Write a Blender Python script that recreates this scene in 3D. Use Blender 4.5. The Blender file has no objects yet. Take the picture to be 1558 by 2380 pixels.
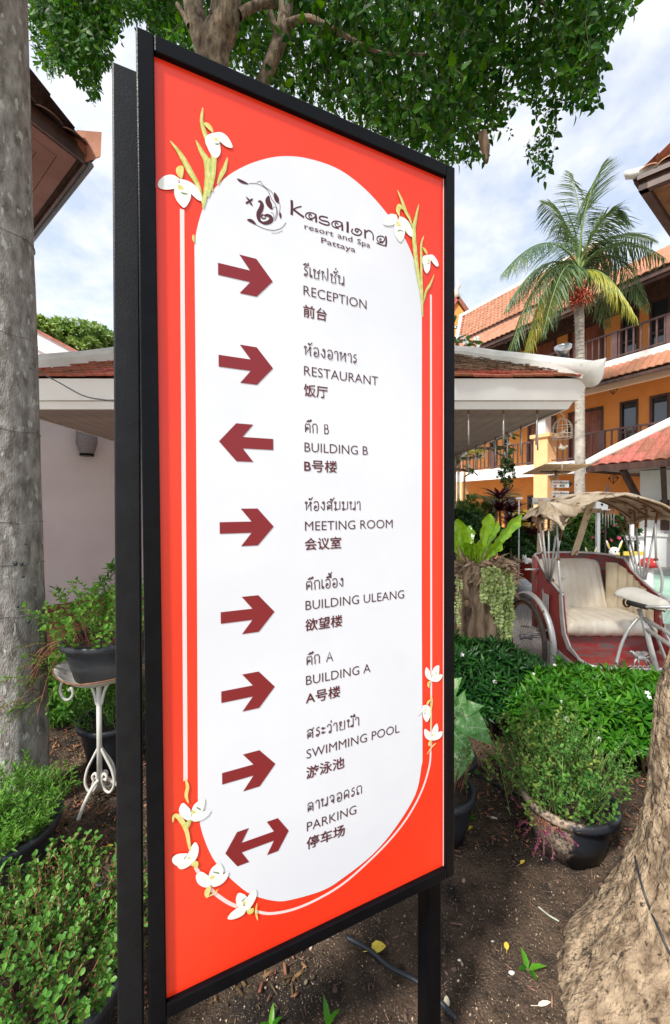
import bpy, math, random
import numpy as np
from mathutils import Vector, Matrix, Euler, noise
R = math.radians
rnd = random.Random(7)
scene = bpy.context.scene
COL = scene.collection
PI = math.pi

# ---------------------------------------------------------------- camera, world, sun, exposure
EYE = 1.55
FPX = 909.0            # focal length measured on a picture 1558 x 2380
PITCH = R(0.6)
cam_d = bpy.data.cameras.new('camera')
cam_d.sensor_fit = 'VERTICAL'
cam_d.sensor_height = 36.0
cam_d.lens = FPX / 2380.0 * 36.0
cam_d.clip_start = 0.02
cam_d.clip_end = 2000
cam = bpy.data.objects.new('camera', cam_d)
COL.objects.link(cam)
cam.location = (0, 0, EYE)
cam.rotation_euler = (R(90) - PITCH, 0, 0)
scene.camera = cam
scene.view_settings.view_transform = 'Standard'
scene.view_settings.look = 'None'
scene.view_settings.gamma = 1
scene.view_settings.use_curve_mapping = False
scene.view_settings.exposure = 1.08
scene.cycles.max_bounces = 8
scene.cycles.transparent_max_bounces = 8
scene.cycles.use_denoising = True

SUN_DIR = Vector((-0.50, -0.62, 0.90)).normalized()     # towards the sun
world = bpy.data.worlds.new('World')
scene.world = world
world.use_nodes = True
wn = world.node_tree
wn.nodes.clear()
def wN(t, **k):
    n = wn.nodes.new(t)
    for a, b in k.items():
        setattr(n, a, b)
    return n
sky = wN('ShaderNodeTexSky', sky_type='NISHITA', sun_disc=False)
sky.sun_elevation = math.asin(SUN_DIR.z)
sky.sun_rotation = math.atan2(SUN_DIR.x, SUN_DIR.y)
sky.air_density = 1.0
sky.dust_density = 1.2
sky.ozone_density = 1.5
tc = wN('ShaderNodeTexCoord')
sep = wN('ShaderNodeSeparateXYZ')
wn.links.new(tc.outputs['Generated'], sep.inputs[0])
addz = wN('ShaderNodeMath', operation='MAXIMUM'); addz.inputs[1].default_value = 0.02
wn.links.new(sep.outputs['Z'], addz.inputs[0])
addz2 = wN('ShaderNodeMath', operation='ADD'); addz2.inputs[1].default_value = 0.18
wn.links.new(addz.outputs[0], addz2.inputs[0])
dx = wN('ShaderNodeMath', operation='DIVIDE'); dy = wN('ShaderNodeMath', operation='DIVIDE')
wn.links.new(sep.outputs['X'], dx.inputs[0]); wn.links.new(addz2.outputs[0], dx.inputs[1])
wn.links.new(sep.outputs['Y'], dy.inputs[0]); wn.links.new(addz2.outputs[0], dy.inputs[1])
cmb = wN('ShaderNodeCombineXYZ')
wn.links.new(dx.outputs[0], cmb.inputs[0]); wn.links.new(dy.outputs[0], cmb.inputs[1])
n1 = wN('ShaderNodeTexNoise'); n1.inputs['Scale'].default_value = 1.5; n1.inputs['Detail'].default_value = 9; n1.inputs['Roughness'].default_value = 0.58; n1.inputs['Distortion'].default_value = 0.35
n2 = wN('ShaderNodeTexNoise'); n2.inputs['Scale'].default_value = 9.0; n2.inputs['Detail'].default_value = 6; n2.inputs['Roughness'].default_value = 0.55
wn.links.new(cmb.outputs[0], n1.inputs['Vector']); wn.links.new(cmb.outputs[0], n2.inputs['Vector'])
mixn = wN('ShaderNodeMath', operation='MULTIPLY_ADD'); mixn.inputs[1].default_value = 0.42
wn.links.new(n2.outputs['Fac'], mixn.inputs[0]); wn.links.new(n1.outputs['Fac'], mixn.inputs[2])
ramp = wN('ShaderNodeValToRGB')
ramp.color_ramp.elements[0].position = 0.56; ramp.color_ramp.elements[0].color = (0, 0, 0, 1)
ramp.color_ramp.elements[1].position = 0.80; ramp.color_ramp.elements[1].color = (1, 1, 1, 1)
wn.links.new(mixn.outputs[0], ramp.inputs[0])
fl = wN('ShaderNodeMath', operation='MULTIPLY_ADD'); fl.inputs[1].default_value = 0.56; fl.inputs[2].default_value = 0.44
wn.links.new(ramp.outputs[0], fl.inputs[0])
mx = wN('ShaderNodeMix', data_type='RGBA')
mx.inputs['B'].default_value = (5.9, 6.0, 6.2, 1)
wn.links.new(fl.outputs[0], mx.inputs['Factor'])
skm = wN('ShaderNodeVectorMath', operation='SCALE'); skm.inputs['Scale'].default_value = 1.6
wn.links.new(sky.outputs[0], skm.inputs[0])
wn.links.new(skm.outputs[0], mx.inputs['A'])
bg = wN('ShaderNodeBackground'); bg.inputs['Strength'].default_value = 0.09
wn.links.new(mx.outputs['Result'], bg.inputs['Color'])
wo = wN('ShaderNodeOutputWorld')
wn.links.new(bg.outputs[0], wo.inputs[0])

sun_d = bpy.data.lights.new('sun', 'SUN')
sun_d.energy = 3.0
sun_d.angle = R(7)
sun_d.color = (1.0, 0.955, 0.87)
sun = bpy.data.objects.new('sun', sun_d)
COL.objects.link(sun)
sun.location = (-10, -8, 20)
sun.rotation_euler = (-SUN_DIR).to_track_quat('-Z', 'Y').to_euler()

# ---------------------------------------------------------------- measuring helpers
CP, SP = math.cos(PITCH), math.sin(PITCH)
def ray(px, py):
    u = (1190.0 - py) / FPX
    return Vector(((px - 779.0) / FPX, CP + SP * u, -SP + CP * u))
def P(px, py, y):
    d = ray(px, py)
    t = y / d.y
    return Vector((d.x * t, y, EYE + d.z * t))
def Pz(px, py, h):
    d = ray(px, py)
    t = (h - EYE) / d.z
    return Vector((d.x * t, d.y * t, h))

# ---------------------------------------------------------------- materials
MATS = {}
def mat(name, c, c2=None, sc=8.0, rough=0.7, metal=0.0, bump=0.0, bsc=40.0, spot=None, spsc=20.0, spth=0.62,
        island=0.0, tr=0.0, contrast=(0.35, 0.65), stretch=None, coat=0.0, spec=None, wave=None):
    if name in MATS:
        return MATS[name]
    m = bpy.data.materials.new(name)
    m.use_nodes = True
    nt = m.node_tree
    L = nt.links
    b = nt.nodes['Principled BSDF']
    b.inputs['Roughness'].default_value = rough
    b.inputs['Metallic'].default_value = metal
    if spec is not None:
        b.inputs['Specular IOR Level'].default_value = spec
    if coat:
        b.inputs['Coat Weight'].default_value = coat
        b.inputs['Coat Roughness'].default_value = 0.15
    t = nt.nodes.new('ShaderNodeTexCoord')
    vec = t.outputs['Object']
    if stretch:
        mp = nt.nodes.new('ShaderNodeMapping')
        mp.inputs['Scale'].default_value = stretch
        L.new(vec, mp.inputs['Vector'])
        vec = mp.outputs[0]
    def col(x):
        return (x[0], x[1], x[2], 1)
    out = None
    if c2 is not None:
        n = nt.nodes.new('ShaderNodeTexNoise')
        n.inputs['Scale'].default_value = sc
        n.inputs['Detail'].default_value = 6
        n.inputs['Roughness'].default_value = 0.6
        L.new(vec, n.inputs['Vector'])
        r = nt.nodes.new('ShaderNodeValToRGB')
        r.color_ramp.elements[0].position = contrast[0]
        r.color_ramp.elements[1].position = contrast[1]
        r.color_ramp.elements[0].color = col(c)
        r.color_ramp.elements[1].color = col(c2)
        L.new(n.outputs['Fac'], r.inputs[0])
        out = r.outputs[0]
    if spot is not None:
        n = nt.nodes.new('ShaderNodeTexNoise')
        n.inputs['Scale'].default_value = spsc
        n.inputs['Detail'].default_value = 4
        L.new(vec, n.inputs['Vector'])
        r = nt.nodes.new('ShaderNodeValToRGB')
        r.color_ramp.elements[0].position = spth
        r.color_ramp.elements[1].position = min(1, spth + 0.06)
        L.new(n.outputs['Fac'], r.inputs[0])
        mm = nt.nodes.new('ShaderNodeMix'); mm.data_type = 'RGBA'
        L.new(r.outputs[0], mm.inputs['Factor'])
        if out is not None:
            L.new(out, mm.inputs['A'])
        else:
            mm.inputs['A'].default_value = col(c)
        mm.inputs['B'].default_value = col(spot)
        out = mm.outputs['Result']
    if island:
        g = nt.nodes.new('ShaderNodeNewGeometry')
        oi = nt.nodes.new('ShaderNodeObjectInfo')
        ad = nt.nodes.new('ShaderNodeMath'); ad.operation = 'ADD'
        L.new(g.outputs['Random Per Island'], ad.inputs[0]); L.new(oi.outputs['Random'], ad.inputs[1])
        fr = nt.nodes.new('ShaderNodeMath'); fr.operation = 'FRACT'
        L.new(ad.outputs[0], fr.inputs[0])
        mr = nt.nodes.new('ShaderNodeMapRange')
        mr.inputs['To Min'].default_value = 1 - island
        mr.inputs['To Max'].default_value = 1 + island
        L.new(fr.outputs[0], mr.inputs['Value'])
        h = nt.nodes.new('ShaderNodeHueSaturation')
        if out is not None:
            L.new(out, h.inputs['Color'])
        else:
            h.inputs['Color'].default_value = col(c)
        L.new(mr.outputs[0], h.inputs['Value'])
        mr2 = nt.nodes.new('ShaderNodeMapRange')
        mr2.inputs['To Min'].default_value = 0.5 + island * 0.04
        mr2.inputs['To Max'].default_value = 0.5 - island * 0.05
        L.new(fr.outputs[0], mr2.inputs['Value'])
        L.new(mr2.outputs[0], h.inputs['Hue'])
        out = h.outputs[0]
    if out is not None:
        L.new(out, b.inputs['Base Color'])
    else:
        b.inputs['Base Color'].default_value = col(c)
    if bump:
        n = nt.nodes.new('ShaderNodeTexNoise')
        n.inputs['Scale'].default_value = bsc
        n.inputs['Detail'].default_value = 5
        L.new(vec, n.inputs['Vector'])
        bp = nt.nodes.new('ShaderNodeBump')
        bp.inputs['Strength'].default_value = bump
        bp.inputs['Distance'].default_value = 0.02
        L.new(n.outputs['Fac'], bp.inputs['Height'])
        L.new(bp.outputs[0], b.inputs['Normal'])
    if tr:
        o = nt.nodes['Material Output']
        ts = nt.nodes.new('ShaderNodeBsdfTranslucent')
        if out is not None:
            h2 = nt.nodes.new('ShaderNodeHueSaturation')
            h2.inputs['Value'].default_value = 1.6
            h2.inputs['Hue'].default_value = 0.485
            h2.inputs['Saturation'].default_value = 1.1
            L.new(out, h2.inputs['Color'])
            L.new(h2.outputs[0], ts.inputs['Color'])
        else:
            ts.inputs['Color'].default_value = col(c)
        ms = nt.nodes.new('ShaderNodeMixShader')
        ms.inputs[0].default_value = tr
        L.new(b.outputs[0], ms.inputs[1]); L.new(ts.outputs[0], ms.inputs[2])
        L.new(ms.outputs[0], o.inputs['Surface'])
    MATS[name] = m
    return m

# ---------------------------------------------------------------- mesh builder
def frame_from(t, ref=Vector((0, 0, 1))):
    t = t.normalized()
    if abs(t.dot(ref)) > 0.98:
        ref = Vector((1, 0, 0))
    a = t.cross(ref).normalized()
    return a, a.cross(t).normalized()

class MB:
    def __init__(s, smooth=False):
        s.v = []; s.f = []; s.m = []; s.smooth = smooth
    def add(s, vs, fs, mi=0):
        o = len(s.v)
        s.v.extend([(x[0], x[1], x[2]) for x in vs])
        for f in fs:
            s.f.append([i + o for i in f]); s.m.append(mi)
        return s
    def obox(s, p, ax, ay, az, mi=0):
        p, ax, ay, az = Vector(p), Vector(ax), Vector(ay), Vector(az)
        v = [p, p + ax, p + ax + ay, p + ay, p + az, p + ax + az, p + ax + ay + az, p + ay + az]
        f = [(0, 3, 2, 1), (4, 5, 6, 7), (0, 1, 5, 4), (1, 2, 6, 5), (2, 3, 7, 6), (3, 0, 4, 7)]
        return s.add(v, f, mi)
    def box(s, c, d, rz=0.0, mi=0):
        c = Vector(c)
        ax = Vector((math.cos(rz), math.sin(rz), 0)) * d[0]
        ay = Vector((-math.sin(rz), math.cos(rz), 0)) * d[1]
        az = Vector((0, 0, d[2]))
        return s.obox(c - ax / 2 - ay / 2 - az / 2, ax, ay, az, mi)
    def bar(s, a, b, w, h=None, up=Vector((0, 0, 1)), mi=0):
        a, b = Vector(a), Vector(b)
        h = w if h is None else h
        d = b - a
        x, y = frame_from(d, up)
        return s.obox(a - x * w / 2 - y * h / 2, x * w, y * h, d, mi)
    def tube(s, pts, r, seg=8, cap=True, mi=0, flat=None):
        pts = [Vector(p) for p in pts]
        n = len(pts)
        rs = [r] * n if not hasattr(r, '__len__') else r
        vs = []
        a = None
        for i, p in enumerate(pts):
            t = (pts[min(i + 1, n - 1)] - pts[max(i - 1, 0)])
            if t.length < 1e-9:
                t = Vector((0, 0, 1))
            t.normalize()
            if a is None:
                a, b = frame_from(t)
            else:
                a = (a - t * a.dot(t))
                if a.length < 1e-6:
                    a, b = frame_from(t)
                a.normalize(); b = a.cross(t)
            for k in range(seg):
                an = 2 * PI * k / seg
                q = (a * math.cos(an) + b * math.sin(an)) * rs[i]
                if flat is not None:
                    q = q - flat[0] * (q.dot(flat[0]) * (1 - flat[1]))
                vs.append(p + q)
        fs = []
        for i in range(n - 1):
            for k in range(seg):
                k2 = (k + 1) % seg
                fs.append((i * seg + k, i * seg + k2, (i + 1) * seg + k2, (i + 1) * seg + k))
        if cap:
            fs.append(tuple(range(seg - 1, -1, -1)))
            fs.append(tuple((n - 1) * seg + k for k in range(seg)))
        return s.add(vs, fs, mi)
    def lathe(s, c, prof, seg=24, mi=0, capb=False, capt=False, wob=0.0, sd=0):
        c = Vector(c); vs = []; fs = []
        rr = random.Random(sd)
        for (r, z) in prof:
            for k in range(seg):
                a = 2 * PI * k / seg
                q = r * (1 + wob * (rr.random() - .5))
                vs.append(c + Vector((q * math.cos(a), q * math.sin(a), z)))
        n = len(prof)
        for i in range(n - 1):
            for k in range(seg):
                k2 = (k + 1) % seg
                fs.append((i * seg + k, i * seg + k2, (i + 1) * seg + k2, (i + 1) * seg + k))
        if capb: fs.append(tuple(range(seg - 1, -1, -1)))
        if capt: fs.append(tuple((n - 1) * seg + k for k in range(seg)))
        return s.add(vs, fs, mi)
    def prism(s, poly, vec, mi=0):
        vec = Vector(vec); poly = [Vector(p) for p in poly]
        n = len(poly)
        vs = poly + [p + vec for p in poly]
        fs = [tuple(range(n - 1, -1, -1)), tuple(range(n, 2 * n))]
        for i in range(n):
            j = (i + 1) % n
            fs.append((i, j, n + j, n + i))
        return s.add(vs, fs, mi)
    def grid(s, fn, nu, nv, mi=0, closed=False):
        vs = [fn(i / nu, j / nv) for j in range(nv + 1) for i in range(nu + 1)]
        w = nu + 1
        fs = [(j * w + i, j * w + i + 1, (j + 1) * w + i + 1, (j + 1) * w + i) for j in range(nv) for i in range(nu)]
        return s.add(vs, fs, mi)
    def ball(s, c, r, seg=10, rings=6, mi=0):
        c = Vector(c)
        r = Vector((r, r, r)) if not hasattr(r, '__len__') else Vector(r)
        vs = [c + Vector((0, 0, -r.z))]
        for i in range(1, rings):
            ph = -PI / 2 + PI * i / rings
            for k in range(seg):
                a = 2 * PI * k / seg
                vs.append(c + Vector((r.x * math.cos(ph) * math.cos(a), r.y * math.cos(ph) * math.sin(a), r.z * math.sin(ph))))
        vs.append(c + Vector((0, 0, r.z)))
        fs = []
        for k in range(seg):
            fs.append((0, 1 + (k + 1) % seg, 1 + k))
        for i in range(rings - 2):
            for k in range(seg):
                a = 1 + i * seg + k; b = 1 + i * seg + (k + 1) % seg
                fs.append((a, b, b + seg, a + seg))
        e = len(vs) - 1
        for k in range(seg):
            fs.append((e, 1 + (rings - 2) * seg + k, 1 + (rings - 2) * seg + (k + 1) % seg))
        return s.add(vs, fs, mi)
    def leaf(s, p, d, up, L, W, droop=0.15, fold=0.2, mi=0, st=((0.0, 0.0), (0.33, 1.0), (0.7, 0.75), (1.0, 0.0))):
        p = Vector(p); d = Vector(d).normalized()
        x = d.cross(up)
        if x.length < 1e-4:
            x = Vector((1, 0, 0))
        x.normalize(); nrm = x.cross(d)
        vs = []; fs = []
        idx = []
        for t, w in st:
            c = p + d * (L * t) - nrm * (L * droop * t * t)
            if w == 0:
                vs.append(c); idx.append((len(vs) - 1,))
            else:
                hw = W * w * 0.5
                vs.extend([c - x * hw + nrm * hw * fold, c, c + x * hw + nrm * hw * fold])
                k = len(vs)
                idx.append((k - 3, k - 2, k - 1))
        for i in range(len(idx) - 1):
            a, b = idx[i], idx[i + 1]
            if len(a) == 1 and len(b) == 3:
                fs += [(a[0], b[1], b[0]), (a[0], b[2], b[1])]
            elif len(a) == 3 and len(b) == 1:
                fs += [(a[0], a[1], b[0]), (a[1], a[2], b[0])]
            else:
                fs += [(a[0], a[1], b[1], b[0]), (a[1], a[2], b[2], b[1])]
        return s.add(vs, fs, mi)
    def mesh(s, name, mats, origin=(0, 0, 0)):
        me = bpy.data.meshes.new(name)
        o = origin
        me.from_pydata([(x[0] - o[0], x[1] - o[1], x[2] - o[2]) for x in s.v], [], s.f)
        if not isinstance(mats, (list, tuple)):
            mats = [mats]
        for m in mats:
            me.materials.append(m)
        if len(mats) > 1:
            me.polygons.foreach_set('material_index', s.m)
        if s.smooth:
            me.polygons.foreach_set('use_smooth', [True] * len(me.polygons))
        me.update()
        return me
    def build(s, name, mats, parent=None, label=None, cat=None, group=None, kind=None):
        if parent is not None:
            org = wloc(parent)
        else:
            a = np.array(s.v)
            org = ((a[:, 0].min() + a[:, 0].max()) / 2, (a[:, 1].min() + a[:, 1].max()) / 2, a[:, 2].min())
        o = bpy.data.objects.new(name, s.mesh(name, mats, org))
        COL.objects.link(o)
        if parent is not None:
            o.parent = parent
            o['_org'] = list(org)
        else:
            o.location = org
            o['_org'] = list(org)
        tag(o, label, cat, group, kind)
        return o

def wloc(o):
    return tuple(o['_org'])
def tag(o, label=None, cat=None, group=None, kind=None):
    if label: o['label'] = label
    if cat: o['category'] = cat
    if group: o['group'] = group
    if kind: o['kind'] = kind
    return o
def thing(name, loc, label, cat, group=None):
    o = bpy.data.objects.new(name, None)
    o.empty_display_size = 0.1
    COL.objects.link(o)
    o.location = loc
    o['_org'] = list(loc)
    return tag(o, label, cat, group)
def inst(name, me, M, parent=None, **k):
    o = bpy.data.objects.new(name, me)
    COL.objects.link(o)
    if parent is not None:
        o.parent = parent
        org = wloc(parent)
        M = Matrix.Translation((-org[0], -org[1], -org[2])) @ M
    o.matrix_local = M
    o['_org'] = list(org) if parent is not None else list(M.translation)
    tag(o, **k)
    return o
def copy_tree(o, parent=None):
    c = o.copy(); COL.objects.link(c)
    if parent is not None:
        c.parent = parent
    for ch in [x for x in o.children]:
        copy_tree(ch, c)
    return c
def MT(pos, x, y, z, sc=1.0):
    x, y, z = Vector(x), Vector(y), Vector(z)
    M = Matrix((( x.x * sc, y.x * sc, z.x * sc, pos[0]), (x.y * sc, y.y * sc, z.y * sc, pos[1]), (x.z * sc, y.z * sc, z.z * sc, pos[2]), (0, 0, 0, 1)))
    return M
def along(pos, d, sc=1.0, roll=0.0, up=Vector((0, 0, 1))):
    """matrix whose local +Y points along d"""
    d = Vector(d).normalized()
    a, b = frame_from(d, up)      # a sideways, b up-ish
    x = a * math.cos(roll) + b * math.sin(roll)
    z = x.cross(d)
    return MT(pos, x, d, z, sc)
def joined(name, proto, Ms, mats, parent=None, **k):
    """many copies of a small builder mesh in ONE mesh (fast)"""
    V = np.array(proto.v, dtype=np.float64)
    V4 = np.concatenate([V, np.ones((len(V), 1))], 1)
    A = np.array([np.array(m) for m in Ms])
    W = np.einsum('nij,vj->nvi', A, V4)[:, :, :3].reshape(-1, 3)
    if parent is not None:
        org = np.array(wloc(parent))
    else:
        org = np.array([W[:, 0].mean(), W[:, 1].mean(), W[:, 2].min()])
    W = W - org
    ln = np.array([len(f) for f in proto.f]); fl = np.concatenate([np.array(f) for f in proto.f])
    N = len(Ms)
    loops = (fl[None, :] + (np.arange(N) * len(V))[:, None]).ravel()
    tot = np.tile(ln, N)
    start = np.concatenate([[0], np.cumsum(tot)[:-1]])
    me = bpy.data.meshes.new(name)
    me.vertices.add(len(W)); me.loops.add(len(loops)); me.polygons.add(len(tot))
    me.vertices.foreach_set('co', W.ravel().astype(np.float32))
    me.loops.foreach_set('vertex_index', loops.astype(np.int32))
    me.polygons.foreach_set('loop_start', start.astype(np.int32))
    if not isinstance(mats, (list, tuple)): mats = [mats]
    for m in mats: me.materials.append(m)
    if len(mats) > 1:
        me.polygons.foreach_set('material_index', np.tile(np.array(proto.m), N).astype(np.int32))
    if proto.smooth:
        me.polygons.foreach_set('use_smooth', [True] * len(tot))
    me.update(calc_edges=True); me.validate()
    o = bpy.data.objects.new(name, me)
    COL.objects.link(o)
    if parent is not None:
        o.parent = parent
    else:
        o.location = org
    o['_org'] = [float(x) for x in org]
    tag(o, **k)
    return o
def pieces(name, proto, Ms, mats, parent, maxn=300, stuffname=None, origin=Vector((0, 0, EYE)), label=None):
    """nearest maxn copies as parts of their own sharing a mesh, the rest one part"""
    Ms = sorted(Ms, key=lambda m: (m.translation - origin).length)
    me = proto.mesh(name, mats)
    for m in Ms[:maxn]:
        inst(name, me, m, parent, label=label)
    if len(Ms) > maxn:
        joined(stuffname or (name + '_mass'), proto, Ms[maxn:], mats, parent, kind='stuff')
def smoothpts(pts, n=6):
    pts = [Vector(p) for p in pts]
    out = []
    for i in range(len(pts) - 1):
        p0 = pts[max(i - 1, 0)]; p1 = pts[i]; p2 = pts[i + 1]; p3 = pts[min(i + 2, len(pts) - 1)]
        for k in range(n):
            t = k / n
            out.append(0.5 * ((2 * p1) + (-p0 + p2) * t + (2 * p0 - 5 * p1 + 4 * p2 - p3) * t * t + (-p0 + 3 * p1 - 3 * p2 + p3) * t ** 3))
    out.append(pts[-1])
    return out
def rv(s=1.0):
    return Vector((rnd.uniform(-s, s), rnd.uniform(-s, s), rnd.uniform(-s, s)))
def inpoly(x, y, poly):
    c = False; n = len(poly); j = n - 1
    for i in range(n):
        xi, yi = poly[i]; xj, yj = poly[j]
        if (yi > y) != (yj > y) and x < (xj - xi) * (y - yi) / (yj - yi) + xi:
            c = not c
        j = i
    return c

# ---------------------------------------------------------------- palette
m_black = mat('black_powder_coat', (0.0018, 0.002, 0.003), (0.003, 0.0035, 0.005), sc=30, rough=0.28, spec=0.13, bump=0.06, bsc=400)
m_red = mat('red_print', (0.74, 0.030, 0.008), (0.82, 0.040, 0.011), sc=2, rough=0.28)
m_white_print = mat('white_print', (0.60, 0.625, 0.68), (0.66, 0.68, 0.73), sc=2, rough=0.26)
m_maroon = mat('maroon_print', (0.185, 0.006, 0.010), rough=0.35)
m_maroon_dark = mat('dark_maroon_print', (0.06, 0.008, 0.012), rough=0.35)
m_petal = mat('petal_print', (0.68, 0.70, 0.66), (0.80, 0.80, 0.78), sc=60, rough=0.35)
m_line = mat('pink_line_print', (0.80, 0.58, 0.57), rough=0.35)
m_yel = mat('yellow_print', (0.55, 0.50, 0.10), (0.66, 0.62, 0.26), sc=90, rough=0.35)
m_grn = mat('green_print', (0.30, 0.40, 0.09), (0.52, 0.58, 0.22), sc=90, rough=0.35)
m_dgrn = mat('dark_green_print', (0.10, 0.18, 0.06), rough=0.35)
m_bark_pale = mat('pale_bark', (0.13, 0.115, 0.10), (0.37, 0.35, 0.33), sc=26, rough=0.9, bump=0.6, bsc=150, spot=(0.46, 0.47, 0.44), spsc=34, spth=0.61, stretch=(1, 1, 0.4))
m_bark = mat('rough_bark', (0.075, 0.05, 0.033), (0.34, 0.26, 0.18), sc=24, rough=0.95, bump=1.0, bsc=45, stretch=(1, 1, 0.45))
m_bark_near = mat('tan_bark', (0.13, 0.085, 0.05), (0.43, 0.32, 0.215), sc=22, rough=0.95, bump=1.0, bsc=70, stretch=(1, 1, 0.6), spot=(0.07, 0.045, 0.03), spsc=60, spth=0.62)
m_twig = mat('twig_bark', (0.12, 0.075, 0.045), (0.22, 0.15, 0.09), sc=20, rough=0.9)
m_leaf_crown = mat('crown_leaf', (0.006, 0.045, 0.002), (0.04, 0.155, 0.008), sc=2.0, rough=0.5, island=0.5, tr=0.28, spec=0.15)
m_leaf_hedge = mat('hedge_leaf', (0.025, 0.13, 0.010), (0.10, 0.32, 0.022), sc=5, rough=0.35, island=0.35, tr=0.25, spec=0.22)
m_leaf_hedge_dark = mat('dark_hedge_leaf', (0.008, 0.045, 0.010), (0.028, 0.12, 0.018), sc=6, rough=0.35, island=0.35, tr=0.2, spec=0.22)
m_leaf_pot = mat('succulent_leaf', (0.030, 0.11, 0.018), (0.12, 0.30, 0.05), sc=10, rough=0.4, island=0.3, tr=0.25, spec=0.22)
m_leaf_herb = mat('herb_leaf', (0.05, 0.17, 0.02), (0.16, 0.36, 0.05), sc=9, rough=0.45, island=0.3, tr=0.3, spec=0.22)
m_leaf_olive = mat('weed_leaf', (0.03, 0.12, 0.02), (0.11, 0.26, 0.05), sc=9, rough=0.5, island=0.35, tr=0.25, spec=0.22)
m_purple = mat('purple_leaf', (0.10, 0.012, 0.05), (0.25, 0.05, 0.13), sc=30, rough=0.5, island=0.3, tr=0.2)
m_leaf_far = mat('bright_leaf', (0.07, 0.17, 0.025), (0.24, 0.36, 0.08), sc=1.2, rough=0.5, island=0.35, tr=0.3)  # bright yellow-green leaves of the far beds and trees
m_stem = mat('reddish_stem', (0.20, 0.07, 0.045), (0.30, 0.13, 0.07), sc=20, rough=0.7)
m_stem_green = mat('green_stem', (0.13, 0.20, 0.05), rough=0.6)
m_plastic = mat('black_plastic', (0.016, 0.019, 0.026), (0.03, 0.035, 0.045), sc=6, rough=0.42, bump=0.1, bsc=200)
m_soil = mat('garden_soil', (0.010, 0.006, 0.004), (0.115, 0.073, 0.047), sc=6, rough=1.0, bump=1.0, bsc=90, spot=(0.34, 0.25, 0.17), spsc=190, spth=0.62)
m_soil_pot = mat('potting_soil', (0.03, 0.02, 0.014), (0.07, 0.05, 0.035), sc=30, rough=1.0, bump=0.8, bsc=120)
m_pave = mat('pebble_wash_concrete', (0.30, 0.25, 0.20), (0.46, 0.41, 0.34), sc=90, rough=0.9, bump=0.4, bsc=160, contrast=(0.4, 0.6))
m_asph = mat('grey_asphalt', (0.16, 0.15, 0.14), (0.27, 0.25, 0.235), sc=110, rough=0.95, bump=0.3, bsc=200, contrast=(0.4, 0.6))
m_court = mat('green_painted_concrete', (0.27, 0.46, 0.37), (0.38, 0.56, 0.46), sc=2.5, rough=0.75, spot=(0.62, 0.68, 0.6), spsc=5, spth=0.70)
m_terra = mat('terracotta_paving', (0.36, 0.135, 0.075), (0.50, 0.22, 0.13), sc=5, rough=0.75, bump=0.1, bsc=60, island=0.1)
m_white_dirty = mat('weathered_white_paint', (0.62, 0.60, 0.56), (0.80, 0.79, 0.76), sc=3, rough=0.75, bump=0.2, bsc=30, spot=(0.10, 0.085, 0.07), spsc=13, spth=0.70)
m_fascia = mat('white_fascia_paint', (0.84, 0.83, 0.82), (0.90, 0.90, 0.89), sc=2, rough=0.5, spot=(0.38, 0.32, 0.25), spsc=6, spth=0.74)
m_soffit = mat('grey_soffit_board', (0.33, 0.29, 0.265), (0.42, 0.375, 0.345), sc=3, rough=0.8)
m_soffit_pink = mat('pink_soffit_board', (0.21, 0.105, 0.085), (0.27, 0.14, 0.115), sc=3, rough=0.8)
m_mauve = mat('mauve_render', (0.73, 0.665, 0.675), (0.81, 0.755, 0.765), sc=1.2, rough=0.85, bump=0.12, bsc=120)
m_brownband = mat('brown_skirting_paint', (0.19, 0.075, 0.05), (0.26, 0.11, 0.075), sc=4, rough=0.8)
m_tile_old = mat('old_flat_roof_tile', (0.23, 0.055, 0.028), (0.44, 0.13, 0.065), sc=9, rough=0.85, bump=0.2, bsc=60, island=0.3)
m_tile = mat('orange_roof_tile', (0.28, 0.112, 0.058), (0.44, 0.20, 0.115), sc=4, rough=0.75, island=0.14)
m_tile_red = mat('red_roof_tile', (0.21, 0.06, 0.042), (0.38, 0.125, 0.08), sc=6, rough=0.75, island=0.25)
m_tile_dark = mat('dark_roof_tile', (0.035, 0.018, 0.014), (0.09, 0.04, 0.026), sc=9, rough=0.85)
m_orange = mat('orange_render', (0.66, 0.25, 0.055), (0.74, 0.315, 0.08), sc=1.0, rough=0.85, bump=0.08, bsc=60)
m_peach = mat('peach_render', (0.78, 0.44, 0.20), (0.84, 0.52, 0.26), sc=1.0, rough=0.85)
m_cream = mat('cream_render', (0.72, 0.55, 0.40), (0.80, 0.64, 0.48), sc=1.0, rough=0.85)
m_white = mat('white_paint', (0.76, 0.76, 0.76), (0.84, 0.84, 0.84), sc=3, rough=0.6)
m_wood_dark = mat('dark_stained_wood', (0.035, 0.016, 0.012), (0.09, 0.04, 0.028), sc=6, rough=0.5, stretch=(1, 1, 0.15))
m_wood_red = mat('red_brown_wood', (0.16, 0.045, 0.022), (0.30, 0.10, 0.05), sc=8, rough=0.45, stretch=(1, 1, 0.15))
m_wood_sof = mat('warm_soffit_wood', (0.20, 0.075, 0.028), (0.38, 0.16, 0.07), sc=6, rough=0.6, island=0.3)
m_glass = mat('dark_window_glass', (0.02, 0.03, 0.04), rough=0.04, spec=0.9)
m_rail = mat('brown_railing_paint', (0.075, 0.035, 0.032), (0.12, 0.06, 0.055), sc=6, rough=0.5)
m_silver = mat('worn_silver_paint', (0.46, 0.46, 0.46), (0.62, 0.62, 0.61), sc=9, rough=0.4, metal=0.35, spot=(0.17, 0.085, 0.045), spsc=18, spth=0.64)
m_rust = mat('rusty_metal', (0.13, 0.05, 0.025), (0.28, 0.13, 0.07), sc=30, rough=0.85)
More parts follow.
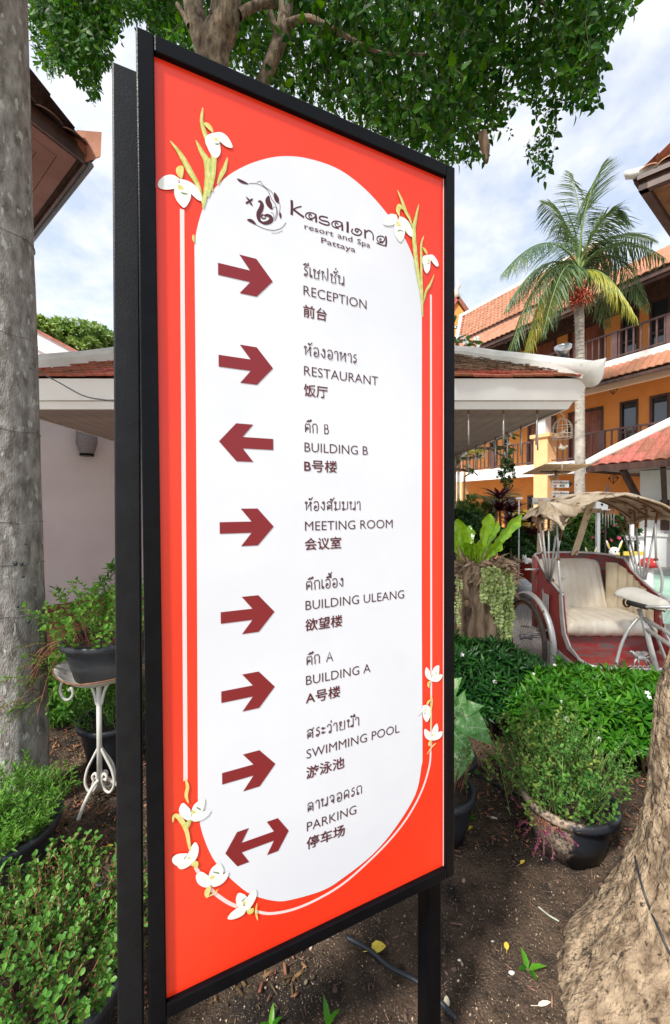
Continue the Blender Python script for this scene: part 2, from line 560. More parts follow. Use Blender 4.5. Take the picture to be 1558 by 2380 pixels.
m_maroonpaint = mat('chipped_maroon_paint', (0.20, 0.022, 0.022), (0.29, 0.045, 0.04), sc=7, rough=0.45, spot=(0.50, 0.48, 0.46), spsc=9, spth=0.68)
m_redpaint = mat('chipped_red_paint', (0.36, 0.02, 0.018), (0.26, 0.10, 0.09), sc=16, rough=0.5, spot=(0.16, 0.12, 0.115), spsc=20, spth=0.53, stretch=(0.5, 1, 1.6))
m_vinyl = mat('cream_vinyl', (0.66, 0.57, 0.45), (0.80, 0.735, 0.63), sc=4, rough=0.42, spot=(0.40, 0.31, 0.20), spsc=6, spth=0.70)
m_vinyl_tan = mat('tan_vinyl', (0.46, 0.37, 0.24), (0.66, 0.57, 0.43), sc=6, rough=0.5)
m_canvas = mat('dirty_canvas', (0.40, 0.29, 0.18), (0.72, 0.60, 0.45), sc=7, rough=0.75, bump=0.25, bsc=60, spot=(0.13, 0.08, 0.045), spsc=9, spth=0.58)
m_canvas_in = mat('canvas_strap', (0.52, 0.40, 0.27), (0.66, 0.53, 0.39), sc=9, rough=0.8, spot=(0.18, 0.11, 0.06), spsc=20, spth=0.6)
m_rubber = mat('tyre_rubber', (0.035, 0.03, 0.027), (0.085, 0.07, 0.06), sc=40, rough=0.9)
m_iron = mat('white_wrought_iron', (0.66, 0.63, 0.58), (0.76, 0.74, 0.70), sc=20, rough=0.5, spot=(0.30, 0.10, 0.03), spsc=9, spth=0.70)
m_fern = mat('fern_frond', (0.17, 0.38, 0.010), (0.36, 0.60, 0.035), sc=14, rough=0.2, tr=0.22)
m_husk = mat('dry_husk', (0.16, 0.10, 0.065), (0.46, 0.33, 0.22), sc=18, rough=0.9, island=0.3)
m_stump = mat('driftwood', (0.09, 0.058, 0.038), (0.33, 0.235, 0.16), sc=16, rough=0.95, bump=1.0, bsc=34, stretch=(1, 1, 0.22), contrast=(0.38, 0.62))
m_vine = mat('pale_vine_leaf', (0.34, 0.44, 0.15), (0.50, 0.58, 0.26), sc=20, rough=0.5, island=0.2, tr=0.2)
m_palm = mat('palm_leaflet', (0.04, 0.095, 0.035), (0.12, 0.19, 0.07), sc=2, rough=0.45, island=0.2, tr=0.25)
m_palm_yel = mat('yellowing_palm_leaflet', (0.12, 0.20, 0.03), (0.48, 0.42, 0.05), sc=1.4, rough=0.4, island=0.2, tr=0.3)
m_palmtrunk = mat('palm_bark', (0.25, 0.22, 0.19), (0.50, 0.46, 0.40), sc=5, rough=0.9, bump=0.5, bsc=30, spot=(0.10, 0.085, 0.07), spsc=9, spth=0.62)
m_fruit = mat('red_palm_fruit', (0.40, 0.05, 0.02), (0.52, 0.10, 0.05), sc=30, rough=0.5, island=0.3)
m_straw = mat('dry_straw', (0.34, 0.22, 0.12), (0.48, 0.34, 0.20), sc=30, rough=0.9)
m_flower = mat('white_flower_petal', (0.85, 0.86, 0.84), rough=0.5, tr=0.2)
m_flower_yel = mat('flower_heart_yellow', (0.75, 0.60, 0.12), rough=0.5)
m_cord = mat('cordyline_leaf', (0.035, 0.010, 0.012), (0.14, 0.03, 0.025), sc=9, rough=0.4, island=0.3, tr=0.2)
m_deepgreen = mat('deep_green_leaf', (0.02, 0.065, 0.02), (0.06, 0.14, 0.035), sc=6, rough=0.4, island=0.3, tr=0.2, spec=0.22)
m_bamboo = mat('bamboo_slat', (0.28, 0.17, 0.08), (0.46, 0.31, 0.17), sc=20, rough=0.7, island=0.2)
m_board = mat('off_white_board', (0.68, 0.66, 0.60), (0.76, 0.74, 0.69), sc=6, rough=0.6)
m_ink = mat('black_ink', (0.015, 0.015, 0.02), rough=0.5)
m_inkred = mat('red_ink', (0.42, 0.03, 0.03), rough=0.5)
m_lampmetal = mat('lamp_wire_metal', (0.05, 0.02, 0.012), rough=0.5)
m_bulb = mat('glass_bulb', (0.5, 0.4, 0.3), rough=0.1)
m_alu = mat('spun_aluminium', (0.62, 0.62, 0.64), rough=0.32, metal=0.9)
m_yelleaf = mat('fallen_yellow_leaf', (0.58, 0.42, 0.03), (0.70, 0.55, 0.08), sc=60, rough=0.6, spot=(0.35, 0.16, 0.03), spsc=60, spth=0.66)
m_litter = mat('dry_litter', (0.03, 0.018, 0.010), (0.26, 0.17, 0.10), sc=9, rough=0.95, island=0.85)
m_pebble = mat('pebble', (0.16, 0.115, 0.075), (0.50, 0.40, 0.28), sc=15, rough=0.85, island=0.5)
m_orange_pot = mat('orange_glaze', (0.70, 0.16, 0.01), (0.85, 0.62, 0.02), sc=1.2, rough=0.15, contrast=(0.45, 0.55))
m_greyrock = mat('grey_wash_wood', (0.40, 0.41, 0.42), (0.58, 0.59, 0.60), sc=12, rough=0.8, stretch=(0.3, 0.3, 3))
m_bone = mat('bone_paint', (0.58, 0.50, 0.38), (0.70, 0.62, 0.50), sc=10, rough=0.7)
m_yelpaint = mat('yellow_paint', (0.78, 0.58, 0.08), rough=0.5)
m_caladium = mat('arrowhead_leaf', (0.09, 0.28, 0.06), (0.26, 0.50, 0.20), sc=30, rough=0.4, tr=0.2, spot=(0.50, 0.62, 0.36), spsc=30, spth=0.60, spec=0.22)
m_handle = mat('black_rubber_grip', (0.02, 0.02, 0.022), rough=0.7, bump=0.6, bsc=150)
m_umber = mat('brass_rod', (0.45, 0.42, 0.38), (0.60, 0.57, 0.52), sc=20, rough=0.35, metal=0.6)

m_post_sheen = mat('black_post_sheen', (0.005, 0.0055, 0.007), (0.009, 0.010, 0.012), sc=30, spec=0.25, rough=0.45, bump=0.08, bsc=300)  # post black lightened: glossy reflection is put into the base colour
def mud_pot_material():
    m = bpy.data.materials.new('mud_splashed_plastic'); m.use_nodes = True; nt = m.node_tree; L = nt.links
    b = nt.nodes['Principled BSDF']
    t = nt.nodes.new('ShaderNodeTexCoord'); sp = nt.nodes.new('ShaderNodeSeparateXYZ'); L.new(t.outputs['Object'], sp.inputs[0])
    n = nt.nodes.new('ShaderNodeTexNoise'); n.inputs['Scale'].default_value = 16; n.inputs['Detail'].default_value = 8; n.inputs['Roughness'].default_value = .7; L.new(t.outputs['Object'], n.inputs['Vector'])
    a = nt.nodes.new('ShaderNodeMath'); a.operation = 'MULTIPLY_ADD'; a.inputs[1].default_value = .30; L.new(n.outputs['Fac'], a.inputs[0])
    c = nt.nodes.new('ShaderNodeMath'); c.operation = 'MULTIPLY'; c.inputs[1].default_value = -1.0; L.new(sp.outputs['X'], c.inputs[0]); L.new(c.outputs[0], a.inputs[2])
    r = nt.nodes.new('ShaderNodeMapRange'); r.inputs['From Min'].default_value = .205; r.inputs['From Max'].default_value = .235; L.new(a.outputs[0], r.inputs['Value'])
    n2 = nt.nodes.new('ShaderNodeTexNoise'); n2.inputs['Scale'].default_value = 90; L.new(t.outputs['Object'], n2.inputs['Vector'])
    rp = nt.nodes.new('ShaderNodeValToRGB'); rp.color_ramp.elements[0].position = .38; rp.color_ramp.elements[0].color = (.10, .07, .05, 1); rp.color_ramp.elements[1].position = .55; rp.color_ramp.elements[1].color = (.34, .26, .20, 1); L.new(n2.outputs['Fac'], rp.inputs[0])
    mx = nt.nodes.new('ShaderNodeMix'); mx.data_type = 'RGBA'; mx.inputs['A'].default_value = (.018, .021, .028, 1); L.new(r.outputs[0], mx.inputs['Factor']); L.new(rp.outputs[0], mx.inputs['B'])
    L.new(mx.outputs['Result'], b.inputs['Base Color'])
    ro = nt.nodes.new('ShaderNodeMapRange'); ro.inputs['To Min'].default_value = .42; ro.inputs['To Max'].default_value = 1.0; L.new(r.outputs[0], ro.inputs['Value']); L.new(ro.outputs[0], b.inputs['Roughness'])
    return m
m_mudpot = mud_pot_material()

m_crown_twig = mat('crown_twig', (0.035, 0.04, 0.012), (0.07, 0.06, 0.025), sc=20, rough=0.9)

m_cjk = mat('deep_maroon_print', (0.085, 0.006, 0.010), rough=0.35)
# ================================================================ GROUND
def ground():
    b = MB()
    b.add([(-150, -40, -0.03), (150, -40, -0.03), (150, 260, -0.03), (-150, 260, -0.03)], [(0, 1, 2, 3)])
    b.build('ground', m_pave, kind='structure')
    # soil bed
    def edge(x):   # far edge of the planting bed
        return 3.32 + 0.10 * math.sin(x * 1.3) if x > -0.9 else 3.9
    x0, x1, y0, y1 = -3.4, 3.4, 0.15, 4.1
    nx, ny = 340, 230
    b = MB(smooth=True)
    def fn(u, v):
        x = x0 + (x1 - x0) * u; y = y0 + (y1 - y0) * v
        z = noise.noise(Vector((x * 1.3, y * 1.3, 0))) * 0.035 + noise.noise(Vector((x * 5, y * 5, 3))) * 0.016 + noise.noise(Vector((x * 17, y * 17, 5))) * 0.014 + noise.noise(Vector((x * 45, y * 45, 9))) * 0.008
        e = edge(x)
        if y > e - 0.12:
            z = min(z, 0.0) - (y - e + 0.12) * 0.35
        return (x, y, z)
    b.grid(fn, nx, ny)
    b.build('soil_bed', m_soil, kind='structure')
    def sheet(name, pts, z, m):
        return MB().prism([(p[0], p[1], z - 0.02) for p in pts], (0, 0, 0.02)).build(name, m, kind='structure')
    sheet('paving', [(-0.7, 3.4), (12, 2.0), (16, 14), (-0.7, 14)], -0.006, m_asph)
    sheet('pebble_path', [(2.6, 1.2), (9, 1.2), (9, 4.6), (4.2, 4.75), (3.1, 3.3)], -0.002, m_pave)
    a, c, d, e = Pz(1500, 1318, 0), Pz(1700, 1300, 0), Pz(1800, 1475, 0), Pz(1534, 1448, 0)
    a2 = Pz(1440, 1345, 0)
    sheet('green_court', [a, c, d, e, a2], 0.004, m_court)
    # terracotta paving beyond the bed, tiles as pieces
    root = None
    b = MB(); b.box((0, 0, 0.0), (0.395, 0.395, 0.03))
    Ms = []
    for i in range(14):
        for j in range(8):
            Ms.append(Matrix.Translation((-4.6 + i * 0.4 + .2, 3.95 + j * 0.4, -0.008 + rnd.uniform(-.001, .001))))
    t = MB().obox((-4.7, 3.7, -0.045), (5.7, 0, 0), (0, 3.5, 0), (0, 0, 0.03)).build('tiled_floor', m_asph, kind='structure')
    pieces('tile', b, Ms, m_terra, t, 112)
    # terracotta ramp at the right behind the stump
    q = [Pz(1040, 1400, 0), Pz(1245, 1345, 0), Pz(1225, 1298, 0), Pz(1040, 1280, 0)]
    t = MB().prism([(p.x, p.y, 0.0) for p in q], (0, 0, 0.05)).build('terracotta_ramp', m_terra, kind='structure')
ground()

def soil_z(x, y):
    return noise.noise(Vector((x * 1.3, y * 1.3, 0))) * 0.035 + noise.noise(Vector((x * 5, y * 5, 3))) * 0.016

def litter():
    peb = MB(); peb.ball((0, 0, 0), (1, .8, .6), 6, 4)
    Ms = []
    for i in range(9500):
        y = rnd.uniform(0.8, 3.2) ** 1.0
        x = rnd.uniform(-2.2, 2.4)
        s = rnd.choice([.0016, .0022, .003, .0045]) * rnd.uniform(.7, 1.3)
        if rnd.random() < .02: s *= 2
        Ms.append(Matrix.Translation((x, y, soil_z(x, y) + s * .3)) @ Euler((rnd.random() * 3, rnd.random() * 3, rnd.random() * 6)).to_matrix().to_4x4() @ Matrix.Scale(s, 4))
    joined('pebbles', peb, Ms, m_pebble, kind='stuff')
    chip = MB(); chip.add([(-1, -.12, 0), (1, -.12, 0.05), (1, .12, 0.05), (-1, .12, 0), (-1, -.12, .12), (1, -.12, .17), (1, .12, .17), (-1, .12, .12)],
                          [(0, 3, 2, 1), (4, 5, 6, 7), (0, 1, 5, 4), (1, 2, 6, 5), (2, 3, 7, 6), (3, 0, 4, 7)])
    Ms = []
    for i in range(15000):
        y = rnd.uniform(0.8, 3.3); x = rnd.uniform(-2.4, 2.2)
        if x > 0 and y < 1.9 and rnd.random() < .35: continue
        s = rnd.uniform(.002, .011) * (2.2 if rnd.random() < .06 else 1)
        Ms.append(Matrix.Translation((x, y, soil_z(x, y) + .006)) @ Euler((rnd.uniform(-.5, .5), rnd.uniform(-.4, .4), rnd.random() * 6)).to_matrix().to_4x4() @ Matrix.Scale(s, 4))
    joined('plant_litter', chip, Ms, m_litter, kind='stuff')
    Ms = []
    for i in range(9000):
        y = rnd.uniform(1.2, 3.6); x = rnd.uniform(-2.4, -.1) if i % 3 else rnd.uniform(.5, 2.0)
        if x > 0 and y < 1.75: continue
        s = rnd.uniform(.004, .018)
        Ms.append(Matrix.Translation((x, y, soil_z(x, y) + .010)) @ Euler((rnd.uniform(-.6, .6), rnd.uniform(-.5, .5), rnd.random() * 6)).to_matrix().to_4x4() @ Matrix.Diagonal((s, s * 2.2, s, 1)))
    joined('wood_chips', chip, Ms, mat('orange_brown_chip', (.055, .025, .010), (.30, .165, .075), sc=7, rough=.95, island=.8), kind='stuff')
    clod = MB(smooth=True); clod.ball((0, 0, 0), (1, .85, .6), 7, 5)
    clod.v = [tuple(Vector(v) * (1 + .35 * noise.noise(Vector(v) * 1.7))) for v in clod.v]
    Ms = []
    for i in range(1500):
        y = rnd.uniform(0.85, 3.2); x = rnd.uniform(-2.2, 2.2); s = rnd.uniform(.004, .013)
        Ms.append(Matrix.Translation((x, y, soil_z(x, y) + s * .2)) @ Euler((rnd.random() * 3, rnd.random() * 3, rnd.random() * 6)).to_matrix().to_4x4() @ Matrix.Scale(s, 4))
    joined('soil_clods', clod, Ms, mat('soil_clod', (.03, .02, .014), (.15, .10, .07), sc=9, rough=1, island=.6, bump=.6, bsc=200), kind='stuff')

litter()

# ================================================================ DIRECTION SIGN
SW, SH = 0.6401, 1.7
S_T = Vector((-0.31052, 0.71125, 0.64603))
S_R = Matrix.Rotation(R(24.272), 3, 'Z') @ Matrix.Rotation(R(0.301), 3, 'X') @ Matrix.Rotation(R(-0.4405), 3, 'Y')
S_A = S_R @ Vector((1, 0, 0)); S_B = S_R @ Vector((0, 0, 1)); S_N = -(S_R @ Vector((0, 1, 0)))
def S(a, b, n=0.0):
    return S_T + S_A * a + S_B * b + S_N * n
# homography from picture (1558 x 2380) to sign-local metres
src = [(358, 128), (1030, 420), (1033, 2015), (388, 2318)]
dst = [(0, SH), (SW, SH), (SW, 0), (0, 0)]
A_ = []; B_ = []
for (x, y), (u, v) in zip(src, dst):
    A_.append([x, y, 1, 0, 0, 0, -u * x, -u * y]); B_.append(u)
    A_.append([0, 0, 0, x, y, 1, -v * x, -v * y]); B_.append(v)
Hh = np.append(np.linalg.solve(np.array(A_), np.array(B_)), 1).reshape(3, 3)
def hm(px, py):
    q = Hh @ np.array([px, py, 1.0])
    return (q[0] / q[2], q[1] / q[2])
def crop(x0, y0, sc):
    """picture crop pixels -> sign metres"""
    return lambda x, y: hm((x0 + x / sc) / 1.6136, (y0 + y / sc) / 1.6136)

RIBN = [0.0]
def ribbon(b, pts, ws, n0):
    """flat printed stroke on the panel; pts in sign metres"""
    k = len(pts); L_ = []; R_ = []
    RIBN[0] = (RIBN[0] + 0.000006) % 0.0006
    ws = ws if hasattr(ws, '__len__') else [ws] * k
    for i, p in enumerate(pts):
        a = pts[max(i - 1, 0)]; c = pts[min(i + 1, k - 1)]
        dx_, dy_ = c[0] - a[0], c[1] - a[1]; l = math.hypot(dx_, dy_) or 1
        nx_, ny_ = -dy_ / l, dx_ / l; n = n0 + RIBN[0] + i * 2e-7
        ex = ey = 0
        if i in (0, k - 1):
            s_ = -1 if i == 0 else 1; ex, ey = s_ * dx_ / l * ws[i] * .4, s_ * dy_ / l * ws[i] * .4
        L_.append(S(p[0] + nx_ * ws[i] / 2 + ex, p[1] + ny_ * ws[i] / 2 + ey, n)); R_.append(S(p[0] - nx_ * ws[i] / 2 + ex, p[1] - ny_ * ws[i] / 2 + ey, n))
    vs = L_ + R_
    b.add(vs, [(k + i, k + i + 1, i + 1, i) for i in range(k - 1)])

def sign():
    root = thing('direction_sign', (S(SW / 2, 0).x, S(SW / 2, 0).y, 0),
                 'tall red and white direction sign in a black metal frame on two legs', 'direction sign')
    root['_org'] = [S(SW / 2, 0).x, S(SW / 2, 0).y, 0]
    face = MB()
    face.obox(S(0, 0, -0.012), S_A * SW, S_B * SH, S_N * 0.012)
    face = face.build('sign_face', m_red, root)
    # thin white inner edge
    eb = MB()
    eb.obox(S(SW - 0.0022, 0, 0.0002), S_A * 0.0018, S_B * SH, S_N * 0.001)
    eb.build('edge_strip', m_line, face)
    FW, FD = 0.032, 0.055
    def bar(a0, b0, w, h, n0=-0.045, d=FD, name='frame_bar', par=None):
        x = MB(); x.obox(S(a0, b0, n0), S_A * w, S_B * h, S_N * d)
        o = x.build(name, m_black, par or root)
        md = o.modifiers.new('bevel', 'BEVEL'); md.width = 0.0025; md.segments = 2
        return o
    top_h = 0.029
    bar(-0.0285, -0.028, 0.0285, SH + 0.028 + top_h)
    bar(SW, -0.028, 0.0265, SH + 0.028 + top_h)
    bar(0.0, SH, SW, top_h)
    bar(0.0, -0.028, SW, 0.028)
    # backing sheet and posts
    x = MB(); x.obox(S(0.002, 0.002, -0.030), S_A * (SW - .004), S_B * (SH - .004), S_N * 0.006); x.build('back_sheet', m_black, root)
    def post(a0, n0, w, d, ztop, m=None):
        p = S(a0, 0, n0); x = MB()
        ax = Vector((S_A.x, S_A.y, 0)).normalized(); nx = Vector((S_N.x, S_N.y, 0)).normalized()
        x.obox(Vector((p.x, p.y, -0.35)), ax * w, nx * d, Vector((0, 0, ztop + 0.35)))
        o = x.build('post', m or m_black, root)
        md = o.modifiers.new('bevel', 'BEVEL'); md.width = 0.003; md.segments = 2
    post(-0.086, -0.12, 0.045, 0.045, S(0, SH).z + 0.045, m_post_sheen)
    post(SW - 0.012, -0.092, 0.045, 0.045, 1.2)
    post(-0.032, -0.098, 0.034, 0.042, S(0, SH).z - 0.02)
    # ---- white stadium
    def flat(pts, n, m, name, par=face, th=0.0004):
        x = MB()
        x.prism([S(p[0], p[1], n - th) for p in pts], S_N * th)
        return x.build(name, m, par)
    c4t = crop(500, 300, 1.2983); c8t = crop(550, 2800, 1.2983)
    up_ = [c4t(*p) for p in ((297, 800), (309, 720), (338, 620), (375, 550), (432, 487), (500, 438), (600, 395), (720, 372), (850, 385), (1000, 440), (1130, 540), (1240, 665), (1320, 780), (1370, 900), (1394, 1000), (1402, 1090))]
    dn_ = [c8t(*p) for p in ((1345, 0), (1340, 100), (1310, 240), (1209, 405), (1100, 530), (960, 640), (860, 700), (700, 745), (620, 747), (530, 722), (460, 680), (340, 560), (275, 420), (254, 300), (251, 180))]
    ring_ = up_ + [hm(980, 1000), hm(980.5, 1400)] + dn_ + [hm(459, 1500), hm(456, 1000)]
    pts = [(q.x, q.y) for q in smoothpts([(p[0], p[1], 0) for p in ring_ + [ring_[0]]], 5)][:-1]
    flat(pts, 0.0008, m_white_print, 'white_panel')
    # ---- strokes
    lay = [0.0018]
    def stroke(lines, w, m, name, par=face, n=None, parts=None):
        """flattened tubes lying on the panel; lines = lists of sign-metre points, w width(s)"""
        x = MB(smooth=True)
        for ln in lines:
            ws = w if not isinstance(w, dict) else w.get(id(ln), 0.001)
            if len(ln) < 2: continue
            ribbon(x, ln, ws, n or 0.0010)
        return x.build(name, m, par)
    # pale lines
    stroke([[hm(423, 487), hm(432, 1806)]], 0.0075, m_line, 'printed_line', n=0.0006)
    c8 = crop(550, 2800, 1.2983)
    rl = [hm(1000.5, 690), hm(1003, 1545), hm(1003, 1740)] 
    arc = [c8(*p) for p in ((1385, 20), (1379, 100), (1342, 220), (1275, 345), (1185, 460), (1080, 565), (960, 668), (840, 740), (720, 790), (610, 810), (540, 800))]
    stroke([rl], 0.0055, m_line, 'printed_line', n=0.0006)
    stroke([[(p.x, p.y) for p in smoothpts([(q[0], q[1], 0) for q in arc], 5)]], 0.0055, m_line, 'printed_line', n=0.0006)
    cF = crop(550, 2850, 3.116)
    arc = [cF(*p) for p in ((1060, 1700), (960, 1655), (850, 1580), (760, 1500), (640, 1340), (580, 1240))]
    stroke([[(p.x, p.y) for p in smoothpts([(q[0], q[1], 0) for q in arc], 5)]], 0.0065, m_line, 'printed_line', n=0.0006)
    # ---- flowers (traced in picture crops, flat print)
    z = [0.0018]
    def shape(cf, pts, m, name='printed_flower', par=None, sm=True):
        z[0] += 0.00001
        pp = [cf(*p) for p in pts]
        if sm:
            pp = [(q.x, q.y) for q in smoothpts([(p[0], p[1], 0) for p in pp + [pp[0]]], 4)][:-1]
        x = MB(); x.prism([S(p[0], p[1], z[0] - 0.000004) for p in pp], S_N * 0.000004)
        return x.build(name, m, par or face)
    cA = crop(550, 350, 3.895)
    def blade(cf, pts, w, m=m_grn, n=None):
        w *= .8
        z[0] += 0.00001
        q = smoothpts([(cf(*p)[0], cf(*p)[1], 0) for p in pts], 6)
        k = len(q) - 1
        ws = [max(0.0006, w * math.sin(PI * min(1, (i / k) * 0.93 + 0.04)) ** 0.8) for i in range(k + 1)]
        x = MB()
        ribbon(x, [(p.x, p.y) for p in q], ws, z[0])
        x.build('printed_leaf', m, face)
        z[0] += 0.00001
        x = MB()
        ribbon(x, [(p.x - .0008, p.y) for p in q[2:-2]], [a / 2.4 for a in ws[2:-2]], z[0] + 0.00004)
        x.build('printed_leaf', m_yel, face)
    blade(cA, [(820, 1660), (870, 1400), (900, 1200), (880, 1000), (800, 850), (720, 690)], 0.017)
    blade(cA, [(830, 1650), (750, 1350), (640, 1150), (560, 1000), (470, 850), (345, 690)], 0.014)
    blade(cA, [(900, 1500), (960, 1250), (975, 1000), (960, 850), (870, 650), (800, 420), (815, 215)], 0.013)
    blade(cA, [(960, 1420), (900, 1150), (900, 1000), (930, 950)], 0.012)
    blade(cA, [(1030, 1320), (1090, 1180), (1130, 1100), (1175, 940)], 0.010)
    blade(cA, [(690, 2160), (680, 2100), (685, 2050)], 0.006)
    blade(cA, [(520, 1060), (480, 1130), (500, 1230)], 0.016, m_yel)
    blade(cA, [(830, 440), (900, 480), (960, 570)], 0.012, m_yel)
    # lower left drooping flower
    shape(cA, [(470, 1230), (380, 1180), (270, 1190), (180, 1260), (165, 1340), (220, 1385), (330, 1392), (440, 1360)], m_petal)
    shape(cA, [(470, 1235), (600, 1270), (720, 1350), (790, 1470), (795, 1560), (720, 1530), (600, 1410), (500, 1330)], m_petal)
    shape(cA, [(440, 1290), (400, 1400), (420, 1520), (490, 1620), (550, 1660), (610, 1590), (645, 1480), (600, 1340)], m_petal)
    shape(cA, [(455, 1320), (460, 1390), (540, 1395), (510, 1340)], m_yel)
    shape(cA, [(490, 1430), (520, 1460), (570, 1470), (610, 1465), (560, 1445)], m_dgrn)
    # upper flower
    shape(cA, [(950, 580), (1080, 570), (1180, 640), (1245, 760), (1235, 800), (1150, 775), (1060, 700), (980, 640)], m_petal)
    shape(cA, [(950, 580), (870, 620), (850, 700), (880, 780), (930, 880), (1010, 945), (1070, 880), (1070, 780), (1040, 660)], m_petal)
    shape(cA, [(980, 650), (1000, 700), (1040, 695), (1020, 650)], m_yel)
    shape(cA, [(985, 735), (1020, 755), (1070, 740), (1040, 730)], m_dgrn)
    # right pair
    cB = crop(1400, 650, 3.967)
    blade(cB, [(725, 2150), (700, 1800), (640, 1450), (600, 1100), (590, 850), (620, 680), (660, 495)], 0.015)
    blade(cB, [(650, 1500), (620, 1400), (610, 1310)], 0.008)
    blade(cB, [(570, 830), (520, 690), (470, 600), (410, 430), (345, 280)], 0.012)
    blade(cB, [(735, 1950), (705, 1600), (700, 1250), (700, 1080), (735, 960)], 0.009)
    blade(cB, [(745, 1920), (770, 1780), (830, 1680), (890, 1535)], 0.008)
    blade(cB, [(430, 560), (380, 515), (350, 580), (375, 660)], 0.014, m_yel)
    blade(cB, [(725, 1130), (760, 1180), (785, 1230)], 0.010, m_yel)
    shape(cB, [(330, 640), (250, 625), (180, 660), (130, 730), (150, 785), (220, 800), (300, 780), (345, 700)], m_petal)
    shape(cB, [(370, 660), (450, 690), (520, 760), (570, 880), (560, 970), (490, 920), (430, 820), (370, 730)], m_petal)
    shape(cB, [(330, 690), (300, 800), (305, 920), (345, 1000), (390, 1045), (440, 980), (460, 870), (420, 760)], m_petal)
    shape(cB, [(335, 720), (335, 800), (395, 815), (375, 760)], m_yel)
    shape(cB, [(345, 880), (380, 860), (435, 885), (435, 893), (380, 880), (350, 895)], m_dgrn, sm=False)
    shape(cB, [(790, 1235), (730, 1260), (705, 1320), (730, 1380), (740, 1450), (780, 1515), (825, 1460), (835, 1380), (840, 1290)], m_petal)
    shape(cB, [(800, 1240), (870, 1240), (930, 1310), (958, 1390), (930, 1415), (880, 1370), (835, 1300)], m_petal)
    shape(cB, [(800, 1290), (795, 1340), (830, 1335)], m_yel)
    shape(cB, [(790, 1368), (830, 1350), (830, 1360), (795, 1378)], m_dgrn, sm=False)
    # right lower trio
    cC = crop(1500, 2400, 4.76)
    def trio(cf, petals, eye, green):
        for p in petals: shape(cf, p, m_petal)
        shape(cf, eye, m_yel); shape(cf, green, m_dgrn, sm=False)
    blade(cC, [(520, 860), (505, 790), (545, 740)], 0.009, m_yel)
    trio(cC, [[(530, 560), (470, 495), (445, 560), (455, 650), (510, 715), (560, 720)],
              [(560, 600), (610, 500), (690, 462), (700, 540), (690, 630), (640, 700), (570, 700)],
              [(560, 690), (650, 650), (710, 625), (762, 640), (740, 700), (680, 755), (600, 755), (545, 735)]],
         [(575, 620), (560, 650), (600, 650)], [(610, 568), (640, 600), (665, 618), (635, 610)])
    blade(cC, [(555, 1620), (552, 1300), (570, 1100), (545, 985)], 0.006, m_yel)
    blade(cC, [(545, 1080), (500, 1120), (480, 1180)], 0.009, m_yel)
    trio(cC, [[(400, 1180), (490, 1170), (550, 1240), (555, 1310), (530, 1400), (480, 1475), (430, 1420), (405, 1330)],
              [(405, 1200), (380, 1260), (310, 1350), (340, 1340), (400, 1280)]],
         [(440, 1230), (435, 1275), (470, 1270)], [(420, 1305), (440, 1325), (468, 1325), (450, 1308)])
    blade(cC, [(640, 1850), (560, 1930), (480, 2050)], 0.005, m_yel)
    blade(cC, [(530, 1900), (525, 1850), (560, 1800)], 0.010, m_yel)
    trio(cC, [[(540, 1660), (450, 1595), (430, 1650), (450, 1740), (520, 1800), (570, 1790)],
              [(560, 1680), (590, 1580), (655, 1502), (685, 1580), (675, 1680), (630, 1760), (570, 1760)],
              [(560, 1750), (640, 1690), (700, 1650), (755, 1645), (750, 1720), (690, 1780), (600, 1805), (545, 1790)]],
         [(580, 1680), (565, 1720), (610, 1715)], [(600, 1620), (640, 1650), (650, 1655), (625, 1650)])
    # bottom left four
    blade(cF, [(490, 470), (465, 380), (480, 280), (455, 190)], 0.008, m_yel)
    blade(cF, [(310, 690), (320, 625), (360, 620), (420, 690), (470, 800), (500, 960), (510, 1030)], 0.010, m_yel)
    blade(cF, [(460, 780), (480, 720), (520, 670)], 0.013, m_grn)
    trio(cF, [[(510, 540), (430, 470), (385, 530), (390, 600), (450, 660), (530, 680)],
              [(520, 590), (560, 490), (670, 420), (680, 500), (640, 600), (560, 650)],
              [(530, 620), (650, 575), (745, 560), (720, 620), (630, 680), (540, 685)]],
         [(540, 550), (525, 600), (580, 585)], [(585, 515), (640, 545), (630, 560), (590, 535)])
    trio(cF, [[(480, 1060), (370, 1065), (305, 1110), (310, 1170), (380, 1210), (500, 1180)],
              [(350, 1170), (380, 1235), (440, 1240), (530, 1180), (480, 1120)],
              [(470, 1120), (510, 1010), (570, 930), (612, 1000), (590, 1110), (530, 1180)]],
         [(490, 1100), (480, 1130), (525, 1115)], [(435, 1120), (480, 1075), (470, 1095), (445, 1130)])
    blade(cF, [(530, 1200), (570, 1180), (590, 1230)], 0.013, m_yel)
    trio(cF, [[(720, 1320), (640, 1275), (580, 1320), (600, 1410), (680, 1460), (750, 1440)],
              [(725, 1330), (760, 1240), (850, 1180), (900, 1250), (880, 1350), (800, 1420), (740, 1420)],
              [(740, 1400), (860, 1340), (955, 1280), (940, 1360), (870, 1430), (780, 1455)]],
         [(760, 1320), (745, 1370), (810, 1340)], [(775, 1275), (855, 1290), (850, 1308), (785, 1290)])
    blade(cF, [(710, 1575), (715, 1500), (750, 1450)], 0.014, m_yel)
    blade(cF, [(720, 1570), (790, 1530), (840, 1480)], 0.004, m_yel)
    trio(cF, [[(1150, 1550), (1075, 1530), (1045, 1610), (1070, 1690), (1130, 1680), (1180, 1600)],
              [(1150, 1640), (1200, 1550), (1270, 1490), (1288, 1560), (1240, 1670), (1170, 1740)],
              [(1180, 1680), (1090, 1690), (990, 1760), (950, 1830), (1030, 1835), (1140, 1780)]],
         [(1130, 1630), (1130, 1680), (1165, 1640)], [(1110, 1625), (1175, 1570), (1150, 1605), (1120, 1635)])
    blade(cF, [(1180, 1740), (1220, 1740), (1240, 1710)], 0.016, m_yel)
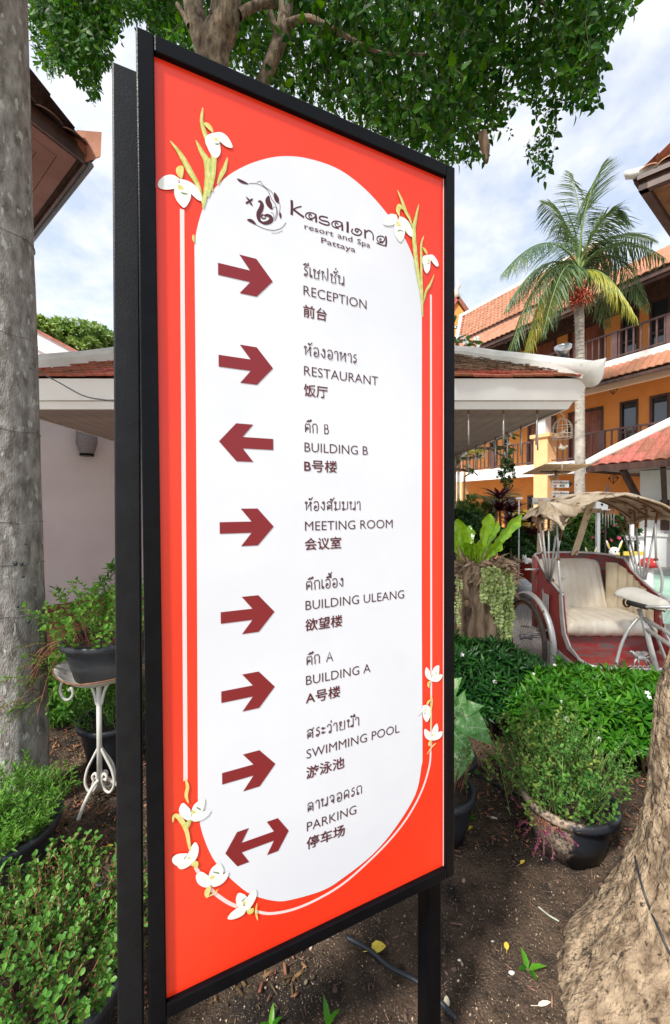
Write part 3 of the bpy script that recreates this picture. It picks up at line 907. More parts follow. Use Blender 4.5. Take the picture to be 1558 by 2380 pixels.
    blade(cF, [(1300, 1850), (1280, 1750), (1290, 1650)], 0.005, m_yel)

    # ---- arrows
    c4 = crop(780, 900, 2.381)
    base = [c4(*p) for p in ((88, 193), (375, 266), (278, 119), (430, 163), (575, 368), (432, 498), (283, 466), (377, 373), (88, 298))]
    tip = base[4]
    shp = [(p[0] - tip[0], p[1] - tip[1]) for p in base]
    # tidy into a symmetric arrow
    hh = (shp[3][1] - shp[5][1]) / 2; sh_ = (shp[0][1] - shp[8][1]) / 2
    tail = shp[0][0]; neck = (shp[1][0] + shp[7][0]) / 2; bk = (shp[2][0] + shp[6][0]) / 2; sho = (shp[3][0] + shp[5][0]) / 2
    arr = [(tail, sh_), (neck, sh_), (bk, hh), (sho, hh), (0, 0), (sho, -hh), (bk, -hh), (neck, -sh_), (tail, -sh_)]
    reds = [(0.27, 0.035, 0.045), (0.28, 0.035, 0.045), (0.30, 0.03, 0.035), (0.27, 0.02, 0.024), (0.21, 0.012, 0.016), (0.17, 0.008, 0.012), (0.14, 0.006, 0.010), (0.11, 0.004, 0.008)]
    tips = [(633, 653.6, 1), (634, 854.5, 1), (508.9, 1021.9, -1), (636, 1221.2, 1), (638, 1418.8, 1), (639, 1592.9, 1), (640.6, 1772.5, 1)]
    for i, (px, py, s) in enumerate(tips):
        t = hm(px, py)
        pts = [(t[0] + s * p[0], t[1] + p[1]) for p in arr]
        flat(pts, 0.0016, m_maroon, 'arrow')
    l = hm(524.6, 1981); rr_ = hm(671.7, 1927.6)
    yc = (l[1] + rr_[1]) / 2
    k = 0.70
    half = [(neck * k, sh_ * .85), (bk * k, hh * .93), (sho * k, hh * .93), (0, 0), (sho * k, -hh * .93), (bk * k, -hh * .93), (neck * k, -sh_ * .85)]
    pts = [(rr_[0] + p[0], yc + p[1]) for p in half] + [(l[0] - p[0], yc - p[1]) for p in half]
    flat(pts, 0.0016, m_maroon, 'arrow')

    # ---- lettering
    def text(body, x0, y0, x1, h, off, m, par=face, name='lettering', italic=0.0):
        c = bpy.data.curves.new('lettering', 'FONT')
        c.body = body; c.size = 1.0; c.offset = off
        c.resolution_u = 3
        o = bpy.data.objects.new('lettering_tmp', c); COL.objects.link(o)
        dg = bpy.context.evaluated_depsgraph_get()
        me = bpy.data.meshes.new_from_object(o.evaluated_get(dg))
        bpy.data.objects.remove(o); bpy.data.curves.remove(c)
        co = np.zeros(len(me.vertices) * 3); me.vertices.foreach_get('co', co); co = co.reshape(-1, 3)
        mn, mx_ = co.min(0), co.max(0)
        sx = (x1 - x0) / (mx_[0] - mn[0])
        out = []
        org = wloc(par)
        for q in co:
            a = x0 + (q[0] - mn[0]) * sx
            bb = y0 + q[1] * h
            w = S(a, bb, 0.0017)
            out += [w.x - org[0], w.y - org[1], w.z - org[2]]
        me.vertices.foreach_set('co', out)
        me.materials.clear(); me.materials.append(m)
        me.update()
        o = bpy.data.objects.new(name, me); COL.objects.link(o); o.parent = par
        o['_org'] = list(org)
        return o
    H_ = lambda p, q: hm(p, q)
    ax0 = hm(708.5, 1200)[0]
    latin = [('RECEPTION', 686, 853), ('RESTAURANT', 871.5, 879), ('BUILDING B', 1048.5, 855), ('MEETING ROOM', 1232, 912),
             ('BUILDING ULEANG', 1416.5, 938.5), ('BUILDING A', 1591.5, 859.7), ('SWIMMING POOL', 1763.5, 927), ('PARKING', 1933.5, 825)]
    for b, y, xe in latin:
        text(b, ax0, hm(708, y)[1], hm(xe, 1200)[0], 0.0285, -0.006, m_maroon_dark)
    cjk = [('前台', 738.5, 762), ('饭厅', 921.5, 763), ('B号楼', 1097, 784), ('会议室', 1279.5, 792.6), ('欲望楼', 1468, 794.6), ('A号楼', 1638, 789), ('游泳池', 1813, 797.7), ('停车场', 1978, 798)]
    for b, y, xe in cjk:
        text(b, ax0 - 0.001, hm(708, y)[1] + 0.004, hm(xe, 1200)[0], 0.0275, 0.013, m_cjk)
    # Thai, drawn stroke by stroke; a glyph is (width, strokes), x-height 1
    def C(cx_, cy_, r_=0.11):
        return [(cx_ + r_ * math.cos(t * PI / 4), cy_ + r_ * math.sin(t * PI / 4)) for t in range(9)]
    G = {
        'ร': (.50, [C(.20, .11), [(.31, .11), (.40, .2), (.40, .5), (.32, .62), (.15, .66), (.12, .8), (.22, .98), (.40, 1.0)]]),
        'เ': (.28, [C(.18, .11), [(.08, .15), (.08, 1.02)]]),
        'ซ': (.78, [C(.17, .86), [(.17, .75), (.20, .6), (.16, .4), (.16, .0), (.60, .0), (.60, .55), (.48, .7), (.52, .82), (.62, .82), (.74, 1.05)], [(.6, .62), (.7, .75)]]),
        'ฟ': (.85, [C(.16, .88), [(.14, .78), (.14, .0), (.38, .55), (.62, .0), (.70, .3), (.70, 1.45)]]),
        'ช': (.74, [C(.17, .86), [(.17, .75), (.20, .6), (.16, .4), (.16, .0), (.60, .0), (.60, .55), (.48, .7), (.55, .82), (.72, 1.05)]]),
        'น': (.78, [C(.15, .88), [(.16, .78), (.16, .08), (.50, .14)], C(.58, .12), [(.68, .12), (.68, 1.0)]]),
        'ห': (.80, [C(.15, .88), [(.16, .78), (.16, .0), (.40, .55), (.58, .72), (.66, .9)], C(.62, .86, .09), [(.64, .6), (.66, .0)]]),
        'อ': (.68, [C(.26, .42), [(.16, .45), (.12, .2), (.22, .0), (.48, .0), (.58, .15), (.58, .8), (.48, 1.0), (.20, 1.0), (.10, .85)]]),
        'ง': (.58, [C(.36, .88), [(.46, .85), (.46, .1), (.40, .0), (.08, .42)]]),
        'า': (.48, [[(.06, .78), (.12, .98), (.34, 1.0), (.40, .8), (.40, .0)]]),
        'ต': (.78, [C(.36, .45), [(.26, .4), (.14, .0), (.12, .75), (.22, .98), (.38, .86), (.54, .98), (.66, .8), (.66, .0)]]),
        'ก': (.72, [[(.14, .0), (.14, .55), (.06, .66), (.16, .98), (.50, 1.0), (.62, .8), (.62, .0)]]),
        'ส': (.78, [C(.34, .30), [(.24, .3), (.14, .0), (.12, .5), (.3, .62), (.62, .5), (.62, .0)], [(.62, .5), (.60, .85), (.45, 1.0), (.2, .98), (.1, .8)], [(.5, .85), (.72, 1.1)]]),
        'ล': (.76, [C(.34, .30), [(.24, .3), (.14, .0), (.12, .5), (.3, .62), (.62, .5), (.62, .0)], [(.62, .5), (.60, .85), (.45, 1.0), (.2, .98), (.1, .8)]]),
        'ม': (.80, [C(.15, .88), [(.18, .78), (.18, .2)], C(.18, .11), [(.28, .08), (.68, .16), (.68, 1.0)]]),
        'ะ': (.44, [C(.14, .75, .09), [(.2, .68), (.38, .74)], C(.14, .25, .09), [(.2, .18), (.38, .26)]]),
        'ว': (.56, [C(.34, .11), [(.45, .11), (.46, .8), (.36, 1.0), (.16, 1.0), (.06, .8)]]),
        'ย': (.76, [C(.20, .88), [(.10, .86), (.14, .58), (.28, .55)], [(.28, .55), (.12, .4), (.14, .0), (.62, .0), (.62, 1.0)]]),
        'จ': (.64, [C(.34, .35), [(.44, .3), (.46, .0), (.5, .8), (.40, 1.0), (.18, 1.0), (.08, .8)]]),
        'ด': (.74, [C(.36, .42), [(.26, .36), (.14, .0), (.12, .75), (.24, 1.0), (.50, 1.0), (.62, .8), (.62, .0)]]),
        'ถ': (.74, [C(.22, .11), [(.12, .15), (.14, .55), (.06, .66), (.16, .98), (.50, 1.0), (.62, .8), (.62, .0)]]),
        'B': (.72, [[(.12, 0), (.12, 1.05), (.42, 1.02), (.5, .8), (.40, .56), (.12, .56)], [(.40, .56), (.56, .42), (.55, .12), (.42, 0), (.12, 0)]]),
        'A': (.78, [[(.04, 0), (.38, 1.05), (.72, 0)], [(.18, .36), (.6, .36)]]),
        ' ': (.5, []),
    }
    UP = {  # marks above, drawn back from the pen position
        'ี': [[(-.58, 1.2), (-.35, 1.38), (-.10, 1.2), (-.58, 1.2)], [(-.10, 1.2), (-.10, 1.48)]],
        'ึ': [[(-.58, 1.2), (-.35, 1.38), (-.14, 1.22), (-.58, 1.2)], C(-.12, 1.36, .07)],
        'ื': [[(-.58, 1.2), (-.35, 1.38), (-.10, 1.2), (-.58, 1.2)], [(-.20, 1.26), (-.20, 1.48)], [(-.08, 1.2), (-.08, 1.48)]],
        'ั': [C(-.36, 1.24, .07), [(-.30, 1.2), (-.12, 1.24), (.02, 1.45)]],
        '่': [[(-.2, 1.55), (-.2, 1.75)]],
        '้': [C(-.30, 1.62, .06), [(-.26, 1.56), (-.12, 1.6), (-.02, 1.78)]],
        '่L': [[(-.2, 1.2), (-.2, 1.42)]],
        '้L': [C(-.40, 1.3, .06), [(-.36, 1.22), (-.22, 1.24), (-.08, 1.48)]],
        'ํ': [C(-.06, 1.25, .08)],
    }
    def thai(word, y, xe, h=0.0185):
        pen = 0.0; lines = []
        prev_up = False
        chars = []
        for ch in word:
            if ch == 'ำ':
                chars += ['ํ', 'า']
            else:
                chars.append(ch)
        # the tone mark of 'น้ำ' stands over its ring
        for i, ch in enumerate(chars):
            if ch in G:
                w, st = G[ch]
                for s_ in st: lines.append([(pen + x, y_) for x, y_ in s_])
                pen += w + .10
                prev_up = False
            elif ch in '่้':
                st = UP[ch] if prev_up else UP[ch + 'L']
                for s_ in st: lines.append([(pen + x, y_) for x, y_ in s_])
            elif ch in UP:
                for s_ in UP[ch]: lines.append([(pen + x, y_) for x, y_ in s_])
                prev_up = True
        x1 = hm(xe, 1200)[0]; sx = (x1 - ax0) / (pen - .1); y0 = hm(708, y)[1]
        stroke([[(ax0 + x * sx, y0 + q * h) for x, q in l_] for l_ in lines], 0.0022, m_maroon_dark, 'lettering', n=0.0014)
    for w_, y, xe in [('รีเซฟชั่น', 641, 803), ('ห้องอาหาร', 824.5, 831), ('ตึก B', 1003, 767), ('ห้องสัมมนา', 1185, 838), ('ตึกเอื้อง', 1370, 798), ('ตึก A', 1545, 772), ('สระว่ายน้ำ', 1717, 833), ('ลานจอดรถ', 1888.5, 840)]:
        thai(w_, y, xe)
    # ---- logo lettering and emblem, traced
    cL = crop(850, 600, 2.397)
    def tr(lines, w, name='lettering', sm=5, m=m_maroon_dark):
        x = MB(smooth=True)
        for item in lines:
            ln = item[1] if isinstance(item, tuple) else item
            ww = item[0] if isinstance(item, tuple) else w
            q = smoothpts([(cL(*p)[0], cL(*p)[1], 0) for p in ln], sm)
            k = len(q) - 1
            if hasattr(ww, '__len__'):
                rs = [max(0.0003, ww[0] + (ww[1] - ww[0]) * abs(math.sin(PI * i / k))) / 2 for i in range(k + 1)]
            else:
                rs = ww / 2
            ribbon(x, [(p.x, p.y) for p in q], [r_ * 2 for r_ in rs] if hasattr(rs, '__len__') else rs * 2, 0.0012)
        x.build(name, m, face)
    W_ = 0.0044; N_ = 0.0025
    tr([(0.0055, [(581, 372), (583, 430), (581, 485)]), (N_, [(583, 455), (620, 432), (665, 420)]), (W_, [(600, 448), (640, 480), (685, 513)])], W_)
    def a_(dx_, dy_):
        return [(N_, [(760 + dx_, 505 + dy_), (745 + dx_, 490 + dy_), (735 + dx_, 508 + dy_), (752 + dx_, 528 + dy_), (785 + dx_, 520 + dy_), (795 + dx_, 495 + dy_), (760 + dx_, 478 + dy_), (720 + dx_, 480 + dy_), (705 + dx_, 505 + dy_), (725 + dx_, 530 + dy_), (765 + dx_, 543 + dy_)]),
                (W_, [(795 + dx_, 495 + dy_), (800 + dx_, 525 + dy_), (800 + dx_, 556 + dy_)])]
    tr(a_(0, 0), W_)
    tr([(N_ * 1.2, [(900, 522), (850, 510), (828, 525), (850, 545), (900, 558), (918, 575), (905, 590), (860, 578), (828, 562)])], W_)
    tr(a_(235, 78), W_)
    tr([(0.0055, [(1082, 570), (1083, 610), (1082, 650)])], W_)
    tr([(N_ * 1.2, [(1125, 628), (1120, 655), (1150, 678), (1190, 682), (1208, 660), (1190, 635), (1160, 625), (1150, 640), (1165, 655), (1178, 645)])], W_)
    tr([(W_, [(1238, 640), (1240, 705)]), (N_ * 1.2, [(1242, 660), (1270, 642), (1300, 660), (1312, 690), (1312, 725)])], W_)
    tr([(N_, [(1385, 725), (1375, 715), (1372, 735), (1395, 745), (1415, 725), (1400, 698), (1360, 695), (1345, 720), (1365, 748), (1400, 752)]), (W_, [(1425, 700), (1430, 740), (1425, 780)]), (N_, [(1425, 782), (1385, 772), (1345, 755)])], W_)
    def small(word, x0, y0, x1, y1):
        c = bpy.data.curves.new('lettering', 'FONT'); c.body = word; c.size = 1; c.offset = 0.003; c.resolution_u = 2
        o = bpy.data.objects.new('tmp', c); COL.objects.link(o)
        me = bpy.data.meshes.new_from_object(o.evaluated_get(bpy.context.evaluated_depsgraph_get()))
        bpy.data.objects.remove(o); bpy.data.curves.remove(c)
        co = np.zeros(len(me.vertices) * 3); me.vertices.foreach_get('co', co); co = co.reshape(-1, 3)
        w = co[:, 0].max(); p0 = cL(x0, y0); p1 = cL(x1, y1); org = wloc(face); out = []
        for q in co:
            t = q[0] / w
            ww = S(p0[0] + (p1[0] - p0[0]) * t, p0[1] + (p1[1] - p0[1]) * t + q[1] * 0.0165, 0.0017)
            out += [ww.x - org[0], ww.y - org[1], ww.z - org[2]]
        me.vertices.foreach_set('co', out); me.materials.clear(); me.materials.append(m_maroon_dark); me.update()
        o = bpy.data.objects.new('lettering', me); COL.objects.link(o); o.parent = face; o['_org'] = list(org)
    small('resort', 688, 618, 955, 694)
    small('and', 990, 704, 1125, 745)
    small('Spa', 1165, 758, 1285, 800)
    small('Pattaya', 838, 745, 1152, 838)
    # emblem: long-necked bird with a flame tail ring
    E_ = m_maroon_dark
    tr([((0.0022, 0.009), [(283, 372), (300, 372), (315, 400), (305, 440), (285, 480), (285, 520), (300, 550), (340, 565)]),
        ((0.0030, 0.008), [(300, 550), (330, 565), (370, 560), (395, 540), (392, 510), (360, 495), (340, 500)]),
        ((0.0014, 0.003), [(340, 500), (320, 490), (310, 510), (330, 525), (350, 515)])], 0.003, 'emblem')
    tr([((0.0005, 0.012), [(378, 320), (368, 365), (385, 410), (405, 445)]), ((0.0005, 0.010), [(425, 290), (440, 330), (450, 365), (462, 390)]), ((0.0005, 0.005), [(478, 470), (480, 500), (480, 525)])], 0.003, 'emblem')
    tr([(0.0010, [(200, 210), (260, 210), (320, 235), (370, 280), (400, 350), (435, 400), (450, 450), (450, 500), (430, 545)]),
        (0.0009, [(270, 200), (300, 190), (315, 215), (345, 245), (375, 265), (410, 300), (430, 350), (470, 385), (475, 440), (465, 490)]),
        (0.0008, [(405, 445), (425, 420), (445, 440), (440, 490), (425, 530), (400, 565)]),
        (0.0008, [(395, 470), (415, 480), (420, 510), (405, 545)]),
        ((0.0004, 0.006), [(90, 165), (130, 190), (195, 215)]), ((0.0004, 0.007), [(180, 535), (220, 545), (265, 580)]),
        (0.0011, [(265, 580), (310, 605), (370, 625), (430, 630), (490, 610), (530, 565)]), (0.0007, [(400, 655), (450, 655), (500, 635)])], 0.001, 'emblem')
    tr([((0.0006, 0.004), [(172, 328), (195, 355), (203, 368)]), ((0.0006, 0.004), [(232, 345), (215, 360), (203, 370)]), ((0.0006, 0.004), [(168, 388), (185, 378), (203, 370)]), ((0.0006, 0.004), [(230, 408), (215, 390), (203, 370)])], 0.003, 'emblem')
    return root
sign()
# ================================================================ BUILDINGS
# ---------------------------------------------------------------- white pavilion behind the sign
def pavilion():
    root = thing('pavilion', (-0.46, 6.5, 0), 'low white eaved pavilion with flat red roof tiles and white hip caps behind the sign', 'pavilion')
    x0, x1, y0, y1 = -3.12, 2.19, 3.75, 9.25
    zs = 2.50
    # soffit planks running away from the viewer
    n = 34; w = (x1 - x0) / n
    b = MB(); b.box((0, 0, 0), (w - 0.006, y1 - y0, 0.018))
    me = b.mesh('soffit_board', m_soffit)
    for i in range(n):
        inst('soffit_board', me, Matrix.Translation((x0 + w * (i + .5), (y0 + y1) / 2, zs + 0.012 + rnd.uniform(0, .002))), root)
    MB().box(((x0 + x1) / 2, (y0 + y1) / 2, zs + 0.045), (x1 - x0 + .04, y1 - y0 + .04, 0.03)).build('ceiling_deck', m_soffit, root)
    # fascia: lower and upper board, mitred outward at the corner
    def fascia(zb, zt, o0, o1, name, m=m_fascia):
        """sloping board round the eaves, o0 outset at the bottom, o1 at the top"""
        b = MB()
        def ringp(o, z): return [(x0 - o, y0 - o, z), (x1 + o, y0 - o, z), (x1 + o, y1 + o, z), (x0 - o, y1 + o, z)]
        a, c = ringp(o0, zb), ringp(o1, zt); a2, c2 = ringp(o0 - .025, zb), ringp(o1 - .025, zt)
        v = a + c + a2 + c2; f = []
        for i in range(4):
            j = (i + 1) % 4
            f += [(i, j, 4 + j, 4 + i), (8 + i, 12 + i, 12 + j, 8 + j), (i, 8 + i, 8 + j, j), (4 + i, 4 + j, 12 + j, 12 + i)]
        b.add(v, f); b.build(name, m, root)
    fascia(zs - 0.012, zs + 0.055, 0.025, 0.055, 'lower_fascia')
    fascia(zs + 0.057, zs + 0.235, 0.085, 0.155, 'upper_fascia')
    ze = zs + 0.235
    X0, X1, Y0, Y1 = x0 - .16, x1 + .16, y0 - .16, y1 + .16
    cx, cy = (X0 + X1) / 2, (Y0 + Y1) / 2
    tp = 0.56
    rise = (X1 - X0) / 2 * tp
    apex = (cx, cy, ze + 0.03 + rise)
    b = MB()
    b.add([(X0, Y0, ze), (X1, Y0, ze), (X1, Y1, ze), (X0, Y1, ze), apex], [(0, 1, 4), (1, 2, 4), (2, 3, 4), (3, 0, 4), (0, 3, 2, 1)])
    b.build('roof_deck', m_tile_dark, root)
    # flat tiles on the front slope
    tb = MB(); tb.add([(-.5, 0, 0), (.5, 0, 0), (.5, 1, .0), (-.5, 1, .0), (-.5, 0, .09), (.5, 0, .09), (.5, 1, .02), (-.5, 1, .02)],
                      [(0, 3, 2, 1), (4, 5, 6, 7), (0, 1, 5, 4), (1, 2, 6, 5), (2, 3, 7, 6), (3, 0, 4, 7)])
    Ms = []
    sl = Vector((0, 1, tp)).normalized(); nn = Vector((0, -tp, 1)).normalized()
    tw, tl = 0.185, 0.135
    rows = int((apex[1] - Y0) / (tl * sl.y))
    for r_ in range(rows):
        yy = Y0 - .03 + r_ * tl * sl.y
        zz = ze + 0.02 + (yy - Y0) * tp
        xa = X0 + (yy - Y0) * 1.0; xb = X1 - (yy - Y0) * 1.0
        k = 0
        xx = X0 + (r_ % 2) * tw / 2
        while xx < X1:
            if xa + .03 < xx < xb - .03:
                p = Vector((xx, yy + rnd.uniform(-.012, .012), zz + rnd.uniform(0, .008)))
                M = MT(p, (tw * .97, 0, 0), sl * tl * 1.25, nn * 0.2)
                M = M @ Matrix.Rotation(rnd.uniform(-.03, .03), 4, 'Z')
                Ms.append(M)
            xx += tw
    pieces('roof_tile', tb, Ms, m_tile_old, root, 300, 'roof_tile_mass')
    # white hip caps
    def hip(cx_, cy_, sx, name='hip_cap', tail=None):
        a = Vector((cx_, cy_, ze + 0.05)); b_ = Vector(apex) + Vector((0, 0, .05))
        b = MB()
        d = (b_ - a).normalized(); s_ = Vector((-d.y, d.x, 0)).normalized()
        prof = [(-.115, -.07), (-.115, .035), (-.075, .085), (0, .115), (.075, .085), (.115, .035), (.115, -.07)]
        N = 14
        vs = []
        up = s_.cross(d); up = up if up.z > 0 else -up
        for i in range(N + 1):
            p = a.lerp(b_, i / N)
            for (u, v) in prof: vs.append(p + s_ * u * (1 + .06 * math.sin(i * 2.1)) + up * (v + .008 * math.sin(i * 3.3)))
        k = len(prof)
        fs = [(i * k + j, i * k + j + 1, (i + 1) * k + j + 1, (i + 1) * k + j) for i in range(N) for j in range(k - 1)]
        fs += [tuple(range(k)), tuple(N * k + j for j in range(k - 1, -1, -1))]
        b.add(vs, fs); b.build(name, m_white_dirty, root)
        # upswept leaf shaped end
        o = MB(smooth=True)
        out = -Vector((d.x, d.y, 0)).normalized()
        spine = [a - out * .30 + Vector((0, 0, .175)), a - out * .16 + Vector((0, 0, .125)), a - out * .03 + Vector((0, 0, .075)), a + out * .05 + Vector((0, 0, .07)), a + out * .10 + Vector((0, 0, .085)), a + out * .135 + Vector((0, 0, .10))]
        keel = [a - out * .25 + Vector((0, 0, .0)), a - out * .12 + Vector((0, 0, -.05)), a - out * .02 + Vector((0, 0, -.12)), a + out * .06 + Vector((0, 0, -.125)), a + out * .11 + Vector((0, 0, -.06)), a + out * .132 + Vector((0, 0, .085))]
        wd = [.13, .14, .15, .13, .07, .01]
        sp = smoothpts(spine, 4); kl = smoothpts(keel, 4)
        vs = []; m = len(sp)
        for i in range(m):
            t = i / (m - 1) * (len(wd) - 1); q = min(int(t), len(wd) - 2); w_ = wd[q] + (wd[q + 1] - wd[q]) * (t - q)
            mid = (sp[i] + kl[i]) / 2
            vs += [kl[i], mid - s_ * w_ * .8, sp[i] - s_ * w_ , sp[i] + Vector((0, 0, .012)), sp[i] + s_ * w_, mid + s_ * w_ * .8]
        fs = []
        for i in range(m - 1):
            for j in range(6):
                j2 = (j + 1) % 6
                fs.append((i * 6 + j, i * 6 + j2, (i + 1) * 6 + j2, (i + 1) * 6 + j))
        fs += [tuple(range(5, -1, -1)), tuple((m - 1) * 6 + j for j in range(6))]
        o.add(vs, fs); o.build('hip_finial', m_white_dirty, root)
    hip(X0 + .02, Y0 + .02, -1)
    hip(X1 - .02, Y0 + .02, 1)
    hip(X1 - .02, Y1 - .02, 1)
    hip(X0 + .02, Y1 - .02, -1)
    # posts hidden behind the sign
    for (px, py) in ((-1.2, 4.3), (1.0, 5.2), (-1.2, 8.6), (1.0, 8.6)):
        MB().box((px, py, zs / 2), (.16, .16, zs - .006)).build('post', m_white, root)
    # leaf litter caught on the right part of the front slope
    tw_ = MB(); tw_.tube([(-1, 0, 0), (-.3, .12, .08), (.4, -.05, .1), (1, .1, 0)], .045, 4)
    Ms = []
    for i in range(2600):
        yy = Y0 + .10 + rnd.random() ** 1.2 * 1.15
        xx = rnd.uniform(0.6, X1 - (yy - Y0) - .02)
        if xx < .6: continue
        p = Vector((xx, yy, ze + .045 + (yy - Y0) * tp + rnd.uniform(0, .035) * min(1, (2.4 - xx))))
        M = Matrix.Translation(p) @ Matrix.Rotation(math.atan(tp), 4, 'X') @ Euler((rnd.uniform(-.3, .3), rnd.uniform(-.3, .3), rnd.gauss(0, .7))).to_matrix().to_4x4() @ Matrix.Scale(rnd.uniform(.02, .075), 4)
        Ms.append(M)
    joined('roof_litter', tw_, Ms, mat('brown_roof_litter', (0.06, 0.035, 0.02), (0.26, 0.17, 0.10), sc=12, rough=.95, island=.6), kind='stuff')
    return ze, X1, Y0, apex
PAV = pavilion()

# hanging rods round the pavilion eaves
def rods():
    b = MB(smooth=True); b.tube([(0, 0, -.325), (0, 0, 0)], .0085, 8)
    b2 = MB(); b2.tube([(0, 0, -.03), (0, 0, 0.012)], .011, 6)
    me, me2 = b.mesh('rod', m_umber), b2.mesh('cap', m_rust)
    pos = [(1.29, 3.79), (1.63, 3.79), (1.955, 3.79)]
    pos += [(2.14, 4.15 + .36 * k) for k in range(9)]
    lab = ['hanging metal rod nearest the sign under the white eave', 'hanging metal rod in the middle of the front eave', 'hanging metal rod beside the orange pillar at the front eave',
           'hanging metal rod touching the first one at the eave corner', 'thin hanging rod in front of the white plumeria flowers', 'thin hanging rod before the lower plumeria leaves', 'third thin rod along the receding eave',
           'fourth thin rod along the receding eave', 'fifth thin rod along the receding eave', 'sixth thin rod along the receding eave', 'second last thin rod along the receding eave', 'last thin rod before the sign along the receding eave']
    for i, (x, y) in enumerate(pos):
        r_ = thing('hanging_rod', (x, y, 2.485), lab[i], 'hanging rod', 'metal rods hanging from the white eave')
        inst('rod', me, Matrix.Translation((x, y, 2.485)) @ Matrix.Rotation(rnd.uniform(-.03, .03), 4, 'Y'), r_)
        inst('cap', me2, Matrix.Translation((x, y, 2.485)), r_)
rods()

def spotlight():
    p = P(1303, 845, 4.2)
    root = thing('floodlight', p, 'round aluminium floodlight with black housing on the white roof ridge', 'floodlight')
    d = Vector((-.35, -.55, .72)).normalized()
    a, c = frame_from(d)
    b = MB(smooth=True)
    base = p + Vector((0.05, 0, .0))
    h = p + Vector((.03, 0, .07))
    prof = [(.028, 0), (.05, .02), (.078, .06), (.084, .085), (.078, .086), (.066, .055), (.02, .012)]
    vs = []; seg = 24
    for (r_, t) in prof:
        for k in range(seg):
            an = 2 * PI * k / seg
            vs.append(h + d * (t + .03) + (a * math.cos(an) + c * math.sin(an)) * r_)
    fs = [(i * seg + k, i * seg + (k + 1) % seg, (i + 1) * seg + (k + 1) % seg, (i + 1) * seg + k) for i in range(len(prof) - 1) for k in range(seg)]
    b.add(vs, fs); b.build('reflector', m_alu, root)
    b = MB(smooth=True); b.tube([h - d * .08, h - d * .06, h + d * .0, h + d * .035], [.02, .04, .045, .034], 14); b.build('housing', m_plastic, root)
    b = MB(); b.bar(p + Vector((-.055, -.03, -.03)), h + a * .062 + d * .01, .02, .008); b.bar(p + Vector((.0, -.0, -.03)), h - a * .062 + d * .01, .02, .008); b.build('bracket', m_plastic, root)
    b = MB(smooth=True); b.tube(smoothpts([h - d * .07, h + Vector((.10, .02, -.03)), h + Vector((.16, .02, -.025)), h + Vector((.24, .0, -.06))], 5), .006, 6); b.build('cable', m_plastic, root)
    MB().box(p + Vector((-.05, -.03, -.035)), (.05, .05, .012)).build('foot', m_white, root)
spotlight()

def birdcage():
    c = P(1307, 998, 3.9)
    root = thing('birdcage_ornament', c, 'small rusty white birdcage ornament hanging from the corner of the white eave', 'ornament')
    r_, h = .085, .155
    b = MB(smooth=True)
    for k in range(12):
        a = 2 * PI * k / 12
        pts = [(math.cos(a) * r_ * q, math.sin(a) * r_ * q, z) for q, z in ((1, -.09), (1.05, -.03), (1, .03), (.72, .075), (.25, .105), (0, .11))]
        b.tube([c + Vector(p) for p in smoothpts(pts, 3)], .003, 4)
    for z, q in ((-.09, 1), (-.05, 1.04), (.03, 1)):
        b.tube([c + Vector((math.cos(t * PI / 10) * r_ * q, math.sin(t * PI / 10) * r_ * q, z)) for t in range(21)], .0035, 4)
    b.build('cage', m_bone, root)
    b = MB(smooth=True); b.tube(smoothpts([c + Vector((0, 0, .11)), c + Vector((.018, 0, .13)), c + Vector((0, 0, .15)), c + Vector((-.02, 0, .17)), c + Vector((0.0, 0, .19)), c + Vector((.03, 0, .185))], 4), .004, 5); b.build('hook', m_bone, root)
    b = MB(smooth=True); b.tube([c + Vector((0, 0, -.09)), c + Vector((0, 0, -.34))], .0025, 4); b.build('cord', m_rust, root)
    b = MB(smooth=True); z = -.185
    b.ball(c + Vector((0, 0, z)), (.04, .018, .02), 10, 6); b.ball(c + Vector((.045, 0, z + .016)), .014, 8, 5)
    b.leaf(c + Vector((-.03, 0, z)), (-1, 0, .5), Vector((0, 0, 1)), .055, .03); b.leaf(c + Vector((0, 0, z)), (-.4, 0, 1), Vector((0, 1, 0)), .05, .035)
    b.build('bird', m_bone, root)
    b = MB(smooth=True); b.tube([c + Vector((0, 0, -.32)), c + Vector((0, 0, -.40))], [.004, .007], 6); b.build('clapper', m_bone, root)
    b = MB()
    for k in range(14):
        b.leaf(c + Vector((0, 0, -.03)) + rv(.02), rv(1), Vector((0, 0, 1)), .035, .025)
    b.build('flower_bunch', m_flower, root)
birdcage()

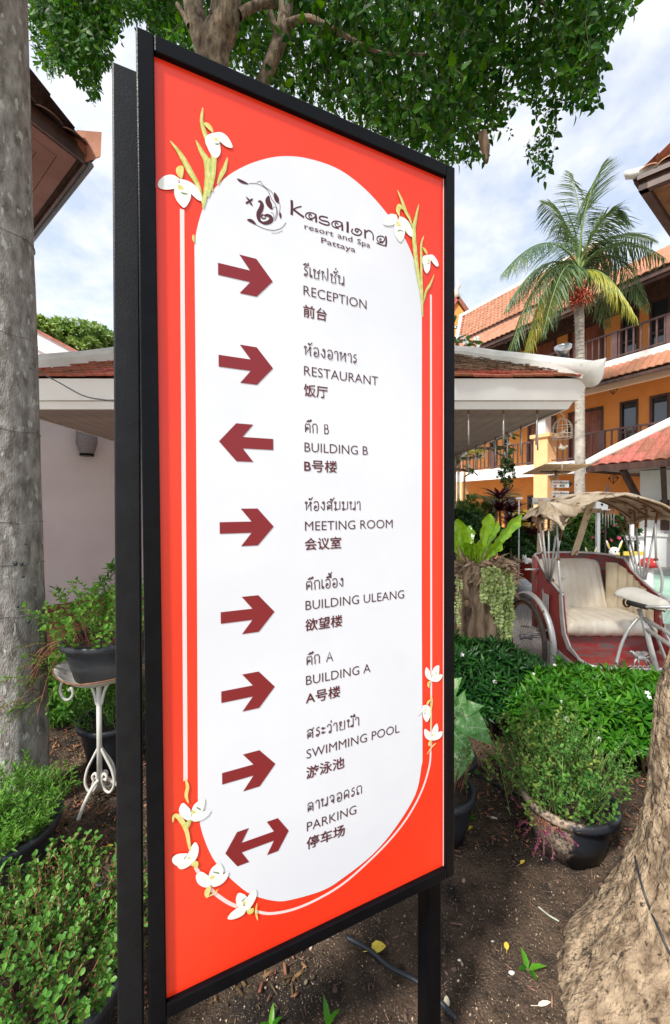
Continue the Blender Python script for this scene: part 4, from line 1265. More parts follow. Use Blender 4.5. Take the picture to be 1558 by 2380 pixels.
# ---------------------------------------------------------------- mauve wall on the left with lamp
def mauve_wall():
    A = Vector((-4.06, 5.3, 0)); d = Vector((.72, .8, 0)).normalized(); n = Vector((d.y, -d.x, 0))
    a = A - d * 1.6; L = 5.8
    root = thing('rendered_wall', tuple(a + d * L / 2), 'plain mauve rendered wall with brown painted base at the left', 'wall')
    MB().obox(a + Vector((0, 0, .2)), d * L, -n * .2, Vector((0, 0, 3.1))).build('wall_face', m_mauve, root)
    MB().obox(a - Vector((0, 0, .1)), d * L, -n * .2, Vector((0, 0, .3))).obox(a + n * .02 - Vector((0, 0, .1)), d * L, -n * .02, Vector((0, 0, .3))).build('skirting', m_brownband, root)
    # wall lantern
    s = 1.55; p = a + d * (1.6 + 1.05)
    hit = P(200, 1036, 5.7)
    t = (hit - a).dot(d)
    p = a + d * t + n * .10; p.z = hit.z + .02
    r2 = thing('wall_lantern', tuple(p), 'grey mesh wall lantern fixed under the white eave', 'lantern')
    b = MB(smooth=True)
    b.lathe(p, [(.10, .24), (.13, .19), (.135, .02), (.105, -.10), (.09, -.14)], 16)
    b.build('shade', mat('perforated_grey', (.16, .15, .16), (.36, .34, .36), sc=160, rough=.7, contrast=(.45, .55)), r2)
    b = MB(); b.lathe(p, [(.093, -.175), (.093, -.14)], 16, capb=True, capt=True); b.build('base_ring', m_black, r2)
    b = MB(); b.bar(p + Vector((0, 0, .1)), p + Vector((0, 0, .1)) - n * .11, .05); b.build('bracket', m_black, r2)
mauve_wall()

# ---------------------------------------------------------------- left neighbour eave, right corner eave
def wavy_tiles(root, C, d, inward, L, m, pitch=.5, w=.21, tl=.30, rows=3, amp=.035, z0=.0, name='roof_tile', maxn=120):
    tb = MB(smooth=True)
    seg = 6
    vs = []
    for yy in (0, 1.0):
        for k in range(seg + 1):
            u = k / seg
            vs.append((u - .5, yy, .5 * math.sin(u * PI) ** .8 * (1 if yy == 0 else .8)))
    for k in range(seg + 1):
        u = k / seg; vs.append((u - .5, 0, .5 * math.sin(u * PI) ** .8 - .22))
    fs = [(k, k + 1, seg + 2 + k, seg + 1 + k) for k in range(seg)] + [(2 * (seg + 1) + k, 2 * (seg + 1) + k + 1, k + 1, k) for k in range(seg)]
    tb.add(vs, fs)
    up = Vector((0, 0, 1))
    sl = (inward + up * pitch).normalized(); nn = (up - inward * pitch).normalized()
    Ms = []
    n = int(L / w)
    for r_ in range(rows):
        for i in range(n):
            p = C + d * (w * (i + .5)) + sl * (r_ * tl * .85) + nn * (z0 + r_ * .0)
            Ms.append(MT(p, d * w, sl * tl, nn * amp * 2 + rv(.0008)))
    pieces(name, tb, Ms, m, root, maxn, name + '_mass')

def eave_left():
    C = Vector((-2.586, 4.06, 0)); zt = 5.12
    dA = Vector((-.794, .607, 0)).normalized(); dB = Vector((-.44, -.898, 0)).normalized()
    root = thing('neighbouring_house', (-4.5, 4.0, 0), 'house at the left with pink boarded eave and dark wavy tile edge', 'house')
    LA, LB = 4.2, 3.0
    org = C + Vector((0, 0, zt))
    # soffit boards: parallel to edge A on the A side, parallel to edge B on the B side of the mitre
    # point(u,v) = C + dA*u + dB*v ; mitre u=v
    w = .145
    for i in range(12):
        v0, v1 = i * w + .05, (i + 1) * w + .05 - .006
        q = [org + dA * v0 + dB * v0, org + dA * LA + dB * v0, org + dA * LA + dB * v1, org + dA * v1 + dB * v1]
        MB().prism(q, (0, 0, .02)).build('soffit_board', m_soffit_pink, root)
        q = [org + dA * v0 + dB * v0, org + dA * v1 + dB * v1, org + dA * v1 + dB * LB, org + dA * v0 + dB * LB]
        MB().prism([p + Vector((0, 0, -.001)) for p in q], (0, 0, .02)).build('soffit_board', m_soffit_pink, root)
    q = [org, org + dA * LA, org + dA * LA + dB * 2, org + dA * 2 + dB * LB, org + dB * LB]
    MB().prism([p + Vector((0, 0, .024)) for p in q], (0, 0, .02)).build('eave_deck', m_tile_dark, root)
    # fascia B tall, shadow under the tiles put into its dark colour; A with gutter
    MB().obox(org - dA * .03 - Vector((0, 0, .03)), dB * LB, dA * .028, Vector((0, 0, .15))).build('fascia', m_wood_dark, root)
    MB().obox(org - dB * .0 - Vector((0, 0, .03)), dA * LA, dB * -.028, Vector((0, 0, .16))).build('fascia', m_wood_dark, root)
    g = MB(smooth=True); g.tube([org - dB * .075 + Vector((0, 0, .02)), org - dB * .075 + dA * LA + Vector((0, 0, .02))], .03, 10); g.build('gutter', mat('grey_gutter', (.20, .24, .28), rough=.3), root)
    wavy_tiles(root, org + Vector((0, 0, .10)) - dA * .10, dB, dA, LB, m_tile_dark, pitch=.45, w=.235, rows=4, amp=.03, maxn=40)
    wavy_tiles(root, org + Vector((0, 0, .14)) - dB * .13, dA, dB, LA, m_tile_dark, pitch=.55, w=.235, rows=3, amp=.04, maxn=40)
    # corner tile turned up
    b = MB(smooth=True)
    out = -(dA + dB).normalized()
    b.tube([org + Vector((0, 0, .16)) - out * .45 + Vector((0, 0, .16)), org + Vector((0, 0, .13)) - out * .1, org + Vector((0, 0, .13)) + out * .03], [.08, .08, .085], 12)
    b.build('hip_tile', m_tile_red, root)
    p = org + out * .0 - Vector((0, 0, .03))
    MB().prism([p + Vector((0, 0, .02)), p + out * .16 + Vector((0, 0, .11)), p + out * .17 + Vector((0, 0, .36)), p + Vector((0, 0, .33)) - out * .06], dA * .03).build('corner_ornament', m_terra, root)
    # roof mass and walls behind the trunk
    apex = org + (dA + dB) * 2.6 + Vector((0, 0, 1.1))
    b = MB(); o1 = org + Vector((0, 0, .07))
    b.add([o1, o1 + dA * LA, apex, o1 + dB * LB], [(0, 1, 2), (0, 2, 3)]); b.build('roof_deck', m_tile_dark, root)
    q = org + (dA + dB) * 1.15
    MB().obox((q.x, q.y, 0), dA * 3.0, dA * 0 + Vector((-.08, -.05, 0)), Vector((0, 0, zt - .01))).build('wall', m_mauve, root)
    MB().obox((q.x, q.y, 0), dB * 1.2, dB * 0 + Vector((-.09, .04, 0)), Vector((0, 0, zt - .012))).build('wall', m_mauve, root)
eave_left()

def eave_right():
    C = P(1484, 434, 5.0)
    root = thing('timber_eaved_house', (C.x + 2.5, C.y + .3, 0), 'house corner at the upper right with brown plank soffit and white ridge tip', 'house')
    dN = Vector((.777, -.63, 0)).normalized(); dF = Vector((.80, .60, 0)).normalized()
    org = C.copy()
    L = 2.6; w = .15
    for i in range(9):
        v0, v1 = .10 + i * w, .10 + (i + 1) * w - .006
        MB().prism([org + dN * v0 + dF * v0, org + dN * L + dF * v0, org + dN * L + dF * v1, org + dN * v1 + dF * v1], (0, 0, .02)).build('soffit_board', m_wood_sof, root)
        MB().prism([org + dN * v0 + dF * v0 - Vector((0, 0, .001)), org + dN * v1 + dF * v1, org + dN * v1 + dF * L, org + dN * v0 + dF * L], (0, 0, .02)).build('soffit_board', m_wood_sof, root)
    for d, o in ((dN, dF), (dF, dN)):
        MB().obox(org - Vector((0, 0, .06)), d * L, o * .09, Vector((0, 0, .15))).build('fascia', m_wood_dark, root)
        MB().obox(org - o * .045 + Vector((0, 0, .06)), d * L, o * .10, Vector((0, 0, .06))).build('fascia_trim', m_wood_dark, root)
        wavy_tiles(root, org + Vector((0, 0, .15)) - o * .07, d, o, L, m_tile, pitch=.6, w=.2, rows=2, amp=.03, maxn=40)
    b = MB(smooth=True); out = -(dN + dF).normalized()
    b.tube([org + Vector((0, 0, .34)) - out * .7, org + Vector((0, 0, .17)), org + out * .13 + Vector((0, 0, .15)), org + out * .17 + Vector((0, 0, .19))], [.065, .06, .05, .02], 10)
    b.build('ridge_cap', m_white_dirty, root)
    b = MB(); o1 = org + Vector((0, 0, .1)); ap = org + (dN + dF) * 2.2 + Vector((0, 0, 1.9))
    b.add([o1, o1 + dN * L, ap, o1 + dF * L], [(0, 1, 2), (0, 2, 3)]); b.build('roof_deck', m_tile_red, root)
    q = org + (dN + dF) * 1.25
    MB().obox((q.x, q.y, 0), dN * 1.3, Vector((.1, .08, 0)), Vector((0, 0, C.z - .01))).obox((q.x, q.y, 0), dF * 1.3, Vector((.1, -.08, 0)), Vector((0, 0, C.z - .012))).build('wall', m_cream, root)
eave_right()

def gable_left():
    y = 9.0
    p0, p1 = P(75, 766, y), P(214, 840, y)
    d = (p1 - p0).normalized()
    a = p0 - d * 3.2; e = p0 + d * 2.2
    root = thing('mauve_gabled_house', ((a.x + e.x) / 2, y + 2, 0), 'mauve gabled house rising behind the white eave at the left', 'house')
    n = Vector((-d.z, 0, d.x)); dp = Vector((0, 4.0, 0))
    MB().obox(a - n * .34, d * (e - a).length, Vector((0, .05, 0)), n * .34).build('verge_board', m_mauve, root)
    MB().obox(a - n * .52 + Vector((0, .08, 0)), d * (e - a).length, Vector((0, .05, 0)), n * .2).build('verge_board', m_mauve, root)
    MB().obox(a - n * .0 - Vector((0, .06, 0)), d * ((e - a).length + .1), dp, n * .06).build('roof', m_tile_red, root)
    MB().obox(a - n * .50 + Vector((0, .14, 0)), d * (e - a).length, Vector((0, 1.0, 0)), n * .02).build('soffit', m_brownband, root)
    top = a - n * .5
    MB().prism([(e.x - .6, y + 1.1, -.1), (a.x - 1.5, y + 1.1, -.1), (a.x - 1.5, y + 1.1, a.z - .5), (a.x, y + 1.1, a.z - .55), (e.x - .6, y + 1.1, e.z - .1)], (0, 3, 0)).build('wall', m_mauve, root)
gable_left()

# ---------------------------------------------------------------- orange resort building
def orange_building():
    D = Vector((-.506, .8626, 0)); N = Vector((-.8626, -.506, 0)); U = Vector((0, 0, 1))
    Q = Vector((8.22, 15.0, 0))
    def B(s, o, h): return Q + D * s + N * o + U * h
    root = thing('resort_building', tuple(B(1, -4, 0)), 'orange three storey resort building with tiled roof and brown balconies', 'building')
    s0, s1 = -8.0, 5.6
    W = -1.5
    def slab(sa, sb, oa, ob, ha, hb, name, m, par=root):
        return MB().obox(B(sa, oa, ha), D * (sb - sa), N * (ob - oa), U * (hb - ha)).build(name, m, par)
    # back wall per storey with door and window openings recessed
    def swall(px):
        r = (px - 779) / FPX
        return (9.51 - 15.76 * r) / (.506 + .8626 * r)
    ops = {0: [(1439, 1482, 'window', 2.1), (1320, 1403, 'door', 2.15), (1226, 1242, 'window', 2.1), (1173, 1200, 'window', 2.05), (1137, 1157, 'window', 2.0), (1075, 1088, 'window', 2.0), (1508, 1555, 'window', 2.1)],
           1: [(1508, 1555, 'window', 2.12), (1439, 1482, 'window', 2.12), (1319, 1401, 'door', 2.12), (1226, 1293, 'door', 2.12), (1138, 1156, 'window', 2.1), (1170, 1182, 'window', 2.1)],
           2: [(1506, 1555, 'window', 2.15), (1439, 1482, 'window', 2.15), (1318, 1401, 'door', 2.15), (1223, 1292, 'door', 2.15), (1170, 1197, 'window', 2.1), (1142, 1158, 'window', 2.1)]}
    floors = [0.0, 3.27, 6.5]; tops = [2.95, 6.15, 9.9]
    for k in range(3):
        f, t = floors[k], tops[k]
        segs = sorted([(min(swall(a), swall(b)), max(swall(a), swall(b)), kind, hh) for a, b, kind, hh in ops[k]])
        cur = s0
        wb = MB()
        for (a, b, kind, hh) in segs:
            sill = 0.0 if (kind == 'door') else (0.25 if k else .25)
            wb.obox(B(cur, W - .2, f), D * (a - cur), N * .2, U * (t - f))
            wb.obox(B(a, W - .2, f + hh), D * (b - a), N * .2, U * (t - f - hh))
            if sill: wb.obox(B(a, W - .2, f), D * (b - a), N * .2, U * sill)
            cur = b
        wb.obox(B(cur, W - .2, f), D * (s1 + (3 if k == 0 else 0) - cur), N * .2, U * (t - f))
        wb.build('wall', m_orange, root)
        for (a, b, kind, hh) in segs:
            w = b - a; f0 = f + (0.0 if kind == 'door' else .25); h = hh - (f0 - f)
            if kind == 'door':
                fr = MB(); t_ = .09
                fr.obox(B(a, W - .1, f0), D * t_, N * .13, U * h).obox(B(b - t_, W - .1, f0), D * t_, N * .13, U * h).obox(B(a + t_, W - .1, f0 + h - t_), D * (w - 2 * t_), N * .13, U * t_)
                dr = fr.build('door', m_wood_dark, root)
                lf = MB(); mid = (a + b) / 2
                for (u, v) in ((a + t_, mid - .006), (mid + .006, b - t_)):
                    lf.obox(B(u, W - .09, f0 + .01), D * (v - u), N * .05, U * (h - t_ - .015))
                    ww = v - u
                    for (z0, z1) in ((.15, .62), (.75, 1.5), (1.6, h - .25)):
                        if z1 > z0: lf.obox(B(u + .1, W - .04, f0 + z0), D * (ww - .2), N * .015, U * (z1 - z0))
                lf.build('door_leaf', m_wood_red, dr)
                MB().ball(B(mid + .07, W - .01, f0 + 1.0), .035, 8, 5).build('handle', m_rail, dr)
            else:
                t_ = .075
                fr = MB()
                fr.obox(B(a, W - .1, f0), D * t_, N * .12, U * h).obox(B(b - t_, W - .1, f0), D * t_, N * .12, U * h).obox(B(a + t_, W - .1, f0 + h - t_), D * (w - 2 * t_), N * .12, U * t_).obox(B(a + t_, W - .1, f0), D * (w - 2 * t_), N * .12, U * t_)
                if h > 1.5: fr.obox(B(a + t_, W - .1, f0 + .72), D * (w - 2 * t_), N * .11, U * .09)
                wd = fr.build('window', m_wood_dark, root)
                MB().obox(B(a + t_, W - .09, f0 + t_), D * (w - 2 * t_), N * .02, U * (h - 2 * t_)).build('pane', m_glass, wd)
    # storey slabs and white band beams
    slab(s0, 9.5, W - .19, .0, 3.05, 3.27, 'balcony_floor', m_white)
    slab(s0, 9.5, -.16, .06, 2.80, 3.25, 'white_band', m_white)
    slab(s0, s1, W - .19, .0, 6.30, 6.5, 'balcony_floor', m_cream)
    slab(s0, s1, -.14, .05, 6.28, 6.50, 'ledge', m_white_dirty)
    slab(s0, s1, -.12, .02, 5.55, 5.95, 'beam', m_cream)
    # end wall and back
    slab(s0, s1, -8, W - .2, 0, 9.0, 'core', m_orange)
    # pillars
    def sedge(px):
        r = (px - 779) / FPX
        return (8.22 - 15.0 * r) / (.506 + .8626 * r)
    pil = sedge(1275), sedge(1243)
    slab(min(pil), max(pil), -.55, .08, 0, 4.28, 'pillar', m_peach)
    slab(min(pil) - .12, max(pil) + .12, -.62, .16, 4.28, 4.42, 'pillar_cap', m_peach)
    slab(min(pil) + .18, max(pil) + .0, -.45, -.05, 4.42, 6.3, 'upper_post', m_white)
    pl = sedge(1076), sedge(1054)
    slab(min(pl), max(pl), -.5, .08, 0, 2.8, 'pillar', m_peach)
    slab(sedge(1640), sedge(1585), -.5, .08, 0, 4.4, 'pillar', m_peach)
    # skirt roof with wavy tiles below the upper balcony
    tb = MB(smooth=True); seg = 6; vs = []
    for yy in (0, 1.0):
        for k in range(seg + 1):
            u = k / seg; vs.append((u - .5, yy, .5 * math.sin(u * PI) ** .8 * (1 if yy == 0 else .75)))
    for k in range(seg + 1):
        u = k / seg; vs.append((u - .5, 0, .5 * math.sin(u * PI) ** .8 - .35))
    fs = [(k, k + 1, seg + 2 + k, seg + 1 + k) for k in range(seg)] + [(2 * (seg + 1) + k, 2 * (seg + 1) + k + 1, k + 1, k) for k in range(seg)]
    tb.add(vs, fs)
    def tiles(sa, sb, oe, he, ot, ht, w, rows, par, m=m_tile, maxn=300, verge=0.0):
        """tile field from eave (oe,he) up to (ot,ht)"""
        a = B(0, oe, he); c = B(0, ot, ht)
        sl = (c - a); L = sl.length; sl.normalize(); nn = D.cross(sl); nn = nn if nn.z > 0 else -nn
        Ms = []
        n = int((sb - sa) / w)
        for r_ in range(rows):
            tl = L / rows
            for i in range(n):
                p = B(sa + w * (i + .5) + verge * r_ / rows, oe, he) + sl * (r_ * tl) + nn * .03
                Ms.append(MT(p, D * w, sl * tl * 1.12, nn * .075))
        pieces('roof_tile', tb, Ms, m, par, maxn, 'roof_tile_mass')
        MB().add([B(sa, oe, he), B(sb, oe, he), B(sb + verge, ot, ht), B(sa + verge, ot, ht)], [(0, 1, 2, 3)]).build('roof_deck', m_tile, par)
    sk = slab(-8, s1, .5, .56, 5.60, 5.70, 'skirt_roof', m_wood_dark)
    tiles(-6.5, s1, .58, 5.74, .02, 6.27, .20, 3, sk, maxn=80)
    MB().prism([B(-8, .02, 5.95), B(-8, .5, 5.60), B(-8, .5, 5.66), B(-8, .02, 6.05)], D * (s1 + 8)).build('skirt_soffit', m_wood_dark, sk)
    # main roof
    rf = slab(-8, s1, .78, .86, 8.30, 8.48, 'roof', m_wood_dark)
    tiles(-6.6, s1, .92, 8.46, -1.2, 10.05, .22, 8, rf, maxn=300)
    MB().prism([B(-8, W - .2, 9.72), B(-8, .8, 8.34), B(-8, .8, 8.40), B(-8, W - .2, 9.80)], D * (s1 + 8)).build('soffit', m_wood_dark, rf)
    MB().obox(B(-8, .70, 8.22), D * (s1 + 8), N * .08, U * .12).build('fascia', m_wood_dark, rf)
    u0, u1 = -1.6, 5.6
    MB().obox(B(u0, -1.12, 10.0), D * (u1 - u0), N * .06, U * .14).build('fascia', m_wood_dark, rf)
    tiles(u0, u1, -1.05, 10.12, -3.1, 12.55, .22, 10, rf, maxn=0, verge=1.5)
    MB().prism([B(u0, -1.1, 10.0), B(u1, -1.1, 10.0), B(u1 + 1.5, -3.1, 12.45), B(u0 + 1.5, -3.1, 12.45)], N * -.05).build('roof_deck', m_tile, rf)
    MB().bar(B(u0 + 1.4, -3.1, 12.62), B(u1 + 1.6, -3.1, 12.62), .2, .16).build('ridge_cap', m_white_dirty, rf)
    MB().bar(B(u1, -1.05, 10.2), B(u1 + 1.55, -3.12, 12.62), .16, .12).build('verge_cap', m_white_dirty, rf)
    MB().prism([B(-8, -1.2, 10.0), B(-8, -5.5, 10.0), B(-8, -5.5, 8.6), B(-8, -1.2, 8.6)], D * (s1 + 8)).build('roof_core', m_tile_dark, rf)
    # railings
    bal = MB(); bal.box((0, 0, .42), (.042, .042, .84)); bme = bal.mesh('baluster', m_rail)
    newel = MB(); newel.box((0, 0, .46), (.19, .10, .92)); nme = newel.mesh('newel_post', m_rail)
    ang = math.atan2(D.y, D.x)
    def railing(sa, sb, f, h, skip=None, newels=()):
        r = MB()
        def seg_(a, b):
            r.obox(B(a, -.06, f + h - .05), D * (b - a), N * .07, U * .055)
            r.obox(B(a, -.045, f + .07), D * (b - a), N * .04, U * .045)
        if skip: seg_(sa, skip[0]); seg_(skip[1], sb)
        else: seg_(sa, sb)
        o = r.build('railing', m_rail, root)
        s_ = sa
        while s_ < sb:
            if not (skip and skip[0] - .05 < s_ < skip[1] + .05):
                inst('baluster', bme, Matrix.Translation(B(s_, -.025, f + .05)) @ Matrix.Rotation(ang, 4, 'Z'), o)
            s_ += .205
        for q in newels:
            inst('newel_post', nme, Matrix.Translation(B(q, -.02, f + .0)) @ Matrix.Rotation(ang, 4, 'Z'), o)
        return o
    railing(-5.6, s1, 6.5, .93, None, [sedge(1555), sedge(1425), sedge(1262), sedge(1152)])
    railing(-5.6, 8.0, 3.27, .93, (min(pil) - .1, max(pil) + .1), [sedge(1398), sedge(1145)])
    # ground floor arches edge
    return B, sedge, swall
BLD, sedge, swall = orange_building()

def pendant(px, py, o, label, sz=.17):
    r = (px - 779) / FPX
    # lamp hangs midway over the balcony
    Qx, Qy = 8.22 - .8626 * o, 15 - .506 * o
    s = (Qx - Qy * r) / (.506 + .8626 * r)
    y = Qy + .8626 * s
    c = P(px, py, y)
    root = thing('pendant_lamp', tuple(c), label, 'pendant lamp', 'wire pendant lamps over the balconies')
    b = MB()
    k6 = [Vector((math.cos(a * PI / 3), math.sin(a * PI / 3), 0)) for a in range(6)]
    R_ = sz
    for i in range(6):
        p = c + k6[i] * R_ + Vector((0, 0, .03)); q = c + k6[(i + 1) % 6] * R_ + Vector((0, 0, .03))
        b.bar(p, q, .014); b.bar(p, c + Vector((0, 0, -.18)), .014); b.bar(p, c + Vector((0, 0, .16)) + k6[i] * .03, .014)
    b.build('wire_frame', m_lampmetal, root)
    MB().bar(c + Vector((0, 0, .13)), c + Vector((0, 0, .42)), .012).build('cord', m_lampmetal, root)
    MB(smooth=True).ball(c + Vector((0, 0, .05)), .05, 8, 6).build('bulb', m_bulb, root)
pendant(1426, 905, -.8, 'diamond wire lamp over the first floor balcony beside the porch roof')
pendant(1426, 1113, -.8, 'diamond wire lamp above the ground floor walkway near the white pillar')
pendant(1178, 1129, -.8, 'diamond wire lamp above the ground floor walkway at the left')
pendant(1414, 703, -.8, 'wire lamp under the top floor eave right of the palm')
pendant(1176, 799, -.8, 'wire lamp under the top floor eave left of the palm')

def far_gable():
    y = 27.0
    root = thing('far_gable_house', tuple(P(1062, 760, y)), 'orange gable with pale finial far behind the tiled roof', 'house')
    a, b_, c = P(1030, 742, y), P(1063, 693, y), P(1098, 742, y)
    g = P(1098, 1180, y)
    MB().prism([P(1034, 745, y), P(1063, 703, y), P(1093, 745, y), (g.x - .2, y, 0), (a.x + .2, y, 0)], (0, 5, 0)).build('wall', m_orange, root)
    MB().bar(b_, c + (c - b_) * .15, .35, .25).bar(a, b_, .35, .25).build('verge_board', m_tile_red, root)
    MB().prism([b_ + Vector((0, .3, .1)), c + Vector((.3, .3, 0)), c + Vector((.3, .3, -.3)), b_ + Vector((0, .3, -.2))], (0, 5, 0)).build('roof', m_tile, root)
    bb = MB(smooth=True); bb.tube([b_, b_ + Vector((-.1, 0, .5)), b_ + Vector((.1, 0, .8)), b_ + Vector((-.02, 0, 1.3))], [.25, .14, .16, .02], 6); bb.build('finial', m_bone, root)
far_gable()

# ---------------------------------------------------------------- reception porch at the right
def porch():
    K = Vector((6.43, 10.0, 2.62)); e = Vector((.506, -.8626, 0)); inn = Vector((.8626, .506, 0)); U = Vector((0, 0, 1))
    root = thing('reception_porch', (8.6, 9.6, 0), 'porch with red wavy roof tiles, white hip cap and white pillar at the right', 'porch')
    tb = MB(smooth=True); seg = 6; vs = []
    for yy in (0, 1.0):
        for k in range(seg + 1):
            u = k / seg; vs.append((u - .5, yy, .5 * math.sin(u * PI) ** .8 * (1 if yy == 0 else .7)))
    for k in range(seg + 1):
        u = k / seg; vs.append((u - .5, 0, .5 * math.sin(u * PI) ** .8 - .3))
    tb.add(vs, [(k, k + 1, seg + 2 + k, seg + 1 + k) for k in range(seg)] + [(2 * (seg + 1) + k, 2 * (seg + 1) + k + 1, k + 1, k) for k in range(seg)])
    tan = .72
    sl = (inn + U * tan).normalized(); nn = (U - inn * tan).normalized()
    Ms = []; w, tl = .235, .33
    for r_ in range(9):
        d_in = r_ * tl * sl.dot(inn)
        for i in range(18):
            s_ = (i + .5) * w
            if s_ > d_in + .12:
                Ms.append(MT(K + e * s_ + sl * (r_ * tl) + nn * .02, e * w, sl * tl * 1.15, nn * .09))
    pieces('roof_tile', tb, Ms, m_tile_red, root, 220)
    L = 4.2
    MB().add([K, K + e * L, K + e * L + inn * 2.6 + U * 2.6 * tan, K + (e + inn) * 2.6 + U * 2.6 * tan], [(0, 1, 2, 3)]).build('roof_deck', m_tile_red, root)
    MB().add([K, K + (e + inn) * 2.6 + U * 2.6 * tan, K + inn * L], [(0, 1, 2)]).build('roof_deck', m_tile_red, root)
    hd = (e + inn + U * tan)
    b = MB(smooth=True); b.tube([K - (e + inn) * .28 + U * .10, K - (e + inn) * .05 + U * .02, K + hd * .4 + U * .08, K + hd * 2.6 + U * .1], [.02, .10, .12, .13], 8); b.build('hip_cap', m_white_dirty, root)
    MB().obox(K - U * .16 - inn * .02, e * L, inn * .06, U * .15).build('eave_board', m_wood_dark, root)
    MB().obox(K - U * .16 - e * .02, inn * L, e * .06, U * .148).build('eave_board', m_wood_dark, root)
    MB().prism([K + (e + inn) * .06 - U * .10, K + e * L + inn * .06 - U * .10, K + e * L + inn * 2.2 - U * .1, K + inn * 2.2 + e * .06 - U * .1], (0, 0, .03)).build('ceiling', m_soffit, root)
    c = Vector((8.22, 10.0, 0))
    ang = math.atan2(e.y, e.x)
    MB().box(c + U * 1.25, (.52, .52, 2.5), ang).build('pillar', m_white, root)
    MB().box(c + U * .42, (.66, .66, .86), ang).build('plinth', m_white, root)
    MB().box(c + U * .88, (.74, .74, .07), ang).build('plinth_cap', m_white, root)
    for (a, b_) in ((K + e * .75 + inn * .12 - U * .14, c + U * 1.35 - e * .1 - inn * .25), (K + e * 1.55 + inn * .1 - U * .14, c + U * 1.45 + e * .28 - inn * .28)):
        MB().bar(a, b_, .10, .14).build('brace', m_wood_dark, root)
    MB().obox(c + e * .2 - inn * .33 + U * 1.0, e * .16, inn * .08, U * .75).build('brace_block', m_wood_dark, root)
    # dark doorway wall behind the pillar
    q = c + e * .6 + inn * .6
    MB().obox((q.x, q.y, 0), e * 3, inn * .2, U * 2.5).build('side_wall', m_wood_red, root)
    MB().prism([Pz(1490, 1330, 0) , Pz(1600, 1290, 0), Pz(1700, 1310, 0), Pz(1600, 1345, 0)], (0, 0, .10)).build('step', mat('grey_deck', (.28, .27, .25), (.40, .39, .36), sc=8, rough=.8), root)
porch()
# ================================================================ TREES
def barked(b, pts, radii, seg=28, amp=.08, fx=3.0, fz=1.2, ridge=0.0, n=8, flute=0.0):
    """trunk surface with knotty relief"""
    q = smoothpts(pts, n); k = len(q)
    rs = []
    for i in range(k):
        t = i / (k - 1) * (len(radii) - 1); j = min(int(t), len(radii) - 2)
        rs.append(radii[j] + (radii[j + 1] - radii[j]) * (t - j))
    vs = []; a = None
    for i, p in enumerate(q):
        t = (q[min(i + 1, k - 1)] - q[max(i - 1, 0)]).normalized()
        if a is None: a = frame_from(t, Vector((0, 1, 0)))[0]
        a = (a - t * a.dot(t)).normalized(); c = a.cross(t)
        for s_ in range(seg):
            an = 2 * PI * s_ / seg
            d = a * math.cos(an) + c * math.sin(an)
            r_ = rs[i] * (1 + amp * noise.noise(Vector((d.x * fx, d.y * fx, p.z * fz + d.z))) + amp * .5 * noise.noise(Vector((d.x * fx * 3, d.y * fx * 3, p.z * fz * 3))) + ridge * noise.noise(Vector((an * 4, 3, p.z * 1.5))) + flute * rs[i] * math.sin(an * 5 + p.z))
            vs.append(p + d * r_)
    fs = [(i * seg + s_, i * seg + (s_ + 1) % seg, (i + 1) * seg + (s_ + 1) % seg, (i + 1) * seg + s_) for i in range(k - 1) for s_ in range(seg)]
    fs.append(tuple((k - 1) * seg + s_ for s_ in range(seg)))
    b.add(vs, fs)
    return b

def left_trunk():
    root = thing('grey_palm', (-1.64, 2.0, 0), 'pale grey mottled palm trunk cut off by the left edge of the photo', 'tree')
    b = MB(smooth=True)
    barked(b, [(-1.64, 2.0, -.1), (-1.635, 2.0, .25), (-1.65, 2.0, 1.2), (-1.675, 2.0, 2.4), (-1.70, 2.0, 3.8), (-1.76, 2.0, 9.5)], [.140, .132, .130, .128, .125, .12], 40, .035, 2, 1.0, n=24)
    b.build('trunk', m_bark_pale, root)
    b = MB(smooth=True)
    for z in (.62, 1.02, 1.27, 1.48, 1.93, 2.4, 2.9):
        cx_ = float(np.interp(z, [.25, 1.2, 2.4, 3.8], [-1.635, -1.65, -1.675, -1.70])); rq = float(np.interp(z, [.25, 1.2, 2.4, 3.8], [.1325, .1305, .1285, .1255]))
        b.tube([(cx_ + rq * math.cos(t * PI / 20), 2.0 + rq * math.sin(t * PI / 20), z + .004 * math.sin(t)) for t in range(41)], .0025, 4)
    b.build('ring_scar', m_bark_pale, root)
    b = MB(smooth=True)
    for (px, py, r_) in ((50, 1310, .012), (80, 1311, .010), (88, 1340, .007), (62, 1410, .0065), (100, 1265, .006), (112, 1445, .009)):
        px = px * .48
        for Y in (1.871,):
            p = P(px + 12, py, 1.876)
            b.ball(p, (r_, .006, r_), 10, 6)
    b.build('knot_hole', m_plastic, root)
    # fronds high above the picture
    f = MB(smooth=True)
    for k in range(9):
        a = k * .7; d = Vector((math.cos(a), math.sin(a), .5))
        pts = [Vector((-1.76, 2, 9.4)) + Vector((math.cos(a), math.sin(a), 0)) * (r_) + Vector((0, 0, .9 * r_ - .35 * r_ * r_)) for r_ in (0, .6, 1.2, 1.8, 2.4)]
        f.tube(pts, [.03, .025, .02, .015, .008], 5)
        for j in range(26):
            t = j / 25; p = pts[min(int(t * 4), 3)].lerp(pts[min(int(t * 4), 3) + 1], t * 4 - min(int(t * 4), 3))
            for s_ in (-1, 1):
                f.leaf(p, Vector((-math.sin(a) * s_, math.cos(a) * s_, -.3)) + Vector((math.cos(a), math.sin(a), 0)) * .5, Vector((0, 0, 1)), .55, .05)
    f.build('frond', m_palm, root)
left_trunk()

